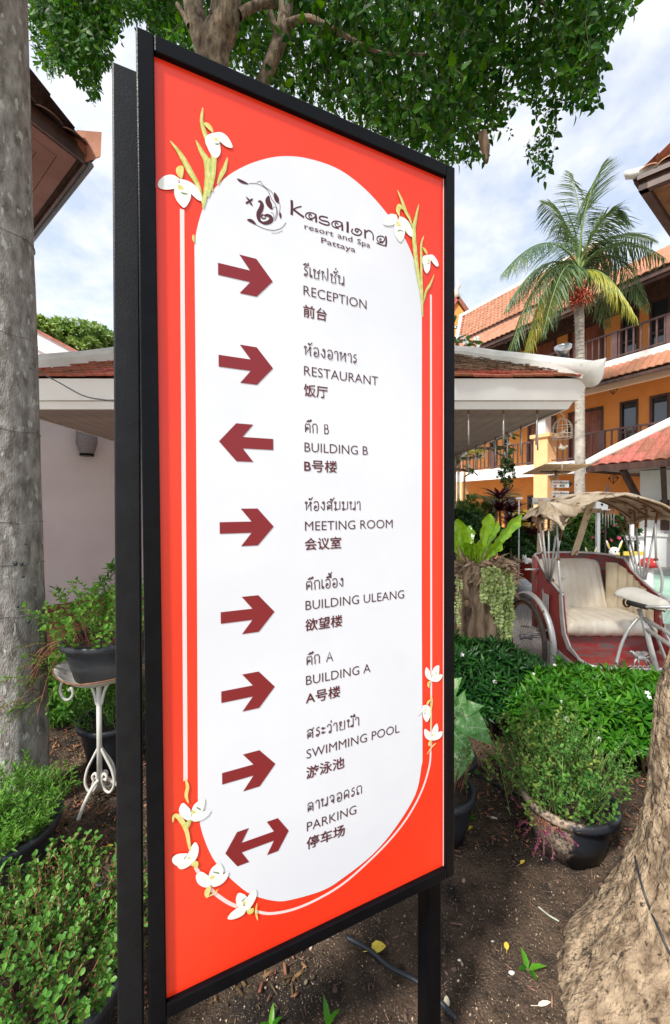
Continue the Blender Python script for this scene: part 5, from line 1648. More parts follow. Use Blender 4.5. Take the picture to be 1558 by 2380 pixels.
def leafy_twig(L=.42, n=12, lw=.046, ll=.080, seed=0, hang=1.0):
    r = random.Random(seed); b = MB()
    pts = [Vector((0, 0, 0)), Vector((r.uniform(-.04, .04), L * .35, r.uniform(-.02, .05))), Vector((r.uniform(-.06, .06), L * .7, r.uniform(-.04, .04))), Vector((r.uniform(-.06, .06), L, 0))]
    q = smoothpts(pts, 4)
    b.tube(q, [.0022 * (1 - i / len(q)) + .0008 for i in range(len(q))], 3, False, mi=1)
    for i in range(n):
        t = (i + .6) / n; f = t * (len(q) - 1); j = min(int(f), len(q) - 2)
        p = q[j].lerp(q[j + 1], f - j)
        a = i * 2.4 + r.uniform(-.5, .5)
        d = Vector((math.cos(a), .75 + r.uniform(-.3, .4), math.sin(a)))
        up = Vector((math.sin(a), .2, -math.cos(a))) + Vector((r.uniform(-.4, .4),) * 3)
        s_ = r.uniform(.7, 1.15)
        b.leaf(p + d.normalized() * .012, d, up, ll * s_, lw * s_, .22, .25, 0, ((0, 0), (.28, 1.0), (.68, .72), (1, 0)))
    return b

CROWN = [(60, -60), (70, 80), (92, 150), (130, 195), (160, 165), (180, 160), (205, 235), (222, 250), (240, 165), (268, 168), (262, 110), (320, 92), (430, 122), (520, 150), (600, 190), (640, 205), (880, 330), (1050, 402), (1100, 385), (1135, 375), (1150, 300), (1195, 345), (1240, 390), (1262, 425), (1290, 395), (1295, 330), (1310, 262), (1340, 275), (1385, 255), (1405, 160), (1400, 120), (1440, 75), (1480, 40), (1470, -60)]
GAPS = [[(1180, 262), (1230, 240), (1262, 262), (1255, 300), (1205, 330), (1165, 300)], [(270, 60), (330, 40), (360, 70), (330, 95), (270, 110)]]
def in_crown(p):
    v = p - Vector((0, 0, EYE))
    f = v.y * CP - v.z * SP
    if f < .3: return None
    px = 779 + FPX * v.x / f; py = 1190 - FPX * (v.y * SP + v.z * CP) / f
    if py < -40 or px < -60 or px > 1640: return None          # outside the frame: free
    ok = inpoly(px, py, CROWN) and not any(inpoly(px, py, g) for g in GAPS)
    return ok

def big_tree():
    root = thing('shade_tree', (-.85, 3.1, 0), 'leafy shade tree with twin trunks hanging over the top of the sign', 'tree')
    b = MB(smooth=True); y = 3.0
    j0 = P(500, 160, y)
    barked(b, [Vector((-.62, 3.1, -.1)), Vector((-.68, 3.05, 1.4)), Vector((-.80, 3.0, 3.0)), P(500, 160, y), P(520, 60, y), P(535, -60, y), P(560, -260, y + .1)], [.20, .14, .115, .10, .105, .10, .08], 22, .08, 3, 2, ridge=.10, n=8)
    barked(b, [P(497, 175, y), P(478, 110, y + .02), P(455, 40, y + .05), P(440, -40, y + .08), P(410, -200, y + .2)], [.085, .085, .075, .07, .06], 18, .08, 3, 2, ridge=.1, n=6)
    b.build('trunk', m_bark, root)
    b = MB(smooth=True)
    y2 = 3.2
    barked(b, [P(590, 330, y2), P(612, 195, y2), P(640, 120, y2), P(662, 50, y2 + .05), P(668, -80, y2 + .1)], [.05, .05, .055, .06, .06], 14, .06, n=6)
    barked(b, [P(655, 95, y2), P(630, 40, y2), P(612, -30, y2)], [.035, .03, .028], 10, .06, n=5)
    barked(b, [P(668, 55, y2), P(715, 42, y2 - .05), P(770, 65, y2 - .1), P(850, 110, y2 - .12)], [.03, .024, .02, .012], 10, .06, n=5)
    barked(b, [P(845, 108, y2 - .1), P(900, 125, y2 - .1), P(1000, 126, y2 - .05)], [.012, .011, .006], 8, .05, n=5)
    barked(b, [P(555, 35, y), P(590, 15, y + .05), P(640, 5, y + .1)], [.035, .03, .03], 10, .05, n=5)
    barked(b, [P(440, 60, y), P(425, 30, y), P(412, 10, y)], [.02, .018, .015], 8, .05, n=5)
    barked(b, [P(668, -60, y2), P(850, -160, 3.2), P(1100, -120, 3.3), P(1300, 40, 3.3)], [.05, .035, .025, .012], 8, .05, n=6)
    barked(b, [P(410, -160, y), P(300, -150, 4.2), P(200, -40, 5.2), P(180, 60, 5.4)], [.05, .04, .03, .01], 8, .05, n=6)
    b.build('branch', m_bark, root)
    # broken stub
    b = MB(smooth=True); barked(b, [P(1120, 310, 3.0), P(1128, 345, 3.0), P(1131, 378, 3.0)], [.035, .036, .014], 8, .3, n=4)
    b.build('broken_stub', m_stump, root)
    protos = [leafy_twig(seed=i) for i in range(4)]
    small = [leafy_twig(L=.36, n=15, ll=.082, lw=.046, seed=10 + i) for i in range(3)]
    far, near = [], []
    r = random.Random(3)
    cand = []
    tries = 0
    while len(cand) < 2100 and tries < 60000:
        tries += 1
        px = r.uniform(60, 1480); py = r.uniform(-160, 430)
        if not inpoly(px, py, CROWN) and py > -40: continue
        if px > 1150 and r.random() < .35: continue
        y_ = r.uniform(4.2, 6.6) if px < 420 else (r.uniform(2.75, 5.0) if px < 1150 else r.uniform(2.9, 3.9))
        if y_ < 3.3 and ((425 < px < 565 and py < 190) or (585 < px < 690 and py < 215) or (680 < px < 860 and 10 < py < 110 and r.random() < .7)): y_ = r.uniform(3.35, 5.0)
        p = P(px, py, y_)
        # hanging direction
        d = Vector((r.uniform(-.55, .55), r.uniform(-.4, .4), -1.0))
        if r.random() < .3: d = Vector((r.uniform(-1, 1), r.uniform(-1, 1), -.25))
        sc = r.uniform(.7, 1.15)
        tip = p + d.normalized() * .42 * sc; mid = p + d.normalized() * .2 * sc
        c0, c1, c2 = in_crown(p), in_crown(mid), in_crown(tip)
        if c0 is False or c1 is False or c2 is False:
            sc *= .5
            tip = p + d.normalized() * .42 * sc
            if in_crown(tip) is False or c0 is False: continue
        cand.append((p, d, sc, px))
    # unseen overhead leaves, added to block the sun over the bed
    over = []
    for i in range(1000):
        p = Vector((r.uniform(-6, 3.5), r.uniform(-.7, 3.0), r.uniform(4.6, 6.8)))
        v = p - Vector((0, 0, EYE))
        if v.y > 0 and (v.z / max(v.y, .01)) < 1.5: continue
        dd = Vector((r.uniform(-.8, .8), r.uniform(-.8, .8), -1)).normalized(); ss = r.uniform(1.2, 2.0)
        e = p + dd * .6 * ss - Vector((0, 0, EYE + .15))
        if e.y > 0 and e.z / max(e.y, .01) < 1.42: continue
        over.append((p, dd, ss, 0))
    cand.sort(key=lambda c: (c[0] - Vector((0, 0, EYE))).length)
    right = [c for c in cand if c[3] >= 420]
    left = [c for c in cand if c[3] < 420]
    mes = [p.mesh('leafy_twig', [m_leaf_crown, m_crown_twig]) for p in protos]
    for k, c in enumerate(right[:280]):
        inst('leafy_twig', mes[k % 4], along(c[0], c[1], c[2], r.uniform(0, 6)), root)
    rest = right[280:] + over
    for v in range(4):
        Ms = [along(c[0], c[1], c[2], r.uniform(0, 6)) for c in rest[v::4]]
        joined('foliage', protos[v], Ms, [m_leaf_crown, m_crown_twig], root, kind='stuff')
    ext = left + [(c[0] + rv(.25), c[1], c[2], 0) for c in left] + [(c[0] + rv(.25), c[1], c[2], 0) for c in left]
    ext = [c for c in ext if in_crown(c[0]) is not False and in_crown(c[0] + c[1].normalized() * .3 * c[2]) is not False]
    for v in range(3):
        Ms = [along(c[0], c[1], c[2], r.uniform(0, 6)) for c in ext[v::3]]
        joined('fine_foliage', small[v], Ms, [m_leaf_crown, m_crown_twig], root, kind='stuff')
    return protos
TW = big_tree()

def near_trunk():
    root = thing('near_tree', (1.33, 1.3, 0), 'tan rough tree trunk with flared base at the lower right corner', 'tree')
    b = MB(smooth=True)
    hs = (-.15, 0, .10, .20, .34, .56, .80, 1.15, 1.9)
    xs = (1.10, 1.16, 1.24, 1.31, 1.38, 1.41, 1.43, 1.47, 1.62)
    ys = (1.05, 1.08, 1.15, 1.20, 1.25, 1.28, 1.3, 1.3, 1.3)
    pts = [Vector((x, y_, h)) for x, y_, h in zip(xs, ys, hs)] + [Vector((1.9, 1.2, 3.4)), Vector((2.1, .8, 5.2))]
    b2 = MB(smooth=True)
    rad = (.52, .465, .405, .362, .322, .29, .268, .24, .19, .15, .11)
    q = []; rr = []
    for i in range(len(pts) - 1):
        n = 26 if i < 7 else 14
        for k in range(n):
            t = k / n; q.append(pts[i].lerp(pts[i + 1], t)); t2 = t * t * (3 - 2 * t) * .5 + t * .5; rr.append(rad[i] + (rad[i + 1] - rad[i]) * t2)
    seg = 200; vs = []
    for i, p in enumerate(q):
        for s_ in range(seg):
            an = 2 * PI * s_ / seg; dx_, dy_ = math.cos(an), math.sin(an)
            big = noise.noise(Vector((dx_ * 2.2, dy_ * 2.2, p.z * 1.6)))
            fl = noise.noise(Vector((dx_ * 7, dy_ * 7, p.z * 3.0 + 9)))
            cr = abs(noise.noise(Vector((dx_ * 13, dy_ * 13, p.z * 9 + 3))))
            fi = noise.noise(Vector((dx_ * 34, dy_ * 34, p.z * 26)))
            r_ = rr[i] * (1 + .07 * big) + .010 * fl - .016 * max(0, .22 - cr) / .22 + .0045 * fi
            vs.append(p + Vector((dx_ * r_, dy_ * r_, 0)))
    b2.add(vs, [(i * seg + k, i * seg + (k + 1) % seg, (i + 1) * seg + (k + 1) % seg, (i + 1) * seg + k) for i in range(len(q) - 1) for k in range(seg)])
    tr_ = b2.build('trunk', m_bark_near, root)
    # black cable lying on the bark
    from mathutils.bvhtree import BVHTree
    bv = BVHTree.FromPolygons([Vector(v) for v in b2.v], b2.f)
    pts = []
    for px, py in ((1480, 1870), (1474, 1930), (1476, 1990), (1490, 2050), (1508, 2105), (1532, 2160), (1552, 2205), (1575, 2250)):
        d = ray(px, py).normalized(); h = bv.ray_cast(Vector((0, 0, EYE)), d)
        if h[0] is not None: pts.append(h[0] - d * .012)
    if len(pts) > 2:
        cb = MB(smooth=True); cb.tube(smoothpts(pts, 6), .0034, 6)
        cb.build('tree_cable', m_plastic, label='black cable running down the near tree trunk', cat='cable')
near_trunk()

def coconut_palm():
    base = P(1354, 1321, 10.0); base.z = 0
    base = Vector(((1354 - 779) / FPX * 10, 10.0, 0))
    top = P(1345, 690, 10.0)
    root = thing('palm_tree', tuple(base), 'slender palm with arching fronds and a red fruit cluster before the orange building', 'tree')
    b = MB(smooth=True)
    cs = P(1345, 640, 10.0)
    barked(b, [base - Vector((0, 0, .1)), base.lerp(top, .3) + Vector((-.03, 0, 0)), base.lerp(top, .6), base.lerp(top, .85) + Vector((.02, 0, 0)), top], [.135, .12, .11, .10, .115], 20, .05, 3, 3, n=20)
    b.build('trunk', m_palmtrunk, root)
    rg = MB(smooth=True)
    for i in range(46):
        t = .35 + i / 46 * .65; p = base.lerp(top, t)
        rr_ = .118 - .012 * t
        rg.tube([p + Vector((rr_ * math.cos(k * PI / 8), rr_ * math.sin(k * PI / 8), 0)) for k in range(17)], .006, 4)
    rg.build('ring_scar', m_palmtrunk, root)
    b = MB(smooth=True); b.tube(smoothpts([top - Vector((0, 0, .02)), top.lerp(cs, .5), cs, cs + Vector((0, 0, .5))], 4), [.12, .13, .12, .11, .10, .09, .08, .07, .06, .05, .04, .03, .02][:13], 14); b.build('crown_shaft', m_stem_green, root)
    # fronds: start, control, tip in picture coordinates with depth offset
    fr = [((1345, 620), (1350, 480), (1402, 380), 0, 0, 16), ((1345, 620), (1330, 500), (1262, 470), .5, 0, 12), ((1345, 620), (1400, 480), (1445, 490), -.6, 0, 12),
          ((1345, 620), (1275, 500), (1165, 640), -.8, 0, 17), ((1345, 630), (1260, 560), (1175, 720), .4, 0, 16), ((1345, 630), (1250, 560), (1178, 850), -.7, .6, 18),
          ((1345, 640), (1265, 590), (1215, 860), -.2, .9, 18), ((1345, 630), (1420, 520), (1545, 600), -.3, .3, 17), ((1345, 630), (1430, 530), (1510, 720), .5, .5, 16),
          ((1345, 640), (1400, 590), (1480, 740), -.8, .8, 14), ((1345, 635), (1310, 560), (1262, 780), -1.2, .2, 15), ((1345, 630), (1390, 590), (1415, 760), 1.0, 0, 12),
          ((1345, 630), (1300, 540), (1290, 760), 1.1, 0, 13), ((1345, 620), (1365, 520), (1325, 400), .9, 0, 12), ((1345, 630), (1400, 510), (1520, 560), .8, .2, 14), ((1345, 640), (1310, 600), (1235, 800), .1, .7, 14)]
    for k, (a, c, t, dz, yel, nn_) in enumerate(fr):
        A0 = P(a[0], a[1], 10); C0 = P(c[0], c[1], 10 + dz * .6); T0 = P(t[0], t[1], 10 + dz)
        N = 22
        pts = [(A0 * (1 - u) ** 2 + C0 * 2 * u * (1 - u) + T0 * u * u) for u in [i / N for i in range(N + 1)]]
        b = MB()
        b.tube(pts, [.022 * (1 - i / N) + .005 for i in range(N + 1)], 5, mi=1)
        r = random.Random(k)
        M_ = 74
        for i in range(M_):
            u = .10 + .90 * i / M_
            f = u * N; j = min(int(f), N - 1)
            p = pts[j].lerp(pts[j + 1], f - j); tan = (pts[j + 1] - pts[j]).normalized()
            side = tan.cross(Vector((0, 0, 1)))
            if side.length < .2: side = Vector((1, 0, 0))
            side.normalize()
            ln = .84 * math.sin(PI * min(1, u * .85 + .12)) ** .7 * r.uniform(.85, 1.05)
            for s_ in (-1, 1):
                d = (side * s_ * .9 + tan * (.55 + .5 * u) + Vector((0, 0, -.35)) + rv(.12))
                b.leaf(p, d, Vector((0, 0, 1)) + rv(.3), ln, .024, .5, .3, 0, ((0, .35), (.3, 1.0), (.7, .75), (1, 0)))
        b.build('frond', [m_palm_yel if yel > .65 else m_palm, m_stem_green], root)
    b = MB()
    b.tube([P(1345, 600, 10), P(1338, 540, 10), P(1310, 470, 10)], [.03, .02, .006], 5)
    b.build('spear_leaf', m_palm, root)
    # fruit
    fm = MB(smooth=True); fm.ball((0, 0, 0), (.5, .5, .6), 6, 4)
    c = P(1338, 690, 9.85); r = random.Random(5)
    joined('fruit_cluster', fm, [Matrix.Translation(c + Vector((r.gauss(0, .16), r.gauss(0, .12), r.gauss(0, .11)))) @ Matrix.Scale(.045, 4) for i in range(420)], m_fruit, root, kind='stuff')
    b = MB()
    c = P(1375, 700, 9.9)
    for i in range(70):
        d = Vector((r.uniform(-.4, 1.0), r.uniform(-.6, .4), r.uniform(-.8, .35))).normalized() * r.uniform(.2, .45)
        st = P(1352, 690, 9.9)
        b.tube(smoothpts([st, st + d * .6 + Vector((0, 0, .05)), st + d + Vector((0, 0, -.12))], 3), .004, 3, False)
    b.build('dry_fruit_stalk', m_straw, root)
coconut_palm()

def leafy_ball(name, label, cat, c, rad, n, m, proto, trunk=None, group=None, sc=(.7, 1.2), shell=.55, seed=1, up=.6, tm=None):
    root = thing(name, (c[0], c[1], 0), label, cat, group)
    r = random.Random(seed)
    Ms = []
    for i in range(n):
        while True:
            q = Vector((r.uniform(-1, 1), r.uniform(-1, 1), r.uniform(-1, 1)))
            if q.length <= 1 and q.length > shell * r.random(): break
        lump = 1 + .22 * noise.noise(q.normalized() * 2.2 + Vector((seed, 0, 0)))
        p = Vector((c[0] + q.x * rad[0] * lump, c[1] + q.y * rad[1] * lump, c[2] + q.z * rad[2] * lump))
        if p.z < .03: p.z = .03 + r.random() * .05
        d = q + Vector((0, 0, up)) + rv(.5)
        Ms.append(along(p, d, r.uniform(*sc), r.uniform(0, 6)))
    mm = m if isinstance(m, list) else [m, m_twig]
    joined('foliage', proto, Ms, mm, root, kind='stuff')
    if trunk:
        b = MB(smooth=True)
        for k in range(trunk[0]):
            a = k * 2.1
            b.tube(smoothpts([(c[0] + math.cos(a) * .03, c[1] + math.sin(a) * .03, -.02), (c[0] + math.cos(a) * rad[0] * .2, c[1] + math.sin(a) * rad[1] * .2, c[2] * .5), (c[0] + math.cos(a) * rad[0] * .5, c[1] + math.sin(a) * rad[1] * .5, c[2] + rad[2] * .3)], 4), trunk[1], 6)
        b.build('trunk', tm or m_twig, root)
    return root
# ================================================================ PLANT PROTOTYPES
def rosette(n=9, L=.058, W=.0145, seed=0, spread=1.0, layers=2):
    r = random.Random(seed); b = MB()
    b.tube([(0, -.06, 0), (0, .012, 0)], .0018, 3, False, mi=1)
    for i in range(n):
        a = i * 2.4 + r.uniform(-.3, .3)
        t = i / n
        d = Vector((math.cos(a) * spread * (1.1 - .6 * t), .35 + t * .9, math.sin(a) * spread * (1.1 - .6 * t)))
        b.leaf((0, -.02 + .03 * t, 0), d, Vector((0, 1, 0)) + rv(.2), L * r.uniform(.7, 1.15), W * r.uniform(.85, 1.1), .28, .3, 0, ((0, 0), (.3, .85), (.62, .9), (1, 0)))
    return b
def sprig(L=.16, pairs=8, ll=.016, lw=.010, seed=0, narrow=False):
    r = random.Random(seed); b = MB()
    q = smoothpts([(0, 0, 0), (r.uniform(-.012, .012), L * .4, r.uniform(-.012, .012)), (r.uniform(-.02, .02), L * .75, r.uniform(-.02, .02)), (r.uniform(-.02, .02), L, 0)], 3)
    b.tube(q, .0014, 3, False, mi=1)
    for i in range(pairs):
        t = .12 + .88 * (i + 1) / pairs; f = t * (len(q) - 1); j = min(int(f), len(q) - 2); p = q[j].lerp(q[j + 1], f - j)
        for s_ in (0, 1, 2) if i == pairs - 1 or narrow else (0, 1):
            a = i * 1.57 + s_ * (PI if s_ < 2 else 1.5) + r.uniform(-.4, .4)
            d = Vector((math.cos(a), .7 + t * .5, math.sin(a)))
            b.leaf(p, d, Vector((0, 1, 0)) + rv(.4), ll * r.uniform(.75, 1.2), lw, .15, .3, 0, ((0, 0), (.35, .8), (.75, 1.0), (1, 0)) if not narrow else ((0, .3), (.5, 1), (1, 0)))
    return b
def blades(n=14, L=.5, W=.04, seed=0, droop=.5, up=1.2, st=((0, .5), (.3, 1), (.7, .8), (1, 0))):
    r = random.Random(seed); b = MB()
    for i in range(n):
        a = i * 2.4 + r.uniform(-.3, .3)
        t = i / n
        b.leaf((0, 0, 0), Vector((math.cos(a), math.sin(a), up * (.3 + t * 1.6))), Vector((0, 0, 1)), L * r.uniform(.75, 1.1), W, droop, .3, 0, st)
    return b
ROS = [rosette(seed=i) for i in range(4)]
SPR = [sprig(seed=i) for i in range(4)]
SPN = [sprig(seed=20 + i, L=.14, pairs=11, ll=.022, lw=.005, narrow=True) for i in range(3)]
SPH = [sprig(seed=40 + i, L=.20, pairs=7, ll=.028, lw=.018) for i in range(3)]

def flower5(r_=.017):
    b = MB()
    for k in range(5):
        a = 2 * PI * k / 5
        b.leaf((0, 0, 0), (math.cos(a), math.sin(a), .12), Vector((0, 0, 1)), r_, r_ * .62, .1, .1, 0, ((0, .3), (.5, 1), (1, .0)))
    b.tube([(0, 0, -.02), (0, 0, 0)], .0014, 4, False)
    return b
FL5 = flower5()

# ---------------------------------------------------------------- hedge bushes
def hedge(label, blobs, m, nparts, nstuff, nfl, seed, dark=False, sc=1.0):
    c0 = blobs[0]
    root = thing('jasmine_bush', (c0[0], c0[1], 0), label, 'bush', 'clipped jasmine bushes beside the tricycle')
    r = random.Random(seed)
    vol = [b[3] * b[4] + b[4] * b[5] for b in blobs]
    def samp(shell):
        while True:
            b = r.choices(blobs, vol)[0]
            q = Vector((r.gauss(0, 1), r.gauss(0, 1), r.gauss(0, 1))).normalized()
            if shell and q.z < -.35: continue
            if shell and q.y > .75: continue
            k = r.uniform(.86, 1.05) if shell else r.uniform(.3, .9)
            k *= 1 + .30 * noise.noise(q * 3.5 + Vector((seed, b[0], 0)))
            p = Vector((b[0] + q.x * b[3] * k, b[1] + q.y * b[4] * k, b[2] + q.z * b[5] * k))
            if p.z < .12: continue
            inside = False
            if shell:
                for o in blobs:
                    if o is b: continue
                    e = ((p.x - o[0]) / o[3]) ** 2 + ((p.y - o[1]) / o[4]) ** 2 + ((p.z - o[2]) / o[5]) ** 2
                    if e < .7: inside = True
            if not inside: return p, q
    mes = [p_.mesh('leaf_cluster', [m, m_stem_green]) for p_ in ROS]
    for i in range(nparts):
        p, q = samp(True)
        inst('leaf_cluster', mes[i % 4], along(p, q + Vector((0, -.1, .75)) + rv(.35), r.uniform(.8, 1.25) * sc, r.uniform(0, 6)), root)
    for v in range(4):
        Ms = []
        for i in range(nstuff // 4):
            p, q = samp(r.random() < .55)
            Ms.append(along(p, q + Vector((0, 0, .7)) + rv(.5), r.uniform(.75, 1.2) * sc, r.uniform(0, 6)))
        joined('foliage', ROS[v], Ms, [m, m_stem_green], root, kind='stuff')
    fme = FL5.mesh('flower', m_flower)
    for i in range(nfl):
        p, q = samp(True)
        d = (q + Vector((0, -.4, .6)) + rv(.3)).normalized()
        p = p + q * .035
        inst('flower', fme, p_to(p, d, r.uniform(.8, 1.2), r.uniform(0, 6)), root)
    b = MB(smooth=True)
    for bl in blobs:
        for k in range(6):
            a = r.uniform(0, 6.28); x0_, y0_ = bl[0] + r.uniform(-.06, .06), bl[1] + r.uniform(-.05, .05)
            b.tube(smoothpts([(x0_, y0_, -.02), (x0_ + math.cos(a) * .05, y0_ + math.sin(a) * .05, bl[2] * .45), (x0_ + math.cos(a) * bl[3] * .55, y0_ + math.sin(a) * bl[4] * .55, bl[2] + bl[5] * .2), (x0_ + math.cos(a) * bl[3] * .85, y0_ + math.sin(a) * bl[4] * .85, bl[2] + bl[5] * .5)], 4), [.009, .009, .008, .008, .007, .007, .006, .006, .005, .005, .004, .003, .002], 5)
    b.build('stem', m_straw if not dark else m_twig, root)
    return root
def p_to(p, d, sc=1.0, roll=0.0):
    """matrix whose local +Z points along d"""
    d = Vector(d).normalized(); a, b = frame_from(d)
    x = a * math.cos(roll) + b * math.sin(roll); y = d.cross(x)
    return MT(p, x, y, d, sc)

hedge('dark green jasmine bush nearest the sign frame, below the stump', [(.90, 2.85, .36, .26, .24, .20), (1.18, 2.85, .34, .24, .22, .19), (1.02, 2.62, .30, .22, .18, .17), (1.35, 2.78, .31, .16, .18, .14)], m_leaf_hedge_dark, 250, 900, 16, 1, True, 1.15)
hedge('bright green jasmine bush in the middle, below the tricycle footboard', [(1.42, 2.48, .28, .24, .22, .17), (1.62, 2.62, .28, .22, .2, .17), (1.28, 2.34, .28, .18, .17, .16), (1.58, 2.32, .28, .22, .18, .17)], m_leaf_hedge, 290, 620, 22, 2, False, 1.2)
hedge('bright green jasmine bush at the right edge, in front of the tricycle frame', [(1.86, 2.58, .27, .22, .22, .17), (2.08, 2.48, .26, .2, .22, .18), (1.82, 2.30, .29, .2, .18, .19), (2.12, 2.22, .27, .22, .2, .20)], m_leaf_hedge, 270, 620, 18, 3, False, 1.2)

# ---------------------------------------------------------------- pots
def make_pot(c, rt, rb, h, label, name='plant_pot', m=None, tilt=None, group=None, soil=True, cat='plant pot'):
    root = thing(name, (c[0], c[1], c[2]), label, cat, group)
    m = m or m_plastic
    b = MB(smooth=True)
    w = .006
    b.lathe(c, [(rb - w, .02), (rb - w, .01), (rb, 0), (rb + (rt - rb) * .5, h * .5), (rt - .012, h - .035), (rt - .010, h - .030), (rt - w - .012, h - .05), (rb - w, .02)], 36, capb=False)
    b.add([Vector(c) + Vector(((rb) * math.cos(2 * PI * k / 36), rb * math.sin(2 * PI * k / 36), .001)) for k in range(36)], [tuple(range(35, -1, -1))])
    b.build('body', m, root)
    b = MB(smooth=True)
    b.lathe(c, [(rt - .010, h - .034), (rt + .008, h - .032), (rt + .011, h - .022), (rt + .010, h - .004), (rt + .004, h), (rt - .008, h), (rt - .012, h - .006), (rt - .014, h - .045)], 40)
    b.build('rim', m, root)
    if soil:
        b = MB(smooth=True)
        b.lathe(c, [(rt - .018, h - .05), (rt * .6, h - .04), (rt * .3, h - .032), (.001, h - .03)], 30)
        b.build('potting_soil', m_soil_pot, root)
    return root
def sprigs(name, label, c, r0, n, protos, m, hgt, lean=.6, seed=0, sc=(.8, 1.2), cat='plant', wide=1.0, droop_side=None, group=None, nst=0, stem=None, jit=1.0):
    """a clump of sprigs growing from a disc: each sprig a part"""
    root = thing(name, tuple(c), label, cat, group)
    r = random.Random(seed); c = Vector(c)
    mes = [p.mesh('sprig', [m, stem or m_stem]) for p in protos]
    lst = []
    for i in range(n + nst):
        a = r.uniform(0, 6.28); q = math.sqrt(r.random()) * r0
        off = Vector((math.cos(a) * q, math.sin(a) * q, 0))
        d = off / max(r0, .01) * lean + Vector((0, 0, 1)) + rv(.28)
        if droop_side is not None: d += Vector(droop_side) * r.random()
        z = r.uniform(0, hgt) * (1 - .5 * (q / r0) ** 2)
        p = c + off * (1 + z / max(hgt, .01) * (wide - 1)) + Vector((0, 0, z))
        lst.append((p, d, r.uniform(*sc), r.uniform(0, 6)))
    for k, (p, d, s_, ro) in enumerate(lst[:n]):
        inst('sprig', mes[k % len(mes)], along(p, d, s_, ro), root)
    if nst:
        joined('foliage', protos[0], [along(*x) for x in lst[n:]], [m, stem or m_stem], root, kind='stuff')
    b = MB()
    for k in range(26):
        a = r.uniform(0, 6.28); q = math.sqrt(r.random()) * r0 * .8
        p = c + Vector((math.cos(a) * q, math.sin(a) * q, -.01)); d = Vector((math.cos(a) * lean * q / r0, math.sin(a) * lean * q / r0, 1)) * hgt * r.uniform(.6, 1.1)
        b.tube(smoothpts([p, p + d * .5 + rv(.01), p + d + rv(.02)], 3), .0022, 4, False)
    b.build('stem', stem or m_stem, root)
    return root

# bottom left big pot
make_pot((-.835, 1.09, 0), .245, .17, .26, 'large black plastic pot full of succulent herbs at the bottom left corner', group='black plastic plant pots')
sprigs('purslane_plant', 'dense green succulent purslane filling the large pot at the bottom left', (-.835, 1.10, .20), .215, 290, SPR, m_leaf_pot, .085, .6, 1, (.75, 1.2), nst=60)
# middle left pot
make_pot((-1.36, 1.58, 0), .20, .14, .26, 'black plastic pot of feathery moss rose beside the pale palm trunk', group='black plastic plant pots')
sprigs('moss_rose_plant', 'feathery bright green moss rose in the pot by the palm trunk', (-1.37, 1.58, .21), .165, 200, SPN, m_leaf_herb, .06, .7, 2, (.7, 1.35), nst=60, stem=m_stem_green)
# pot behind stand
make_pot((-1.33, 2.35, 0), .19, .13, .30, 'black plastic pot standing on the soil behind the white iron stand', group='black plastic plant pots')
sprigs('grassy_weeds', 'thin grassy weeds in the pot behind the white iron stand', (-1.33, 2.35, .25), .16, 70, SPN, m_leaf_olive, .10, .5, 3, (.9, 1.5), stem=m_stem_green)
# pot on the stand
SX, SY = -1.243, 2.05
make_pot((SX + .05, SY, .685), .205, .15, .20, 'black plastic pot held up on the white iron plant stand', group='black plastic plant pots')
sprigs('trailing_succulent', 'trailing succulent with round leaves in the pot on the white stand', (SX + .03, SY, .85), .19, 130, SPH, m_leaf_herb, .16, .8, 4, (.55, 1.0), wide=1.5, droop_side=(.25, 0, .1))
def trailing():
    r = random.Random(8)
    root = thing('trailing_purslane', (SX - .3, SY, .5), 'purslane stems trailing down between the white stand and palm trunk', 'plant')
    mes = [p.mesh('sprig', [m_leaf_herb, m_stem]) for p in SPR]
    for k in range(64):
        t = r.random()
        p = Vector((SX - .14, SY - .05, .86)).lerp(Vector((SX - .33, SY - .12, .60)), t) + Vector((r.gauss(0, .035), r.gauss(0, .05), r.gauss(0, .035) - .06 * math.sin(t * 3)))
        inst('sprig', mes[k % 4], along(p, Vector((-.7, -.2, .3 - t)) + rv(.7), r.uniform(.5, .9), r.uniform(0, 6)), root)
    b = MB()
    for k in range(10):
        a = Vector((SX - .1 + r.uniform(-.03, .03), SY - .05, .88)); e = Vector((SX - .2 - r.random() * .16, SY - .12, .50 + r.random() * .25))
        b.tube(smoothpts([a, a.lerp(e, .4) + Vector((-.04, 0, .03)), a.lerp(e, .8) + Vector((-.02, 0, -.0)), e], 4), .0025, 4, False)
    b.build('stem', m_stem, root)
trailing()
# right foreground pot
make_pot((1.06, 1.77, 0), .190, .130, .25, 'black plastic pot splashed with mud beside the near tree trunk', m=m_mudpot, group='black plastic plant pots')
sprigs('weedy_pot_plants', 'weedy purslane and herbs overflowing the muddy pot by the near tree', (1.05, 1.78, .20), .18, 150, SPR, m_leaf_olive, .30, .6, 5, (.6, 1.35), wide=1.35, nst=60, stem=m_stem_green)
sprigs('upright_herbs', 'thin yellow green herb stalks rising behind the muddy pot', (.98, 1.86, .12), .22, 80, SPH, mat('yellow_green_leaf', (.12, .24, .04), (.28, .36, .08), sc=9, rough=.5, island=.3, tr=.3), .36, .3, 6, (.5, .9), stem=m_stem_green)
sprigs('purple_trailing_plant', 'purple leaved trailing plant spilling over the rim of the muddy pot', (.90, 1.66, .20), .05, 20, SPR, m_purple, .03, .9, 7, (.45, .8), droop_side=(-.4, -.4, -1.6))
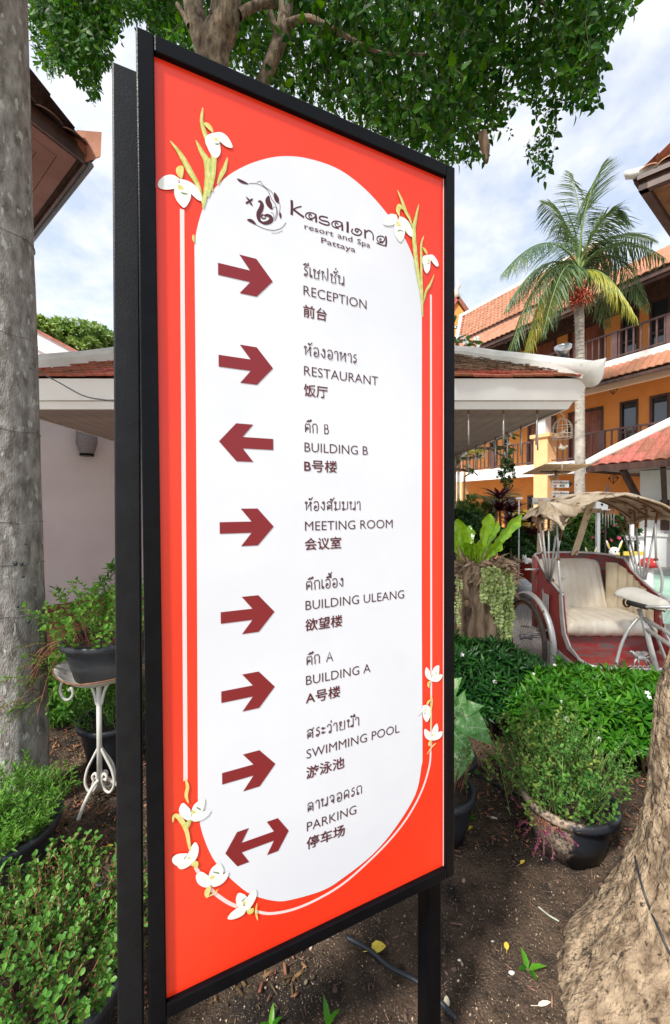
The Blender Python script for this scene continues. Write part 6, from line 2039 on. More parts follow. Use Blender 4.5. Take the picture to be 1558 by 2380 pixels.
# pots right of the sign
make_pot((.50, 1.84, 0), .150, .105, .24, 'black plastic pot half hidden by the right leg of the sign', group='black plastic plant pots')
sprigs('reddish_sprout', 'sparse sprouts with reddish stems in the half hidden pot', (.53, 1.86, .20), .11, 26, SPR, m_leaf_olive, .14, .4, 9, (.6, 1.0))
make_pot((.60, 2.10, 0), .150, .10, .23, 'black plastic pot holding the white veined arrowhead plant', group='black plastic plant pots')
def syngonium():
    root = thing('arrowhead_plant', (.60, 2.1, .2), 'arrowhead plant with large white veined leaves right of the sign', 'plant')
    st = ((0, .0), (-.0, .0))
    specs = [((1072, 1640), (1068, 1700), .13, 0), ((1086, 1665), (1142, 1720), .17, 1), ((1075, 1745), (1060, 1690), .12, 0), ((1060, 1690), (1050, 1650), .11, 0), ((1070, 1715), (1090, 1790), .12, 1), ((1060, 1600), (1075, 1560), .10, 0), ((1095, 1640), (1125, 1625), .11, 1), ((1050, 1760), (1040, 1800), .12, 0)]
    specs = [((1062, 1665), (1078, 1610), .16, 0), ((1082, 1668), (1145, 1725), .19, 0), ((1072, 1745), (1062, 1800), .15, 1), ((1070, 1650), (1112, 1640), .13, 0), ((1052, 1700), (1085, 1735), .15, 1), ((1045, 1640), (1030, 1600), .14, 0), ((1050, 1600), (1070, 1575), .10, 0), ((1075, 1690), (1105, 1690), .14, 1)]
    base = Vector((.60, 2.1, .2))
    for k, (a, t, L, f) in enumerate(specs):
        y = 2.0 - .05 * (k % 3); p = P(a[0], a[1], y); q = P(t[0], t[1], y - .05)
        d = (q - p).normalized()
        lf = MB(smooth=True)
        x = d.cross(Vector((-.15, -.75, .75))).normalized(); n = x.cross(d)
        L *= .95
        pts = [(q_.x, max(0, q_.y)) for q_ in smoothpts([(0, 0, 0), (-.20, .16, 0), (-.17, .34, 0), (.05, .41, 0), (.40, .30, 0), (.75, .12, 0), (1.0, 0, 0)], 4)]
        c = [p + d * (L * s_) - n * (L * .16 * s_ * s_) for s_, w in pts]
        vs = []
        for i, (s_, w) in enumerate(pts):
            mid = p + d * (L * max(0, s_)) - n * (L * .18 * max(0, s_) ** 2)
            e = p + d * (L * s_) - n * (L * .18 * s_ * abs(s_)) 
            vs += [mid, e - x * L * w + n * L * .06 * (w > .2), e + x * L * w + n * L * .06 * (w > .2)]
        fs = []
        for i in range(len(pts) - 1):
            a3 = i * 3; b3 = a3 + 3
            fs += [(a3, b3, b3 + 1, a3 + 1), (a3, a3 + 2, b3 + 2, b3)]
        lf.add(vs, fs); o = lf.build('leaf', m_caladium, root)
        vn = MB(smooth=True)
        vn.tube([p + d * (L * s_) - n * (L * .18 * s_ * s_) + n * .0015 for s_ in (0, .3, .6, .9)], [.002, .0016, .0012, .0006], 4)
        for s_ in (.05, .22, .4, .58):
            for sd in (-1, 1):
                m0 = p + d * (L * s_) - n * (L * .18 * s_ * s_) + n * .0015
                vn.tube([m0, m0 + (d * .5 + x * sd) * L * .22 * (1 - s_ * .6) + n * .006], [.0012, .0006], 4)
        vn.build('vein', mat('pale_vein', (.62, .72, .50), rough=.5), o)
        sb = MB(smooth=True); sb.tube(smoothpts([base + rv(.02), base.lerp(p, .6) + Vector((0, 0, .03)), p], 4), .003, 5); sb.build('stalk', m_stem_green, root)
syngonium()
# undergrowth at the left
leafy_ball('green_undergrowth', 'low leafy undergrowth behind the white stand at the left wall', 'plant', (-2.05, 3.0, .22), (.42, .35, .26), 900, [m_leaf_herb, m_stem_green], ROS[0], None, None, (.8, 1.3), .2, 31)
leafy_ball('tall_herb_clump', 'tall leafy herbs growing up beside the left sign post', 'plant', (-1.38, 2.45, .75), (.15, .16, .50), 300, [m_leaf_herb, m_stem_green], ROS[1], (4, .004), None, (.7, 1.1), .2, 32, tm=m_stem_green)
leafy_ball('shrub', 'dark shrub filling the bed behind the sign', 'bush', (0.1, 3.2, .35), (.8, .3, .36), 900, [m_leaf_hedge_dark, m_stem_green], ROS[2], (5, .008), None, (.9, 1.3), .3, 33)

# ---------------------------------------------------------------- wrought iron stand
def stand():
    root = thing('plant_stand', (SX, SY, 0), 'white wrought iron plant stand with rusty saucer and scroll legs', 'plant stand')
    def h(py): return EYE - (py - 1180) / FPX * SY
    MB(smooth=True).tube([(SX, SY, h(1835)), (SX, SY, h(1580))], .0125, 12).build('pole', m_iron, root)
    for k, a in enumerate((R(-103), R(17), R(137))):
        d = Vector((math.cos(a), math.sin(a), 0))
        def Q(r_, py): return Vector((SX, SY, h(py))) + d * r_
        b = MB(smooth=True)
        b.tube(smoothpts([Q(.01, 1815), Q(.05, 1822), Q(.11, 1850), Q(.155, 1890), Q(.18, 1940), Vector((SX, SY, .0)) + d * .19], 5), .0085, 8)
        b.build('leg', m_iron, root)
    for k, a in enumerate((R(178), R(58), R(-62 + 60))):
        d = Vector((math.cos(a), math.sin(a), 0))
        def Q(r_, py): return Vector((SX, SY, h(py))) + d * r_
        b = MB(smooth=True)
        b.tube(smoothpts([Q(.012, 1640), Q(.025, 1615), Q(.05, 1590), (Q(.095, 1570)), Q(.15, 1568), Q(.195, 1585), Q(.21, 1608), Q(.19, 1627), Q(.160, 1628), Q(.140, 1615), Q(.150, 1602), Q(.163, 1608)], 5), .0075, 8)
        b.build('scroll_arm', m_iron, root)
        b = MB(smooth=True)
        b.tube(smoothpts([Q(.008, 1742), Q(.035, 1765), Q(.068, 1795), Q(.078, 1825), Q(.055, 1845), Q(.025, 1838), Q(.010, 1818), Q(.022, 1802), Q(.038, 1808), Q(.034, 1818)], 5), .0065, 8)
        b.build('scroll_foot', m_iron, root)
    # three lobed saucer
    b = MB(smooth=True)
    def fn(u, v):
        a = 2 * PI * u
        lob = 1 + .12 * math.cos(3 * (a - PI)) 
        r_ = .012 + .205 * v * lob
        z = h(1587) + .085 * v ** 2.0 + .012 * v * math.cos(3 * (a - PI))
        return Vector((SX + .03 * v + r_ * math.cos(a), SY + r_ * math.sin(a), z))
    b.grid(fn, 48, 8)
    o = b.build('saucer', m_iron, root)
    md = o.modifiers.new('thickness', 'SOLIDIFY'); md.thickness = .004
    b = MB(smooth=True)
    pts = [fn(u / 48, 1.0) for u in range(49)]
    b.tube(pts, .004, 6); b.build('saucer_rim', m_rust, root)
stand()

# ---------------------------------------------------------------- stump with fern and vine
def stump():
    y = 3.3
    c = Vector((P(1122, 1400, y).x, y, 0))
    root = thing('tree_stump', tuple(c), 'gnarled brown driftwood stump carrying a bird nest fern', 'stump')
    b = MB(smooth=True)
    barked(b, [c + Vector((-.03, 0, -.1)), c + Vector((-.02, 0, .2)), c + Vector((0, 0, .45)), c + Vector((.0, 0, .7)), c + Vector((-.02, 0, .92)), c + Vector((-.0, 0, 1.06))], [.27, .25, .215, .20, .185, .19], 64, .13, 2.4, 1.6, ridge=.12, n=10)
    b.build('wood', m_stump, root)
    b = MB(smooth=True); b.ball(P(1085, 1403, 3.105), (.024, .016, .03), 12, 8); b.build('knot_hole', m_twig, root)
    b = MB(smooth=True); barked(b, [c + Vector((.20, .05, -.1)), c + Vector((.21, .05, .25)), c + Vector((.20, .06, .62))], [.09, .075, .03], 12, .15, n=6); b.build('side_root', m_wood_dark, root)
    # fern
    fb = c + Vector((0, -.02, 1.08))
    fr = thing('birds_nest_fern', tuple(fb), 'bird nest fern with broad glossy lime green fronds on the stump', 'fern')
    specs = [((1082, 1290), (1060, 1175), .16, -.05), ((1108, 1290), (1105, 1190), .17, -.10), ((1118, 1285), (1143, 1200), .19, -.05), ((1125, 1290), (1160, 1240), .15, -.18), ((1130, 1290), (1213, 1195), .18, .0),
             ((1128, 1295), (1180, 1255), .17, .10), ((1090, 1295), (1040, 1215), .18, .1), ((1100, 1295), (1062, 1245), .15, -.12), ((1105, 1295), (1088, 1225), .12, .12), ((1115, 1295), (1120, 1235), .12, -.2), ((1088, 1300), (1045, 1260), .13, -.1), ((1120, 1290), (1118, 1205), .14, .2)]
    specs = [((1087, 1318), (1062, 1206), .105, -.05), ((1110, 1318), (1138, 1194), .115, -.06), ((1096, 1318), (1098, 1262), .09, -.16), ((1120, 1318), (1212, 1196), .095, .02), ((1115, 1320), (1165, 1258), .10, -.10),
             ((1080, 1322), (1036, 1222), .10, -.02), ((1100, 1320), (1080, 1260), .085, -.12), ((1106, 1320), (1112, 1258), .08, -.18), ((1112, 1315), (1156, 1212), .09, .12), ((1118, 1315), (1186, 1226), .09, .14), ((1084, 1315), (1052, 1265), .09, .12), ((1092, 1312), (1090, 1222), .09, .2)]
    for k, (a, t, W, dz) in enumerate(specs):
        p0 = P(a[0], a[1], y + dz * .2); p1 = P(t[0], t[1], y + dz)
        d = p1 - p0; L = d.length
        out = Vector((d.x, dz * 1.2, 0)); out = out.normalized() if out.length > .01 else Vector((0, -1, 0))
        mid = p0.lerp(p1, .5) - out * .02 + Vector((0, 0, .02))
        N = 12
        cen = [p0 * (1 - u) ** 2 + mid * 2 * u * (1 - u) + p1 * u * u for u in [i / N for i in range(N + 1)]]
        side = d.normalized().cross(Vector((0, -1, .25)) + out * .3).normalized(); nrm = side.cross(d.normalized())
        lf = MB(smooth=True); vs = []
        r = random.Random(k)
        for i, q in enumerate(cen):
            u = i / N
            w = W * (.12 + .88 * min(1, u * 1.25) ** 1.2) * (1 if u < .86 else max(.25, (1.02 - u) * 6.5))
            w = min(w, W) * .5
            for j in range(-3, 4):
                s_ = j / 3
                vs.append(q + side * (w * s_) + nrm * (abs(s_) ** 1.2 * w * .55 + (.016 * math.sin(u * 26 + k + (2 if s_ > 0 else 0)) * abs(s_) ** 2 * (u > .2))))
        fs = [(i * 7 + j, i * 7 + j + 1, (i + 1) * 7 + j + 1, (i + 1) * 7 + j) for i in range(N) for j in range(6)]
        lf.add(vs, fs); o = lf.build('frond', m_fern, fr)
        MB(smooth=True).tube([q - nrm * .002 for q in cen[:-1]], [.0045 * (1 - i / N) + .001 for i in range(N)], 5).build('midrib', m_twig if dz < 0 else m_stem_green, o)
    # husk skirt
    hk = MB(smooth=False); r = random.Random(12)
    proto = MB(); proto.leaf((0, 0, 0), (0, 1, 0), Vector((0, 0, 1)), .16, .05, .35, .5, 0, ((0, .4), (.3, 1), (.6, .7), (1, .15)))
    me = proto.mesh('dry_frond', m_husk)
    for i in range(260):
        a = r.uniform(0, 6.28)
        rr_ = r.uniform(.08, .22)
        p = fb + Vector((math.cos(a) * rr_, math.sin(a) * rr_ * .9, r.uniform(-.17, .04)))
        d = Vector((math.cos(a), math.sin(a), r.uniform(-1.3, 1.3))) + rv(.6)
        inst('dry_frond', me, along(p, d, r.uniform(.45, 1.0), r.uniform(0, 6)), fr)
    # vine
    vn = thing('button_vine', tuple(c + Vector((.15, -.15, 1.0))), 'pale green button leaved vine hanging down the right side of the stump', 'vine')
    pr = MB()
    pr.tube([(0, 0, 0), (.003, .06, 0), (-.002, .12, 0)], .0012, 3, False, mi=1)
    rq = random.Random(77)
    for i in range(4):
        for s_ in (-1, 1):
            pr.leaf((0, .01 + .03 * i + .006 * s_, 0), (s_ * rq.uniform(.6, 1), rq.uniform(-.3, .7), rq.uniform(-.3, .8)), Vector((rq.uniform(-.5, .5), rq.uniform(-.3, .3), 1)), .036, .026, .1, .25, 0, ((0, 0), (.35, .9), (.75, .9), (1, .1)))
    me = pr.mesh('vine_strand', [m_vine, m_stem_green])
    for i in range(250):
        u = r.random(); t = r.random()
        # curtain: from top left to lower right
        px = 1122 + 64 * r.random() ** .6; py0 = 1318
        lim = 1385 if px < 1148 else (1385 + (px - 1148) * 3.6 if px < 1178 else 1492 - (px - 1178) * 8)
        py = py0 + (lim - py0) * t
        p = P(px, py, 3.03 + .05 * r.random() + (.0 if px < 1165 else .03))
        inst('vine_strand', me, along(p, Vector((r.uniform(-.25, .25), r.uniform(-.3, .1), -1)), r.uniform(.7, 1.05), r.uniform(0, 6)), vn)
    for i in range(10):
        p = P(1062 + r.uniform(-5, 8), 1335 + i * 11, 3.08)
        inst('vine_strand', me, along(p, Vector((r.uniform(-.2, .2), -.1, -1)), r.uniform(.6, .8), r.uniform(0, 6)), vn)
stump()

# ---------------------------------------------------------------- tricycle
def tricycle():
    O = Vector((2.37, 3.62, 0)); A = Vector((1, 0, 0)); F = Vector((0, -1, 0)); U = Vector((0, 0, 1))
    def T(r_, f, u): return O + A * r_ + F * f + U * u
    root = thing('cycle_rickshaw', tuple(O), 'old silver and maroon cycle rickshaw with cream seat and torn canvas hood', 'rickshaw')
    def wheel(r_, f, rad, turn=0.0):
        c = T(r_, f, rad)
        ax = (A * math.cos(turn) + F * math.sin(turn)).normalized(); fw = (F * math.cos(turn) - A * math.sin(turn)).normalized()
        def ring(rr, th, seg=48, s2=8):
            b = MB(smooth=True); vs = []
            for i in range(seg):
                a = 2 * PI * i / seg; d = fw * math.cos(a) + U * math.sin(a)
                for k in range(s2):
                    q = 2 * PI * k / s2
                    vs.append(c + d * (rr + th * math.cos(q)) + ax * th * math.sin(q))
            fs = [(i * s2 + k, i * s2 + (k + 1) % s2, ((i + 1) % seg) * s2 + (k + 1) % s2, ((i + 1) % seg) * s2 + k) for i in range(seg) for k in range(s2)]
            return b.add(vs, fs)
        w = ring(rad - .02, .019).build('wheel', m_rubber, root)
        ring(rad - .047, .010).build('rim', m_rust, w)
        b = MB(smooth=True)
        for k in range(32):
            a = 2 * PI * k / 32; a2 = a + (.35 if k % 2 else -.35)
            d = fw * math.cos(a) + U * math.sin(a); d2 = fw * math.cos(a2) + U * math.sin(a2)
            b.tube([c + d2 * .03 + ax * (.03 if k % 4 < 2 else -.03), c + d * (rad - .05)], .0010, 4, False)
        b.build('spoke', m_rust, w)
        MB(smooth=True).tube([c - ax * .055, c - ax * .05, c - ax * .02, c + ax * .02, c + ax * .05, c + ax * .055], [.02, .032, .022, .022, .032, .02], 14).build('hub', m_silver, w)
        return c
    R_ = .355
    cl = wheel(-.60, 0, R_); cr = wheel(.64, 0, R_); wheel(0, 1.42, .31, .1)
    MB(smooth=True).tube([T(-.6, 0, R_), T(.64, 0, R_)], .014, 10).build('axle', m_silver, root)
    # fenders
    def fender(r_, a0, a1, name='mudguard', w=.085):
        c = T(r_, 0, R_); b = MB(smooth=True)
        def fn(u, v):
            a = R(a0 + (a1 - a0) * u); rr = R_ + .060 - .020 * (2 * v - 1) ** 2
            return c + (F * math.cos(a) + U * math.sin(a)) * rr + A * (v - .5) * w
        b.grid(fn, 40, 6); o = b.build(name, m_silver, root)
        md = o.modifiers.new('thickness', 'SOLIDIFY'); md.thickness = .003
    fender(-.56, -38, 165, w=.052); fender(.60, -38, 165, w=.052)
    # side panels
    prof = [(-.15, 1.055), (-.15, .80), (-.15, .52), (-.13, .36), (-.10, .345), (.15, .30), (.42, .265), (.56, .27), (.60, .33), (.50, .345), (.38, .40), (.32, .48), (.29, .62), (.27, .79), (.12, .86), (-.03, .95)]
    for s_, m_ in ((-1, m_maroonpaint), (1, m_maroonpaint)):
        MB().prism([T(s_ * .415, f, u) for f, u in prof], A * (-s_ * .016)).build('side_panel', m_, root)
        low = [(-.15, .37), (-.10, .335), (.15, .29), (.42, .255), (.58, .262), (.58, .29), (.42, .285), (.15, .32), (-.10, .365), (-.15, .40)]
        MB().prism([T(s_ * .420, f, u) for f, u in low], A * (s_ * .008)).build('trim_strip', m_silver, root)
        fr_ = [(.26, .80), (.30, .79), (.335, .60), (.36, .48), (.44, .40), (.58, .335), (.60, .36), (.46, .44), (.39, .52), (.35, .66)]
        fr_ = [(.235, .80), (.275, .80), (.30, .62), (.33, .49), (.40, .405), (.52, .352), (.52, .335), (.36, .37), (.28, .47), (.25, .62)]
        MB().prism([T(s_ * .419, f, u) for f, u in fr_], A * (s_ * .010)).build('trim_strip', m_silver, root)
        # quilted lining inside
        b = MB(smooth=True)
        def fn(u, v, s_=s_):
            f = -.22 + .46 * u; top = 1.02 - max(0, (f + .15)) * .60; bot = .47
            puff = .022 * abs(math.sin(u * PI * 6)) ** .5
            return T(s_ * (.392 - puff - .10 * max(0, -.10 - f) / .12), f, bot + (top - bot) * v)
        b.grid(fn, 48, 8); b.build('quilted_lining', m_vinyl_tan, root)
        b = MB(smooth=True)
        for k in range(9):
            f = -.18 + .052 * k; b.ball(T(s_ * .388, f, 1.01 - max(0, (f + .15)) * .60), .009, 6, 4)
        b.build('stud', m_rust, root)
    # rounded back
    b = MB(smooth=True)
    def fb_(u, v):
        a = PI * u; rr = T(-.41 * math.copysign(abs(math.cos(a)) ** .75, math.cos(a)), -.15 - .28 * math.sin(a) ** .75, .38 + (.675 + .03 * math.sin(a)) * v)
        return rr
    b.grid(fb_, 24, 4); o = b.build('back_panel', m_redpaint, root)
    md = o.modifiers.new('thickness', 'SOLIDIFY'); md.thickness = .012
    rim = [T(-.415, .28, .80), T(-.415, .12, .87), T(-.415, -.03, .96), T(-.415, -.15, 1.06), T(-.37, -.29, 1.08), T(-.24, -.40, 1.09), T(0, -.435, 1.09), T(.24, -.40, 1.09), T(.37, -.29, 1.08), T(.415, -.15, 1.06), T(.415, -.03, .96), T(.415, .12, .87), T(.415, .28, .80)]
    MB(smooth=True).tube(smoothpts(rim, 6), .011, 8).build('top_rail', m_silver, root)
    # seat
    b = MB(smooth=True)
    def seat(u, v):
        r_ = -.385 + .77 * u
        # profile round the cushion, v 0..1 front bottom -> front -> top -> back
        a = v
        if a < .45:
            t = a / .45; ang = -PI / 2 + t * PI
            f = .22 + .075 * math.cos(ang); z = .505 + .075 * math.sin(ang)
        else:
            t = (a - .45) / .55; f = .22 - .50 * t; z = .58 + .015 * math.sin(PI * t) - .02 * t
        pf = .013 * abs(math.sin(u * PI * 7)) ** .45
        e = min(u, 1 - u) * 14; k = min(1, e) ** .5
        return T(r_, (f - .0) * 1.0 + pf * (a < .45) * k, .47 + (z - .47) * (.6 + .4 * k) + pf * k)
    b.grid(seat, 70, 18); b.build('seat_cushion', m_vinyl, root)
    b = MB(smooth=True)
    def back(u, v):
        r_ = (-.35 + .70 * u) * (1 - .06 * v)
        k = min(1, min(u, 1 - u) * 12) ** .5; kv = min(1, (1 - v) * 7) ** .5
        pf = .014 * abs(math.sin(u * PI * 9)) ** .45
        return T(r_, -.20 - .12 * v - .10 * (1 - k * kv) + pf, .56 + .47 * v * (1 - .0 * k) - .0)
    b.grid(back, 80, 12); b.build('backrest', m_vinyl, root)
    MB().obox(T(-.39, .19, .42), A * .78, F * -.5, U * .045).build('seat_base', m_redpaint, root)
    b = MB(smooth=True)
    for k in range(22):
        b.ball(T(-.37 + .74 * k / 21, .262, .434), .0075, 6, 4)
    b.build('stud', m_rust, root)
    MB().prism([T(-.40, .20, .43), T(.40, .20, .43), T(.40, .22, .30), T(-.40, .22, .30)], F * .012).build('front_panel', m_redpaint, root)
    MB().prism([T(-.40, .22, .315), T(.40, .22, .315), T(.40, .60, .285), T(-.40, .60, .285)], U * -.014).build('footboard', m_redpaint, root)
    MB(smooth=True).tube(smoothpts([T(-.42, .50, .34), T(-.40, .60, .33), T(-.3, .645, .325), T(0, .66, .32), T(.3, .645, .325), T(.40, .60, .33), T(.42, .50, .34)], 6), .013, 8).build('front_bumper', m_silver, root)
    MB().obox(T(-.33, .648, .235), A * .66, F * .012, U * .075).build('kick_board', mat('faded_red_board', (.42, .10, .085), (.56, .22, .19), sc=9, rough=.6), root)
    # undercarriage
    for s_ in (-1, 1):
        MB(smooth=True).tube([T(s_ * .3, -.4, .33), T(s_ * .3, .1, .30), T(s_ * .24, .62, .25)], .014, 8).build('chassis_tube', m_silver, root)
        MB(smooth=True).tube(smoothpts([T(s_ * .60, 0, R_), T(s_ * .50, .02, .40), T(s_ * .30, 0, .34)], 4), .012, 8).build('axle_bracket', m_silver, root)
    MB().bar(T(-.58, -.12, .42), T(-.40, .12, .44), .05, .008).build('spring_leaf', m_silver, root)
    # bottle cage/hinge plate on side
    MB().obox(T(-.43, -.02, .60), F * .10, A * -.006, U * .16).build('hinge_plate', m_silver, root)
    # hood struts
    def YF(px, r_):  # f where a point with lateral r_ sits on picture column px
        X = O.x + r_; return O.y - X / ((px - 779) / FPX)
    lb = T(-.43, .07, .90)
    tops = [(1247, 1202, -.50), (1258, 1192, -.47), (1276, 1186, -.44), (1297, 1206, -.42), (1309, 1222, -.40)]
    for k, (px, py, r_) in enumerate(tops):
        f = (.0 + YF(px, r_)); y = O.y - f; y = min(max(y, 3.25), 4.1)
        p = P(px, py, y)
        q = lb + F * (-.03 + .018 * k) + U * (-.0)
        MB(smooth=True).tube([q, q.lerp(p, .75)], .0085, 8).build('hood_strut', m_silver, root)
        MB(smooth=True).tube([q.lerp(p, .74), p, p.lerp(T(0, -.1 + .06 * k, 1.58), .2)], [.010, .0095, .008], 8).build('hood_strut', m_rust, root)
    rb_ = T(.43, .05, .90)
    tops = [(1442, 1212, 3.95), (1452, 1200, 3.85), (1474, 1186, 3.75), (1503, 1184, 3.65), (1529, 1190, 3.55)]
    for k, (px, py, y) in enumerate(tops):
        p = P(px, py, y); q = rb_ + F * (-.04 + .022 * k)
        MB(smooth=True).tube([q, q.lerp(p, .75)], .0085, 8).build('hood_strut', m_silver, root)
        MB(smooth=True).tube([q.lerp(p, .74), p, p.lerp(T(0, -.1 + .06 * k, 1.58), .12)], [.010, .0095, .008], 8).build('hood_strut', m_rust, root)
    for s_, bs in ((-1, lb), (1, rb_)):
        MB(smooth=True).tube(smoothpts([T(s_ * .425, .22, 1.10), T(s_ * .44, .26, .98), T(s_ * .435, .27, .86), T(s_ * .42, .26, .79)], 5), .011, 8).build('hood_lever', m_silver, root)
        MB(smooth=True).tube([T(s_ * .43, .20, 1.42), T(s_ * .425, .22, 1.10)], .009, 8).build('hood_lever', m_silver, root)
        MB(smooth=True).ball(T(s_ * .425, .22, 1.10), .017, 8, 6).build('hinge_knob', m_rust, root)
    # canopy
    b = MB(smooth=True)
    def can(u, v):
        r_ = -.50 + 1.12 * u; f = -.40 + .72 * v
        e = (2 * u - 1)
        z = 1.695 - .215 * abs(e) ** 2.6 - .05 * ((2 * v - 1) ** 2) * (.4 + abs(e)) + .012 * noise.noise(Vector((u * 9, v * 5, 0)))
        sag = -.018 * abs(math.sin(v * PI * 3.5)) * (1 - .2 * abs(e))
        if u < .3: z += .05 * noise.noise(Vector((u * 14, v * 6, 4))) * (1 - u / .3)
        wav = .03 * noise.noise(Vector((u * 5, 7, v * 2)))
        return T(r_, f + wav + .05 * e * e, z + sag)
    b.grid(can, 60, 26); o = b.build('canopy', m_canvas, root)
    md = o.modifiers.new('thickness', 'SOLIDIFY'); md.thickness = .004
    # hems
    b = MB(smooth=True); b.tube([can(i / 40, 1.0) for i in range(41)], .010, 6); b.build('canopy_hem', m_canvas, root)
    b = MB(smooth=True); b.tube([can(1.0, i / 12) + Vector((0, 0, -.012)) for i in range(13)], .019, 8); b.build('canopy_roll', m_canvas, root)
    # fallen fold at front left
    b = MB(smooth=True)
    pts = [can(.10, .75), can(.13, .95) + Vector((.0, -.03, -.02)), P(1276, 1182, 3.28), P(1295, 1202, 3.22), P(1308, 1222, 3.2)]
    q = smoothpts(pts, 6); n_ = len(q); vs = []
    for i, p in enumerate(q):
        w = .030 + .026 * math.sin(i / n_ * PI) 
        for k in range(12):
            a = 2 * PI * k / 12
            rr = w * (1 + .35 * math.sin(3 * a + i * .3))
            vs.append(p + Vector((math.cos(a) * rr * .8, math.sin(a) * rr * .5, math.sin(a) * rr * .8 + math.cos(a) * rr * .3)))
    b.add(vs, [(i * 12 + k, i * 12 + (k + 1) % 12, (i + 1) * 12 + (k + 1) % 12, (i + 1) * 12 + k) for i in range(n_ - 1) for k in range(12)]); b.build('torn_fold', m_canvas, root)
    b = MB(smooth=True)
    def flap(u, v):
        a = can(.0 + .16 * v, .15 + .8 * u); t = P(1238 + 40 * u, 1212 + 10 * math.sin(u * 5), 3.85 - .5 * u)
        return a.lerp(t, (1 - v) ** 1.2) + Vector((0, 0, .012 * math.sin(u * 17 + v * 3)))
    b.grid(flap, 22, 10); b.build('side_flap', m_canvas, root)
    # bows under the canopy
    for v in (.12, .38, .62, .88):
        MB(smooth=True).tube([can(i / 24, v) + Vector((0, 0, -.022)) for i in range(1, 24)], .008, 6).build('hood_bow', m_rust, root)
    # straps
    for (x0_, x1_) in ((-.30, -.25), (.20, .10)):
        MB().prism([T(x0_ - .035, -.30, 1.62), T(x0_ + .035, -.30, 1.62), T(x1_ + .035, -.42, 1.06), T(x1_ - .035, -.42, 1.06)], F * .006).build('strap', m_canvas_in, root)
    MB().obox(T(-.30, -.34, 1.50), A * .62, F * .012, U * .045).build('rear_crossbar', m_canvas_in, root)
    MB(smooth=True).tube([T(-.55, -.12, .96), T(-.42, -.12, .96)], .010, 8).build('side_bolt', m_silver, root)
    # bicycle part
    MB(smooth=True).tube([T(.0, .58, .76), T(0.0, .62, .70), T(.0, .80, .22)], .019, 12).build('seat_tube', m_silver, root)
    MB(smooth=True).tube([T(0, .63, .70), T(0, 1.18, .60)], .016, 10).build('top_tube', m_silver, root)
    MB(smooth=True).tube([T(0, .65, .63), T(0, 1.20, .50)], .016, 10).build('top_tube', m_silver, root)
    MB(smooth=True).tube([T(0, .80, .24), T(0, 1.20, .52)], .016, 10).build('down_tube', m_silver, root)
    MB(smooth=True).tube([T(0, 1.15, .86), T(0, 1.22, .50), T(0, 1.30, .46)], .018, 10).build('head_tube', m_silver, root)
    for s_ in (-1, 1):
        MB(smooth=True).tube(smoothpts([T(s_ * .03, 1.27, .60), T(s_ * .045, 1.36, .45), T(s_ * .045, 1.42, .31)], 3), .011, 8).build('fork', m_silver, root)
        MB(smooth=True).tube(smoothpts([T(0, 1.15, .87), T(s_ * .15, 1.16, .92), T(s_ * .27, 1.10, .91), T(s_ * .30, 1.02, .89)], 5), .011, 8).build('handlebar', m_silver, root)
        MB(smooth=True).tube([T(s_ * .30, 1.03, .89), T(s_ * .31, .88, .885)], [.017, .018], 12).build('grip', m_handle, root)
        MB(smooth=True).tube(smoothpts([T(s_ * .22, .62, .27), T(s_ * .16, .60, .46), T(s_ * .10, .60, .60), T(s_ * .02, .60, .70)], 5), .012, 8).build('seat_stay', m_silver, root)
    # saddle
    b = MB(smooth=True)
    def sad(u, v):
        f = .46 + .36 * u
        w = .10 * (1 - u) ** .75 * (1 if u > .08 else (u / .08) ** .5) + .022 * (1 if u > .08 else u / .08) * (1 if u < .95 else (1 - u) / .05)
        a = PI * v
        return T(w * math.cos(a), f, .835 + .055 * math.sin(a) * (1 if .05 < u < .97 else .3) - .02 * u + .012 * (1 - u) ** 2)
    b.grid(sad, 24, 12); o = b.build('saddle', mat('cracked_white_vinyl', (.70, .66, .58), (.80, .77, .70), sc=9, rough=.5, spot=(.06, .05, .04), spsc=22, spth=.68), root)
    md = o.modifiers.new('thickness', 'SOLIDIFY'); md.thickness = .02; md.offset = -1
    for s_ in (-1, 1):
        b = MB(smooth=True)
        c = T(s_ * .045, .50, .79)
        for k in range(3):
            b.tube([c + A * (k * .006) + (F * math.cos(t * PI / 10) + U * math.sin(t * PI / 10)) * .032 for t in range(21)], .004, 6)
        b.build('saddle_spring', m_rust, root)
        MB(smooth=True).tube([T(s_ * .03, .52, .80), T(s_ * .015, .80, .80)], .005, 6).build('saddle_rail', m_rust, root)
    # winged horse ornament
    b = MB(smooth=True)
    g = lambda x, z: T(-.05 + x, .665, .36 + z)
    b.ball(g(0, .05), (.045, .012, .018), 12, 8)
    b.tube([g(-.03, .055), g(-.055, .085), g(-.06, .10)], [.012, .009, .007], 8); b.ball(g(-.07, .10), (.016, .007, .008), 8, 6)
    for x, k in ((-.035, -.012), (-.02, .004), (.03, .012), (.04, .025)):
        b.tube([g(x, .045), g(x + k, .02), g(x + k * 1.2, -.005)], [.007, .005, .004], 6)
    b.tube(smoothpts([g(.045, .055), g(.065, .06), g(.075, .03)], 3), .004, 6)
    for s_ in (-1, 1):
        for k in range(6):
            b.leaf(g(-.01 * s_, .06), Vector((s_ * (1.0 - k * .12), -.1, .35 + k * .16)), Vector((0, -1, 0)), .085 - k * .008, .014)
    for k in range(5):
        b.tube([g(-.075 + k * .035 + .014 * math.cos(t), -.018 + .010 * math.sin(t)) for t in [i * .7 for i in range(9)]], .003, 5)
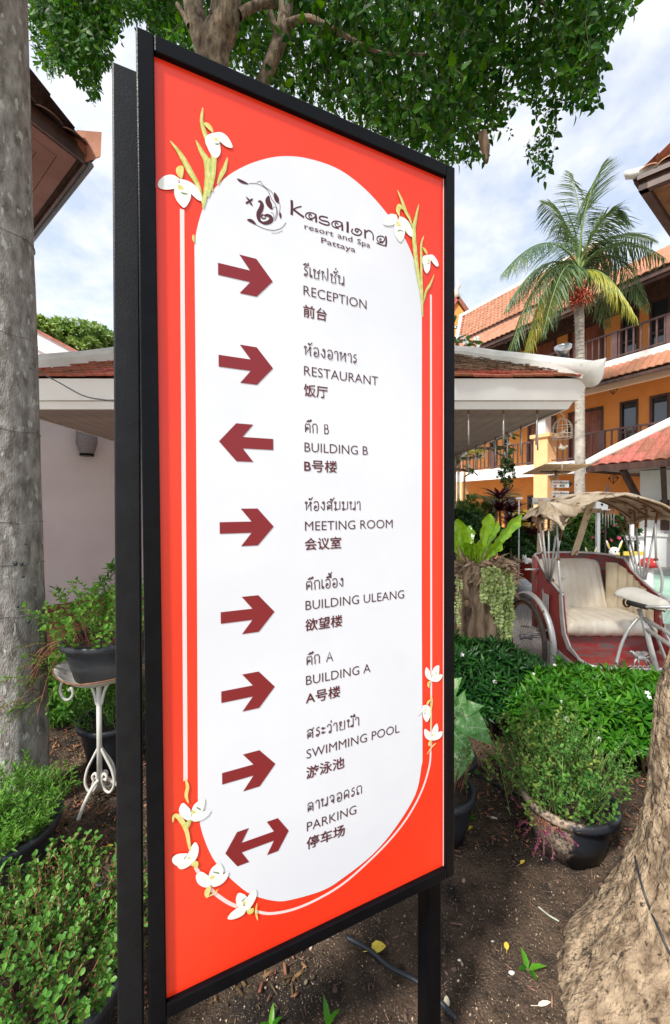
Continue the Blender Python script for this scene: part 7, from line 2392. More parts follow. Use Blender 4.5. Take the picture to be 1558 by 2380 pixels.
    b.add([g(-.09, -.04), g(.09, -.04), g(.08, -.025), g(-.08, -.025), g(-.09, -.04) + F * .012, g(.09, -.04) + F * .012, g(.08, -.025) + F * .012, g(-.08, -.025) + F * .012], [(0, 1, 2, 3), (7, 6, 5, 4), (0, 4, 5, 1), (1, 5, 6, 2), (2, 6, 7, 3), (3, 7, 4, 0)])
    b.build('winged_horse_ornament', m_silver, root)
tricycle()
# ================================================================ BACKGROUND THINGS
# ---- guide post with arrow boards
def guide_post():
    y = 8.0
    base = Vector((P(1293, 1300, y).x, y, 0))
    root = thing('guide_post', tuple(base), 'guide post with white arrow boards and a slatted bamboo roof', 'signpost')
    MB(smooth=True).tube([base, Vector((base.x, y, P(1293, 1090, y).z))], .035, 10).build('pole', m_straw, root)
    def wy(py): return P(1293, py, y).z
    boards = [(1282, 1333, 1085 + 0, 1, 'รีเซพชั่น', 'Reception')]
    def D2(x, y_): return (1600 + x / 1.7046) / 1.6136, (1400 + y_ / 1.7046) / 1.6136
    specs = [(803, 935, 685, 731, 1, 'Reception', 'รเซพชน', '前台'), (803, 935, 753, 800, 1, 'Restaurant', 'หองอาหาร', '饭厅'), (653, 790, 795, 840, -1, 'BUILDING B', 'ตก B', ''),
             (803, 935, 888, 933, 1, '', 'ตก A', ''), (803, 935, 954, 1000, 1, '', 'สระ', '楼'), (803, 935, 1021, 1066, 1, '', 'ลาน', '游泳池'), (735, 812, 1080, 1122, -1, 'PARKING', 'ลานจอดรถ', '')]
    for k, (xa, xb, ya, yb, s_, en, th, zh) in enumerate(specs):
        a = D2(xa, ya); b_ = D2(xb, yb)
        y2 = y - .06 - .004 * k
        p0 = P(a[0], a[1], y2); p1 = P(b_[0], b_[1], y2)
        x0_, x1_, z1_, z0_ = p0.x, p1.x, p0.z, p1.z
        zc = (z0_ + z1_) / 2; pt = .075
        bd = MB()
        if s_ > 0:
            bd.prism([(x0_, y2, z0_), (x1_ - pt, y2, z0_), (x1_ - pt, y2, z1_), (x0_, y2, z1_)], (0, .03, 0))
        else:
            bd.prism([(x0_ + pt, y2, z0_), (x1_, y2, z0_), (x1_, y2, z1_), (x0_ + pt, y2, z1_)], (0, .03, 0))
        o = bd.build('board', m_board, root)
        tip = MB()
        if s_ > 0: tip.prism([(x1_ - pt, y2, z0_), (x1_, y2, zc), (x1_ - pt, y2, z1_)], (0, .03, 0))
        else: tip.prism([(x0_ + pt, y2, z1_), (x0_, y2, zc), (x0_ + pt, y2, z0_)], (0, .03, 0))
        tip.build('arrow_tip', m_ink, o)
        bl = [(en, m_ink, .46, .62, .78), ] if en else []
        def put(body, m, xs, zs, h, w=None):
            c = bpy.data.curves.new('lettering', 'FONT'); c.body = body; c.size = h; c.offset = .0012; c.resolution_u = 1
            t = bpy.data.objects.new('t', c); COL.objects.link(t)
            me = bpy.data.meshes.new_from_object(t.evaluated_get(bpy.context.evaluated_depsgraph_get()))
            bpy.data.objects.remove(t); bpy.data.curves.remove(c); me.materials.clear(); me.materials.append(m)
            q = bpy.data.objects.new('lettering', me); COL.objects.link(q); q.parent = o
            org = wloc(o); q.location = (xs - org[0], y2 - .002 - org[1], zs - org[2]); q.rotation_euler = (R(90), 0, 0); q['_org'] = list(org)
        W = x1_ - x0_; H = z1_ - z0_; bx = x0_ + (pt if s_ < 0 else 0)
        if s_ > 0:
            if en: put(en, m_ink, bx + W * .40, z0_ + H * .58, H * .42)
            put(th, m_inkred, bx + W * .05, z0_ + H * .58, H * .36)
            if zh: put(zh, m_ink, bx + W * .36, z0_ + H * .12, H * .36)
            f = MB()
            for j in range(10):
                f.leaf((x0_ + W * .06 + rnd.uniform(0, W * .12), y2 - .003, z0_ + H * .1 + rnd.uniform(0, H * .3)), (rnd.uniform(-1, 1), 0, rnd.uniform(-1, 1)), Vector((0, 1, 0)), .035, .012, 0, 0)
            f.build('printed_flower', m_inkred, o)
        else:
            put(th, m_inkred, bx + W * .25, z0_ + H * .58, H * .36)
            put(en, m_ink, bx + W * .10, z0_ + H * .14, H * .28)
    # slatted roof
    c = P(1291, 1091, y)
    sl = MB(); sl.box((0, 0, 0), (.017, .66, .022))
    me = sl.mesh('slat', m_bamboo)
    for i in range(22):
        x = c.x - .44 + i * .042
        inst('slat', me, Matrix.Translation((x, y, c.z + .0 + .002 * (i % 2))) @ Matrix.Rotation(R(-13), 4, 'X') @ Matrix.Rotation(R(14), 4, 'Z'), root)
    MB().bar((c.x - .3, y, c.z - .05), (c.x + .3, y, c.z - .05), .05, .03, mi=0).bar((c.x, y - .25, c.z - .08), (c.x, y + .25, c.z - .0), .05, .03).build('roof_bearer', m_wood_dark, root)
guide_post()

def cordyline(px, py_top, py_bot, y, label, m, n=26, L=.55, W=.07, seed=0, heads=1):
    b0 = P(px, py_bot, y); h = P(px, py_top, y).z
    root = thing('cordyline', (b0.x, y, 0), label, 'plant', 'cordylines in the far planting bed')
    pr = blades(n, L, W, seed, .45, .8)
    for k in range(heads):
        ox = (k - (heads - 1) / 2) * .25
        hz = h - L * .75 - k % 2 * .25
        o = joined('leaf_head', pr, [Matrix.Translation((b0.x + ox, y + .05 * k, hz)), Matrix.Translation((b0.x + ox, y + .05 * k, hz - .22)) @ Matrix.Rotation(1.1, 4, 'Z')], m, root)
        MB(smooth=True).tube([(b0.x + ox * .3, y, 0), (b0.x + ox, y + .05 * k, hz)], .02, 6).build('stem', m_twig, root)
cordyline(1236, 1180, 1290, 6.9, 'dark red cordyline in front of the orange glazed jar', m_cord, 34, .36, .06, 1)
cordyline(1176, 1120, 1290, 7.2, 'tall dark maroon cordyline left of the orange glazed jar', m_cord, 34, .42, .06, 2, 2)
cordyline(1188, 1215, 1290, 6.8, 'low green and maroon cordyline at the pale log border', m_deepgreen, 26, .32, .06, 3)
cordyline(1258, 1215, 1295, 7.0, 'small brown green cordyline behind the rickshaw struts', m_deepgreen, 24, .32, .055, 4)

def jar():
    y = 7.6; p = P(1219, 1250, y); p.z = 0
    top = P(1219, 1186, y).z
    root = thing('glazed_jar', tuple(p), 'tall orange and yellow glazed jar among dark cordylines', 'jar')
    b = MB(smooth=True)
    b.lathe(p, [(.16, 0), (.20, .2), (.23, top * .55), (.24, top * .85), (.21, top * .96), (.17, top), (.14, top), (.16, top * .93)], 24, capb=True)
    # glaze runs from yellow at the rim to red brown lower down: a property of the glaze itself
    m = bpy.data.materials.new('jar_glaze'); m.use_nodes = True; nt = m.node_tree
    t = nt.nodes.new('ShaderNodeTexCoord'); sp = nt.nodes.new('ShaderNodeSeparateXYZ'); nz = nt.nodes.new('ShaderNodeTexNoise'); nz.inputs['Scale'].default_value = 5
    ad = nt.nodes.new('ShaderNodeMath'); ad.operation = 'MULTIPLY_ADD'; ad.inputs[1].default_value = .35
    rp = nt.nodes.new('ShaderNodeValToRGB'); rp.color_ramp.elements[0].position = .55; rp.color_ramp.elements[0].color = (.25, .02, .01, 1)
    rp.color_ramp.elements[1].position = .95; rp.color_ramp.elements[1].color = (.85, .62, .02, 1)
    e = rp.color_ramp.elements.new(.78); e.color = (.75, .22, .02, 1)
    sc_ = nt.nodes.new('ShaderNodeMath'); sc_.operation = 'DIVIDE'; sc_.inputs[1].default_value = top * 1.15
    nt.links.new(t.outputs['Object'], sp.inputs[0]); nt.links.new(sp.outputs['Z'], sc_.inputs[0]); nt.links.new(t.outputs['Object'], nz.inputs['Vector'])
    nt.links.new(nz.outputs['Fac'], ad.inputs[0]); nt.links.new(sc_.outputs[0], ad.inputs[2]); nt.links.new(ad.outputs[0], rp.inputs[0])
    nt.links.new(rp.outputs[0], nt.nodes['Principled BSDF'].inputs['Base Color']); nt.nodes['Principled BSDF'].inputs['Roughness'].default_value = .15
    b.build('body', m, root)
jar()

def fernlet(name, label, c, L, n, m, seed, group=None, up=.9, yel=False):
    """arching pinnate fronds (areca and similar)"""
    root = thing(name, tuple(c), label, 'palm', group)
    r = random.Random(seed); c = Vector(c)
    for k in range(n):
        a = k * 2.4 + r.uniform(-.3, .3); d = Vector((math.cos(a), math.sin(a), 0)); l_ = L * r.uniform(.75, 1.1)
        pts = [c + d * (l_ * .75 * u) + Vector((0, 0, l_ * (up * u - .62 * u * u))) for u in [i / 10 for i in range(11)]]
        b = MB(); b.tube(pts, [.008 * (1 - i / 11) + .002 for i in range(11)], 4, False, mi=1)
        for i in range(26):
            u = .15 + .85 * i / 26; f = u * 10; j = min(int(f), 9); p = pts[j].lerp(pts[j + 1], f - j); tan = (pts[j + 1] - pts[j]).normalized()
            sd = tan.cross(Vector((0, 0, 1))).normalized()
            for s_ in (-1, 1):
                b.leaf(p, sd * s_ + tan * .7 + Vector((0, 0, .2)), Vector((0, 0, 1)), l_ * .28 * math.sin(PI * min(1, u * .8 + .15)), .018, .35, .2, 0, ((0, .4), (.4, 1), (1, 0)))
        b.build('frond', [m, m_stem_green], root)
    MB(smooth=True).tube([(c.x, c.y, 0), tuple(c)], .03, 6).build('stem', m_palmtrunk, root)
    return root
fernlet('areca_palm', 'feathery areca palm standing before the orange ground floor wall', P(1148, 1180, 9.5), 1.0, 12, m_palm, 2)
fernlet('young_palm', 'young yellowish palm under the balcony beside the sign frame', P(1066, 1075, 9.0), .9, 12, m_palm_yel, 3)
fernlet('low_palm', 'low green palm at the far left pillar of the orange building', P(1062, 1190, 9.5), .7, 10, m_palm, 4)
for (px, y, lab) in ((1064, 9.1, 'thin orange ringed palm stem nearest the sign frame'), (1078, 9.3, 'thin orange ringed palm stem beside the far pillar')):
    p = P(px, 1180, y)
    MB(smooth=True).tube([(p.x, y, 0), (p.x + .02, y, P(px, 1080, y).z)], .028, 8).build('cane_palm', mat('orange_cane', (.45, .18, .06), (.62, .34, .12), sc=20, rough=.5), label=lab, cat='palm stem')

# ---- shrubs of the far planting beds
SHL = rosette(11, .14, .05, 5); SHF = rosette(12, .09, .03, 6)
def shr(name, label, px, py, y, rad, n, m, proto, seed, cat='bush', **k):
    p = P(px, py, y)
    return leafy_ball(name, label, cat, (p.x, y, p.z), rad, n, [m, m_stem_green], proto, seed=seed, **k)
GB = 'shrubs of the far planting beds'
shr('shrub', 'yellow green shrub behind the fern, at the orange wall', 1098, 1195, 7.5, (.40, .3, .33), 260, m_leaf_far, SHF, 41, group=GB)
shr('shrub', 'dark green shrub under the cordylines left of the rickshaw', 1200, 1262, 7.0, (.55, .3, .28), 420, m_deepgreen, SHF, 42, group=GB)
shr('shrub', 'bright broad leaved shrub seen through the rickshaw struts', 1340, 1235, 7.5, (.30, .3, .45), 330, m_leaf_far, SHL, 43, group=GB)
shr('shrub', 'fine leaved green shrub in the middle behind the rickshaw', 1385, 1240, 7.8, (.45, .3, .45), 650, mat('mid_green_leaf', (.035, .11, .02), (.10, .22, .05), sc=6, rough=.45, island=.35, tr=.25), SHF, 44, group=GB)
shr('shrub', 'dense green shrub beside the little white birdhouse', 1428, 1245, 7.6, (.45, .3, .40), 600, m_deepgreen, SHF, 45, group=GB)
shr('shrub', 'low leafy shrub at the foot of the guide post', 1300, 1270, 7.4, (.45, .3, .30), 420, m_deepgreen, SHF, 46, group=GB)
shr('shrub', 'wispy dark shrub hanging before the white balcony band', 1178, 1100, 8.5, (.18, .18, .42), 120, m_deepgreen, SHF, 47, group=GB, sc=(.5, .9))
shr('shrub', 'dark leafy mass behind the fern at the sign edge', 1070, 1240, 6.2, (.5, .3, .40), 420, m_deepgreen, SHF, 48, group=GB)
shr('tree_crown_left', 'bright green tree crown above the mauve gable at the left', 165, 815, 14.0, (2.4, 1.5, .85), 2600, m_leaf_far, rosette(9, .17, .08, 8), 49, cat='tree', trunk=(3, .1), shell=.9)
shr('tree_crown_left', 'darker round tree crown just right of the pale trunk', 95, 790, 12.0, (.45, .6, .65), 500, m_leaf_far, rosette(9, .15, .07, 9), 50, cat='tree', trunk=(2, .08), shell=.9)
for o in bpy.data.objects:
    if o.name.startswith('tree_crown_left'): o.name = 'round_tree'
# pink and white blooms in the beds
def blooms(label, n, px0, px1, py0, py1, y, m, s=.05, seed=0):
    r = random.Random(seed)
    f = flower5(1.0)
    p0 = P((px0 + px1) / 2, py1, y)
    root = thing('bed_flowers', (p0.x, y, p0.z), label, 'flowers')
    me = f.mesh('flower', m)
    for i in range(n):
        p = P(r.uniform(px0, px1), r.uniform(py0, py1), y + r.uniform(-.1, .2))
        inst('flower', me, p_to(p, Vector((r.uniform(-.5, .5), -1, .5)), s * r.uniform(.7, 1.2)), root)
blooms('scattered red blooms in the bed behind the rickshaw', 10, 1375, 1440, 1190, 1260, 7.1, mat('pink_petal', (.55, .06, .13), rough=.5), .045, 1)
blooms('pale pink blooms above the bright shrub by the palm trunk', 8, 1318, 1338, 1172, 1192, 7.0, mat('pale_pink_petal', (.70, .52, .55), rough=.5), .05, 2)

# ---- plumeria trees
def plumeria(name, label, stems, y, seed, nfl):
    """stems: list of (base px,py) -> (tip px,py)"""
    b0 = P(*stems[0][0], y)
    root = thing(name, (b0.x, y, 0), label, 'tree', 'plumeria trees')
    r = random.Random(seed)
    b = MB(smooth=True)
    b.tube([(b0.x, y, 0), tuple(b0)], .05, 8)
    lf = MB(); lf.leaf((0, 0, 0), (0, 1, 0), Vector((0, 0, 1)), .22, .075, .2, .2, 0, ((0, .1), (.3, .8), (.7, 1), (1, 0)))
    lme = lf.mesh('leaf', mat('plumeria_leaf', (.035, .11, .025), (.09, .20, .05), sc=9, rough=.3, island=.3, tr=.2))
    fl = MB()
    for k in range(5):
        a = 2 * PI * k / 5; fl.leaf((0, 0, 0), (math.cos(a), math.sin(a), .35), Vector((0, 0, 1)), 1, .62, .1, .1, 0, ((0, .3), (.5, 1), (1, .2)))
    fme = fl.mesh('flower', m_flower)
    for (a, t, dy) in stems:
        p = P(a[0], a[1], y); q = P(t[0], t[1], y + dy)
        b.tube(smoothpts([p, p.lerp(q, .5) + rv(.04), q], 4), [.028] * 4 + [.022] * 4 + [.018], 7)
        for i in range(9):
            an = i * 2.4 + r.uniform(-.4, .4)
            d = Vector((math.cos(an), math.sin(an), r.uniform(-.5, .9)))
            inst('leaf', lme, along(q + rv(.02), d, r.uniform(.7, 1.1), r.uniform(-.4, .4)), root)
        for i in range(nfl):
            inst('flower', fme, p_to(q + Vector((r.gauss(0, .05), -.05 + r.gauss(0, .04), r.gauss(.04, .05))), Vector((r.uniform(-.7, .7), -1, r.uniform(0, .8))), r.uniform(.035, .05), 0), root)
    b.build('branch', m_bark, root)
plumeria('plumeria_tree', 'white flowering plumeria rising behind the pavilion ridge', [((1055, 840), (1062, 790), 0), ((1055, 840), (1085, 800), .2), ((1060, 850), (1105, 825), -.1), ((1055, 840), (1100, 795), .3), ((1050, 840), (1050, 760), .1), ((1060, 850), (1120, 850), .0), ((1060, 850), (1088, 840), -.3)], 7.0, 1, 5)
plumeria('plumeria_tree', 'white flowering plumeria hanging under the soffit before the balcony', [((1050, 1075), (1090, 1035), 0), ((1050, 1075), (1112, 1062), .1), ((1060, 1060), (1150, 1010), 0), ((1100, 1040), (1172, 1040), .1), ((1100, 1040), (1190, 1010), .0), ((1050, 1090), (1098, 1098), -.1), ((1140, 1030), (1168, 1018), .1), ((1050, 1090), (1072, 1070), .0), ((1140, 1040), (1175, 1062), .0)], 7.2, 2, 3)

# ---- log border with animal figures
def border():
    a, e = P(1158, 1300, 6.6), P(1254, 1312, 6.2)
    root = thing('log_border', (a.x, a.y, 0), 'pale grey artificial log edging the far planting bed', 'border')
    b = MB(smooth=True); q0 = Vector((a.x - .3, 6.9, .26)); q1 = Vector((a.x + .35, 6.75, .25)); q2 = Vector((e.x, 6.35, .14))
    barked(b, [q0, q1, q1.lerp(q2, .6) + Vector((0, 0, .02)), q2], [.12, .13, .12, .10], 16, .05, n=6); b.build('log', m_greyrock, root)
    MB().obox((a.x - .5, 6.75, 0), (2.2, -.3, 0), (0, .25, 0), (0, 0, .14)).build('kerb', m_asph, root)
    for (px, lab, m, s_) in ((1226, 'white crouching animal figurine on the log border', m_white_dirty, 1.0), (1200, 'brown sleeping animal figurine beside the white one', m_stump, .9)):
        c = P(px, 1303, 6.15)
        r = thing('animal_figurine', (c.x, c.y, c.z - .03), lab, 'figurine', 'small animal figurines on the log border')
        c = Vector((c.x, c.y, c.z))
        b = MB(smooth=True); b.ball(c, (.085 * s_, .05, .045 * s_), 12, 8); b.ball(c + Vector((-.055, -.02, .045)) * s_, .035 * s_, 10, 7); b.build('body', m, r)
        b = MB(smooth=True); b.ball(c + Vector((-.075, -.02, .075)) * s_, (.012, .01, .018), 6, 5); b.ball(c + Vector((-.035, -.02, .08)) * s_, (.012, .01, .018), 6, 5); b.build('ear', m, r)
        b = MB(smooth=True); b.ball(c + Vector((.05, -.05, -.02)) * s_, (.03, .02, .016), 8, 5); b.ball(c + Vector((-.04, -.05, -.03)) * s_, (.03, .02, .014), 8, 5); b.build('paw', m, r)
    c = P(1430, 1300, 5.6)
    r = thing('planter', (c.x, 5.7, 0), 'white ribbed planter behind the rickshaw seat', 'planter')
    b = MB(); 
    for k in range(9): b.box((c.x - .3 + k * .09, 5.7, .22), (.075, .30, .44))
    b.box((c.x + .06, 5.72, .20), (.82, .24, .38)); b.build('ribbed_wall', m_white, r)
border()
def rabbit(px, py, y, label, s_=1.0, part=True):
    c = P(px, py, y)
    r = thing('rabbit_statue', (c.x, y, 0), label, 'statue')
    b = MB(smooth=True); b.ball((c.x, y, c.z - .16 * s_), (.09 * s_, .08 * s_, .15 * s_), 12, 8); b.ball(c, (.055 * s_, .055 * s_, .06 * s_), 12, 8); b.tube([(c.x, y, 0), (c.x, y, c.z - .2)], .08, 10); b.build('body', m_white, r)
    for k in (-1, 1):
        e = MB(smooth=True); e.ball(c + Vector((.04 * k, 0, .10)) * s_, (.014 * s_, .01 * s_, .06 * s_), 8, 8); o = e.build('ear', m_white, r)
        M = Matrix.Translation(c - Vector(wloc(r))) @ Matrix.Rotation(.35 * k, 4, 'Y') @ Matrix.Translation(-(c - Vector(wloc(r))))
        o.matrix_local = M
        e = MB(smooth=True); e.ball(c + Vector((.04 * k, -.009, .095)) * s_, (.008 * s_, .006 * s_, .045 * s_), 8, 8); o2 = e.build('inner_ear', m_yelpaint, o)
    b = MB(smooth=True); b.ball(c + Vector((.022, -.05, .012)) * s_, .009 * s_, 6, 5); b.ball(c + Vector((-.022, -.05, .012)) * s_, .009 * s_, 6, 5); b.build('eye', m_ink, r)
    b = MB(smooth=True); b.ball(c + Vector((.012, -.048, -.022)) * s_, (.02 * s_, .016 * s_, .016 * s_), 8, 6); b.build('muzzle', m_yelpaint, r)
rabbit(1428, 1283, 5.2, 'white rabbit statue with yellow inner ears peeking over the seat', 1.15)
rabbit(1374, 1292, 5.6, 'white eared figurine mostly hidden behind the canvas strap', .9)

def birdhouse():
    y = 6.6; c = P(1384, 1170, y)
    root = thing('birdhouse', (c.x, y, 0), 'small white birdhouse on a post behind the rickshaw hood', 'birdhouse')
    c = P(1440, 1168, y); c = P(1385 + 0, 1168, y)
    c = P(1394, 1165, y); c = P(1397, 1166, y)
    c = P(1396, 1166, y)
    # the house sits under the right end of the hood
    c = P(1397, 1166, y)
    cx_ = P(1392, 1166, y).x
    MB().box((cx_, y, c.z - .06), (.20, .16, .13)).build('box', m_white, root)
    MB().prism([(cx_ - .17, y - .1, c.z), (cx_, y - .1, c.z + .11), (cx_ + .17, y - .1, c.z), (cx_ + .15, y - .1, c.z - .015), (cx_, y - .1, c.z + .085), (cx_ - .15, y - .1, c.z - .015)], (0, .2, 0)).build('roof', m_white, root)
    MB().box((cx_, y, c.z - .135), (.26, .2, .015)).build('ledge', m_white, root)
    MB().box((cx_, y + .02, (c.z - .14) / 2), (.05, .05, c.z - .15)).build('post', m_white, root)
    MB(smooth=True).ball((cx_, y - .082, c.z - .05), (.022, .006, .022), 8, 6).build('entrance_hole', m_ink, root)
def birdhouse_at(px):
    pass
birdhouse()
def welcome():
    y = 5.0; c = P(1399, 1224, y); c = P(1398 + 0, 1224, y)
    c = P(1396, 1222, y)
    X = P(1397, 1222, y).x
    px = (2000 + 1160 / 3.031) / 1.6136; py = (1700 + 962 / 3.031) / 1.6136
    c = P(px, py, y)
    root = thing('welcome_sign', (c.x, y, 0), 'small grey hanging board reading welcome behind the hood struts', 'sign')
    MB().box((c.x, y, c.z), (.27, .012, .055)).build('board', m_greyrock, root)
    MB().box((c.x - .02, y + .03, c.z / 2 + .1), (.035, .03, c.z + .2)).build('post', m_white, root)
    MB().box((c.x, y + .01, c.z - .20), (.28, .02, .05)).build('lower_board', m_yelpaint, root)
    cc = bpy.data.curves.new('lettering', 'FONT'); cc.body = 'Welcome'; cc.size = .062; cc.shear = .25; cc.resolution_u = 1
    t = bpy.data.objects.new('t', cc); COL.objects.link(t)
    me = bpy.data.meshes.new_from_object(t.evaluated_get(bpy.context.evaluated_depsgraph_get())); bpy.data.objects.remove(t); bpy.data.curves.remove(cc)
    me.materials.clear(); me.materials.append(m_ink)
    q = bpy.data.objects.new('lettering', me); COL.objects.link(q); q.parent = root; q.location = (-.115, -.009, c.z - .018); q.rotation_euler = (R(90), 0, 0)
    # toadstool
    px = (2000 + 1310 / 3.031) / 1.6136; py = (1700 + 1270 / 3.031) / 1.6136
    c = P(px, py, 5.0)
    r2 = thing('toadstool_ornament', (c.x, 5.0, 0), 'red toadstool garden ornament with white dots near the white pillar', 'ornament')
    b = MB(smooth=True); b.lathe((c.x, 5.0, c.z), [(.001, .10), (.06, .085), (.10, .04), (.115, -.02), (.05, -.03)], 16); b.build('cap', mat('toadstool_red', (.55, .03, .03), rough=.35), r2)
    MB(smooth=True).tube([(c.x, 5.0, 0), (c.x, 5.0, c.z - .02)], [.07, .05], 12).build('stalk', m_white, r2)
    b = MB(smooth=True)
    for k in range(7): 
        a = -2.6 + k * .35; b.ball((c.x + .09 * math.cos(a), 5.0 + .09 * math.sin(a), c.z + .05 - .015 * (k % 3)), .011, 6, 5)
    b.build('dot', m_white, r2)
welcome()
def chime():
    px = (2000 + 845 / 3.031) / 1.6136
    y = 7.0; c = P(px, (1700 + 670 / 3.031) / 1.6136, y)
    root = thing('pagoda_lantern', (c.x, y, c.z), 'dark pointed garden lantern with hanging tubes above the shrubs', 'lantern')
    b = MB(smooth=False); top = P(px, (1700 + 340 / 3.031) / 1.6136, y).z
    b.lathe((c.x, y, 0), [(.004, top), (.025, top - .14), (.06, top - .20), (.13, top - .26), (.15, top - .30), (.10, top - .30)], 10); b.build('spire', mat('slate_blue_metal', (.06, .06, .085), rough=.5), root)
    MB().box((c.x, y, c.z + .09), (.34, .2, .05)).build('tier', m_wood_dark, root)
    b = MB(smooth=True)
    for k in range(5): b.tube([(c.x - .10 + k * .05, y - .02, c.z + .06), (c.x - .10 + k * .05, y - .02, c.z - .22 - .03 * (k % 3))], .009, 6)
    b.build('chime_tube', m_umber, root)
    MB(smooth=True).tube([(c.x, y + .06, 0), (c.x, y + .06, top - .28)], .02, 8).build('post', m_wood_dark, root)
chime()
def poles():
    y = 6.6; p = P(1206, 1290, y)
    root = thing('garden_lamp_post', (p.x, y, 0), 'thin white pole with flat cap among the cordylines', 'lamp post')
    MB(smooth=True).tube([(p.x, y, 0), (p.x, y, P(1206, 1160, y).z)], .010, 8).build('pole', m_white, root)
    MB().box((p.x, y, P(1206, 1158, y).z), (.11, .05, .03)).build('cap', m_white, root)
    p = P(1080, 1215, 6.4); r = thing('dark_bench', (p.x, 6.4, 0), 'dark slatted garden bench half hidden behind the fern', 'bench')
    b = MB()
    for k in range(3): b.box((p.x - .1 + .13 * k, 6.4, p.z - .1), (.03, .03, .42))
    b.box((p.x + .02, 6.4, p.z + .12), (.45, .04, .05)); b.build('backrest', m_ink, r)
    MB().box((p.x + .02, 6.55, .42), (.5, .3, .04)).build('seat', m_ink, r)
    for sx in (-.2, .24): MB().box((p.x + sx, 6.55, .2), (.04, .28, .4)).build('leg', m_ink, r)
poles()

# ---------------------------------------------------------------- cables, hose, fallen leaves
def cable(name, label, pts, r_, m, cat):
    b = MB(smooth=True); b.tube(smoothpts(pts, 7), r_, 6); b.build(name, m, label=label, cat=cat)
cable('power_cable', 'black cable sagging from the palm trunk to the sign post', [Vector((-1.57, 2.0, P(74, 852, 2.0).z)), P(130, 885, 1.85), P(190, 918, 1.6), P(240, 929, 1.3), P(278, 931, .86)], .0028, m_plastic, 'cable')
0 and cable('tree_cable', 'black cable running up the near tree trunk', [P(1476, 1895, 1.13), P(1482, 1960, 1.03), P(1498, 2040, .97), P(1520, 2110, .935), P(1545, 2170, .91), P(1575, 2230, .89)], .004, m_plastic, 'cable')
def gp(px, py, dz=.012):
    p = Pz(px, py, 0.01); return Vector((p.x, p.y, soil_z(p.x, p.y) + dz))
cable('drip_hose', 'black hose lying across the soil under the sign', [gp(805, 2190), gp(860, 2225), gp(905, 2262), gp(965, 2300, .02), gp(1010, 2330), gp(1060, 2380)], .008, m_plastic, 'hose')
cable('thin_hose', 'thin black hose crossing the soil left of the muddy pot', [gp(1090, 1795), gp(1160, 1830), gp(1205, 1850), gp(1260, 1880)], .006, m_plastic, 'hose')
cable('rotting_branch', 'grey green dry stick lying on the soil right of the sign leg', [gp(1252, 2110), gp(1275, 2128), gp(1300, 2142)], .003, mat('grey_stick', (.26, .28, .22), (.4, .42, .34), sc=30, rough=.9), 'stick')
def fallen(px, py, L, ang, label, m=m_yelleaf, name='fallen_leaf', cat='leaf', W=.7, group='fallen leaves on the soil'):
    p = gp(px, py, .010); b = MB(smooth=True)
    b.leaf(p, (math.cos(ang), math.sin(ang), .25), Vector((0, 0, 1)) + rv(.25), L, L * W, .15, .35, 0, ((0, 0), (.2, .8), (.5, 1), (.8, .6), (1, 0)))
    b.tube([p, p - Vector((math.cos(ang), math.sin(ang), -.15)) * L * .5], .0012, 4, False)
    b.build(name, m, label=label, cat=cat, group=group)
fallen(862, 2225, .055, .2, 'large crumpled yellow leaf under the sign near the hose')
fallen(1210, 2012, .030, .5, 'yellow leaf in front of the muddy pot', W=.5)
fallen(1178, 2205, .026, 1.2, 'small yellow leaf right of the sign leg near the bottom')
fallen(850, 2098, .018, 2.0, 'tiny yellow green leaf just below the sign frame')
fallen(200, 1963, .034, .3, 'curled yellow leaf on the dark soil near the white stand', W=.4)
fallen(246, 1972, .034, .1, 'narrow yellow leaf beside the black sign post', W=.4)
fallen(283, 2006, .034, .2, 'pale yellow leaf touching the black sign post', W=.4)
fallen(1090, 1930, .03, .6, 'yellow green leaf on the soil beyond the sign leg', W=.5)
fallen(1140, 1905, .035, -.5, 'pale fallen trumpet blossom lying above the sign leg', m_bone, 'fallen_blossom', 'flower', .35)
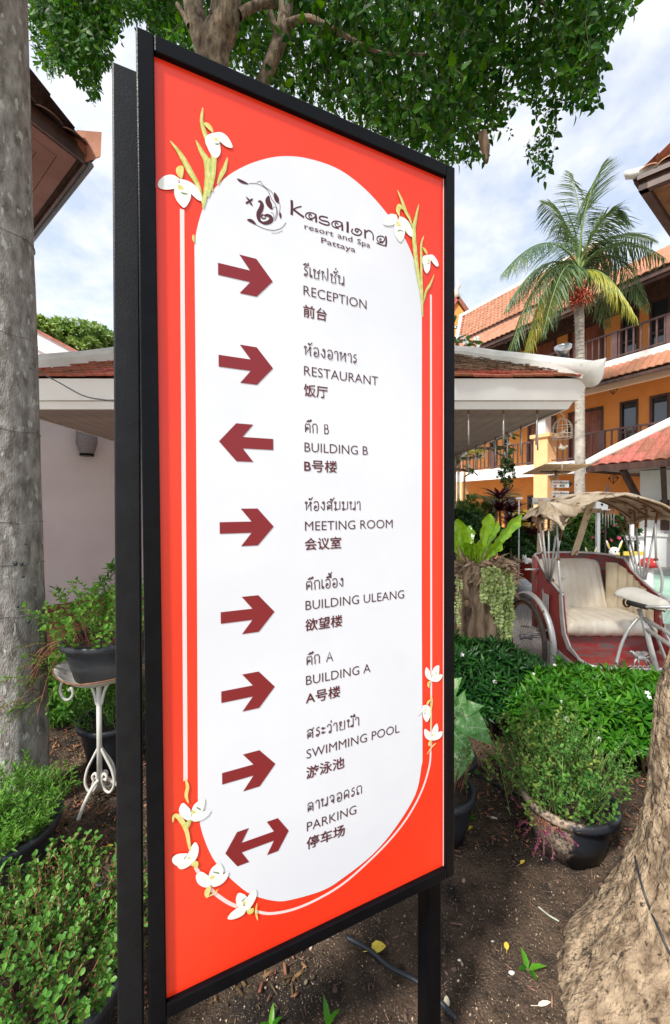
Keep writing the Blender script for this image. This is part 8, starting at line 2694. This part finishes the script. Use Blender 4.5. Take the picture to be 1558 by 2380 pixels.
fallen(1185, 1890, .030, 1.6, 'small upright pale blossom on the soil near the pot', m_bone, 'fallen_blossom', 'flower', .3)
fallen(1250, 2335, .045, .1, 'long pale trumpet blossom near the bottom edge by the trunk', m_bone, 'fallen_blossom', 'flower', .28)
fallen(1040, 2355, .03, 1.4, 'pale rounded petal at the foot of the sign leg', m_bone, 'fallen_blossom', 'flower', .6)
def seedling(px, py, label, L, m, n=4, sd=0, up=.6):
    p = gp(px, py, .0); b = MB(smooth=True); r = random.Random(sd)
    for k in range(n):
        a = k * 1.7 + r.uniform(-.3, .3)
        b.leaf(p, (math.cos(a), math.sin(a), up + r.random() * .5), Vector((0, 0, 1)), L * r.uniform(.7, 1.1), L * .34, .35, .35)
    b.build('seedling', m, label=label, cat='seedling', group='seedlings in the soil')
seedling(1228, 2245, 'broad leaved green seedling right of the sign leg', .06, m_leaf_hedge, 4, 1)
seedling(763, 2395, 'pointed green shoot rising at the bottom edge of the photo', .06, m_leaf_hedge, 2, 5, 3.2)
seedling(630, 2400, 'tiny green shoot at the bottom edge left of the pointed one', .05, m_leaf_hedge, 3, 6, 1.5)
seedling(1095, 1905, 'tiny green seedling beside the black pot right of the sign', .035, m_leaf_hedge, 5, 3)
seedling(1150, 1760, 'small weeds sprouting near the arrowhead plant', .05, m_leaf_olive, 6, 4)
seedling(1108, 1800, 'little weed between the two black pots', .05, m_leaf_olive, 6, 7)
def stones():
    r = random.Random(4)
    labs = [(1190, 2255, 'white pebble by the seedling', .011), (1070, 2110, 'white pebble at the sign leg', .007), (1145, 2180, 'small white pebble on the mid soil', .006), (985, 2330, 'small white stone left of the sign leg', .007), (1068, 2225, 'white chip just right of the sign leg', .007)]
    for px, py, lab, s_ in labs:
        p = gp(px, py, s_ * .3); b = MB(smooth=True); b.ball(p, (s_, s_ * .6, s_ * .45), 8, 6)
        b.build('white_pebble', mat('white_stone', (.55, .53, .48), (.7, .68, .62), sc=60, rough=.7), label=lab, cat='pebble', group='white pebbles on the soil')
stones()
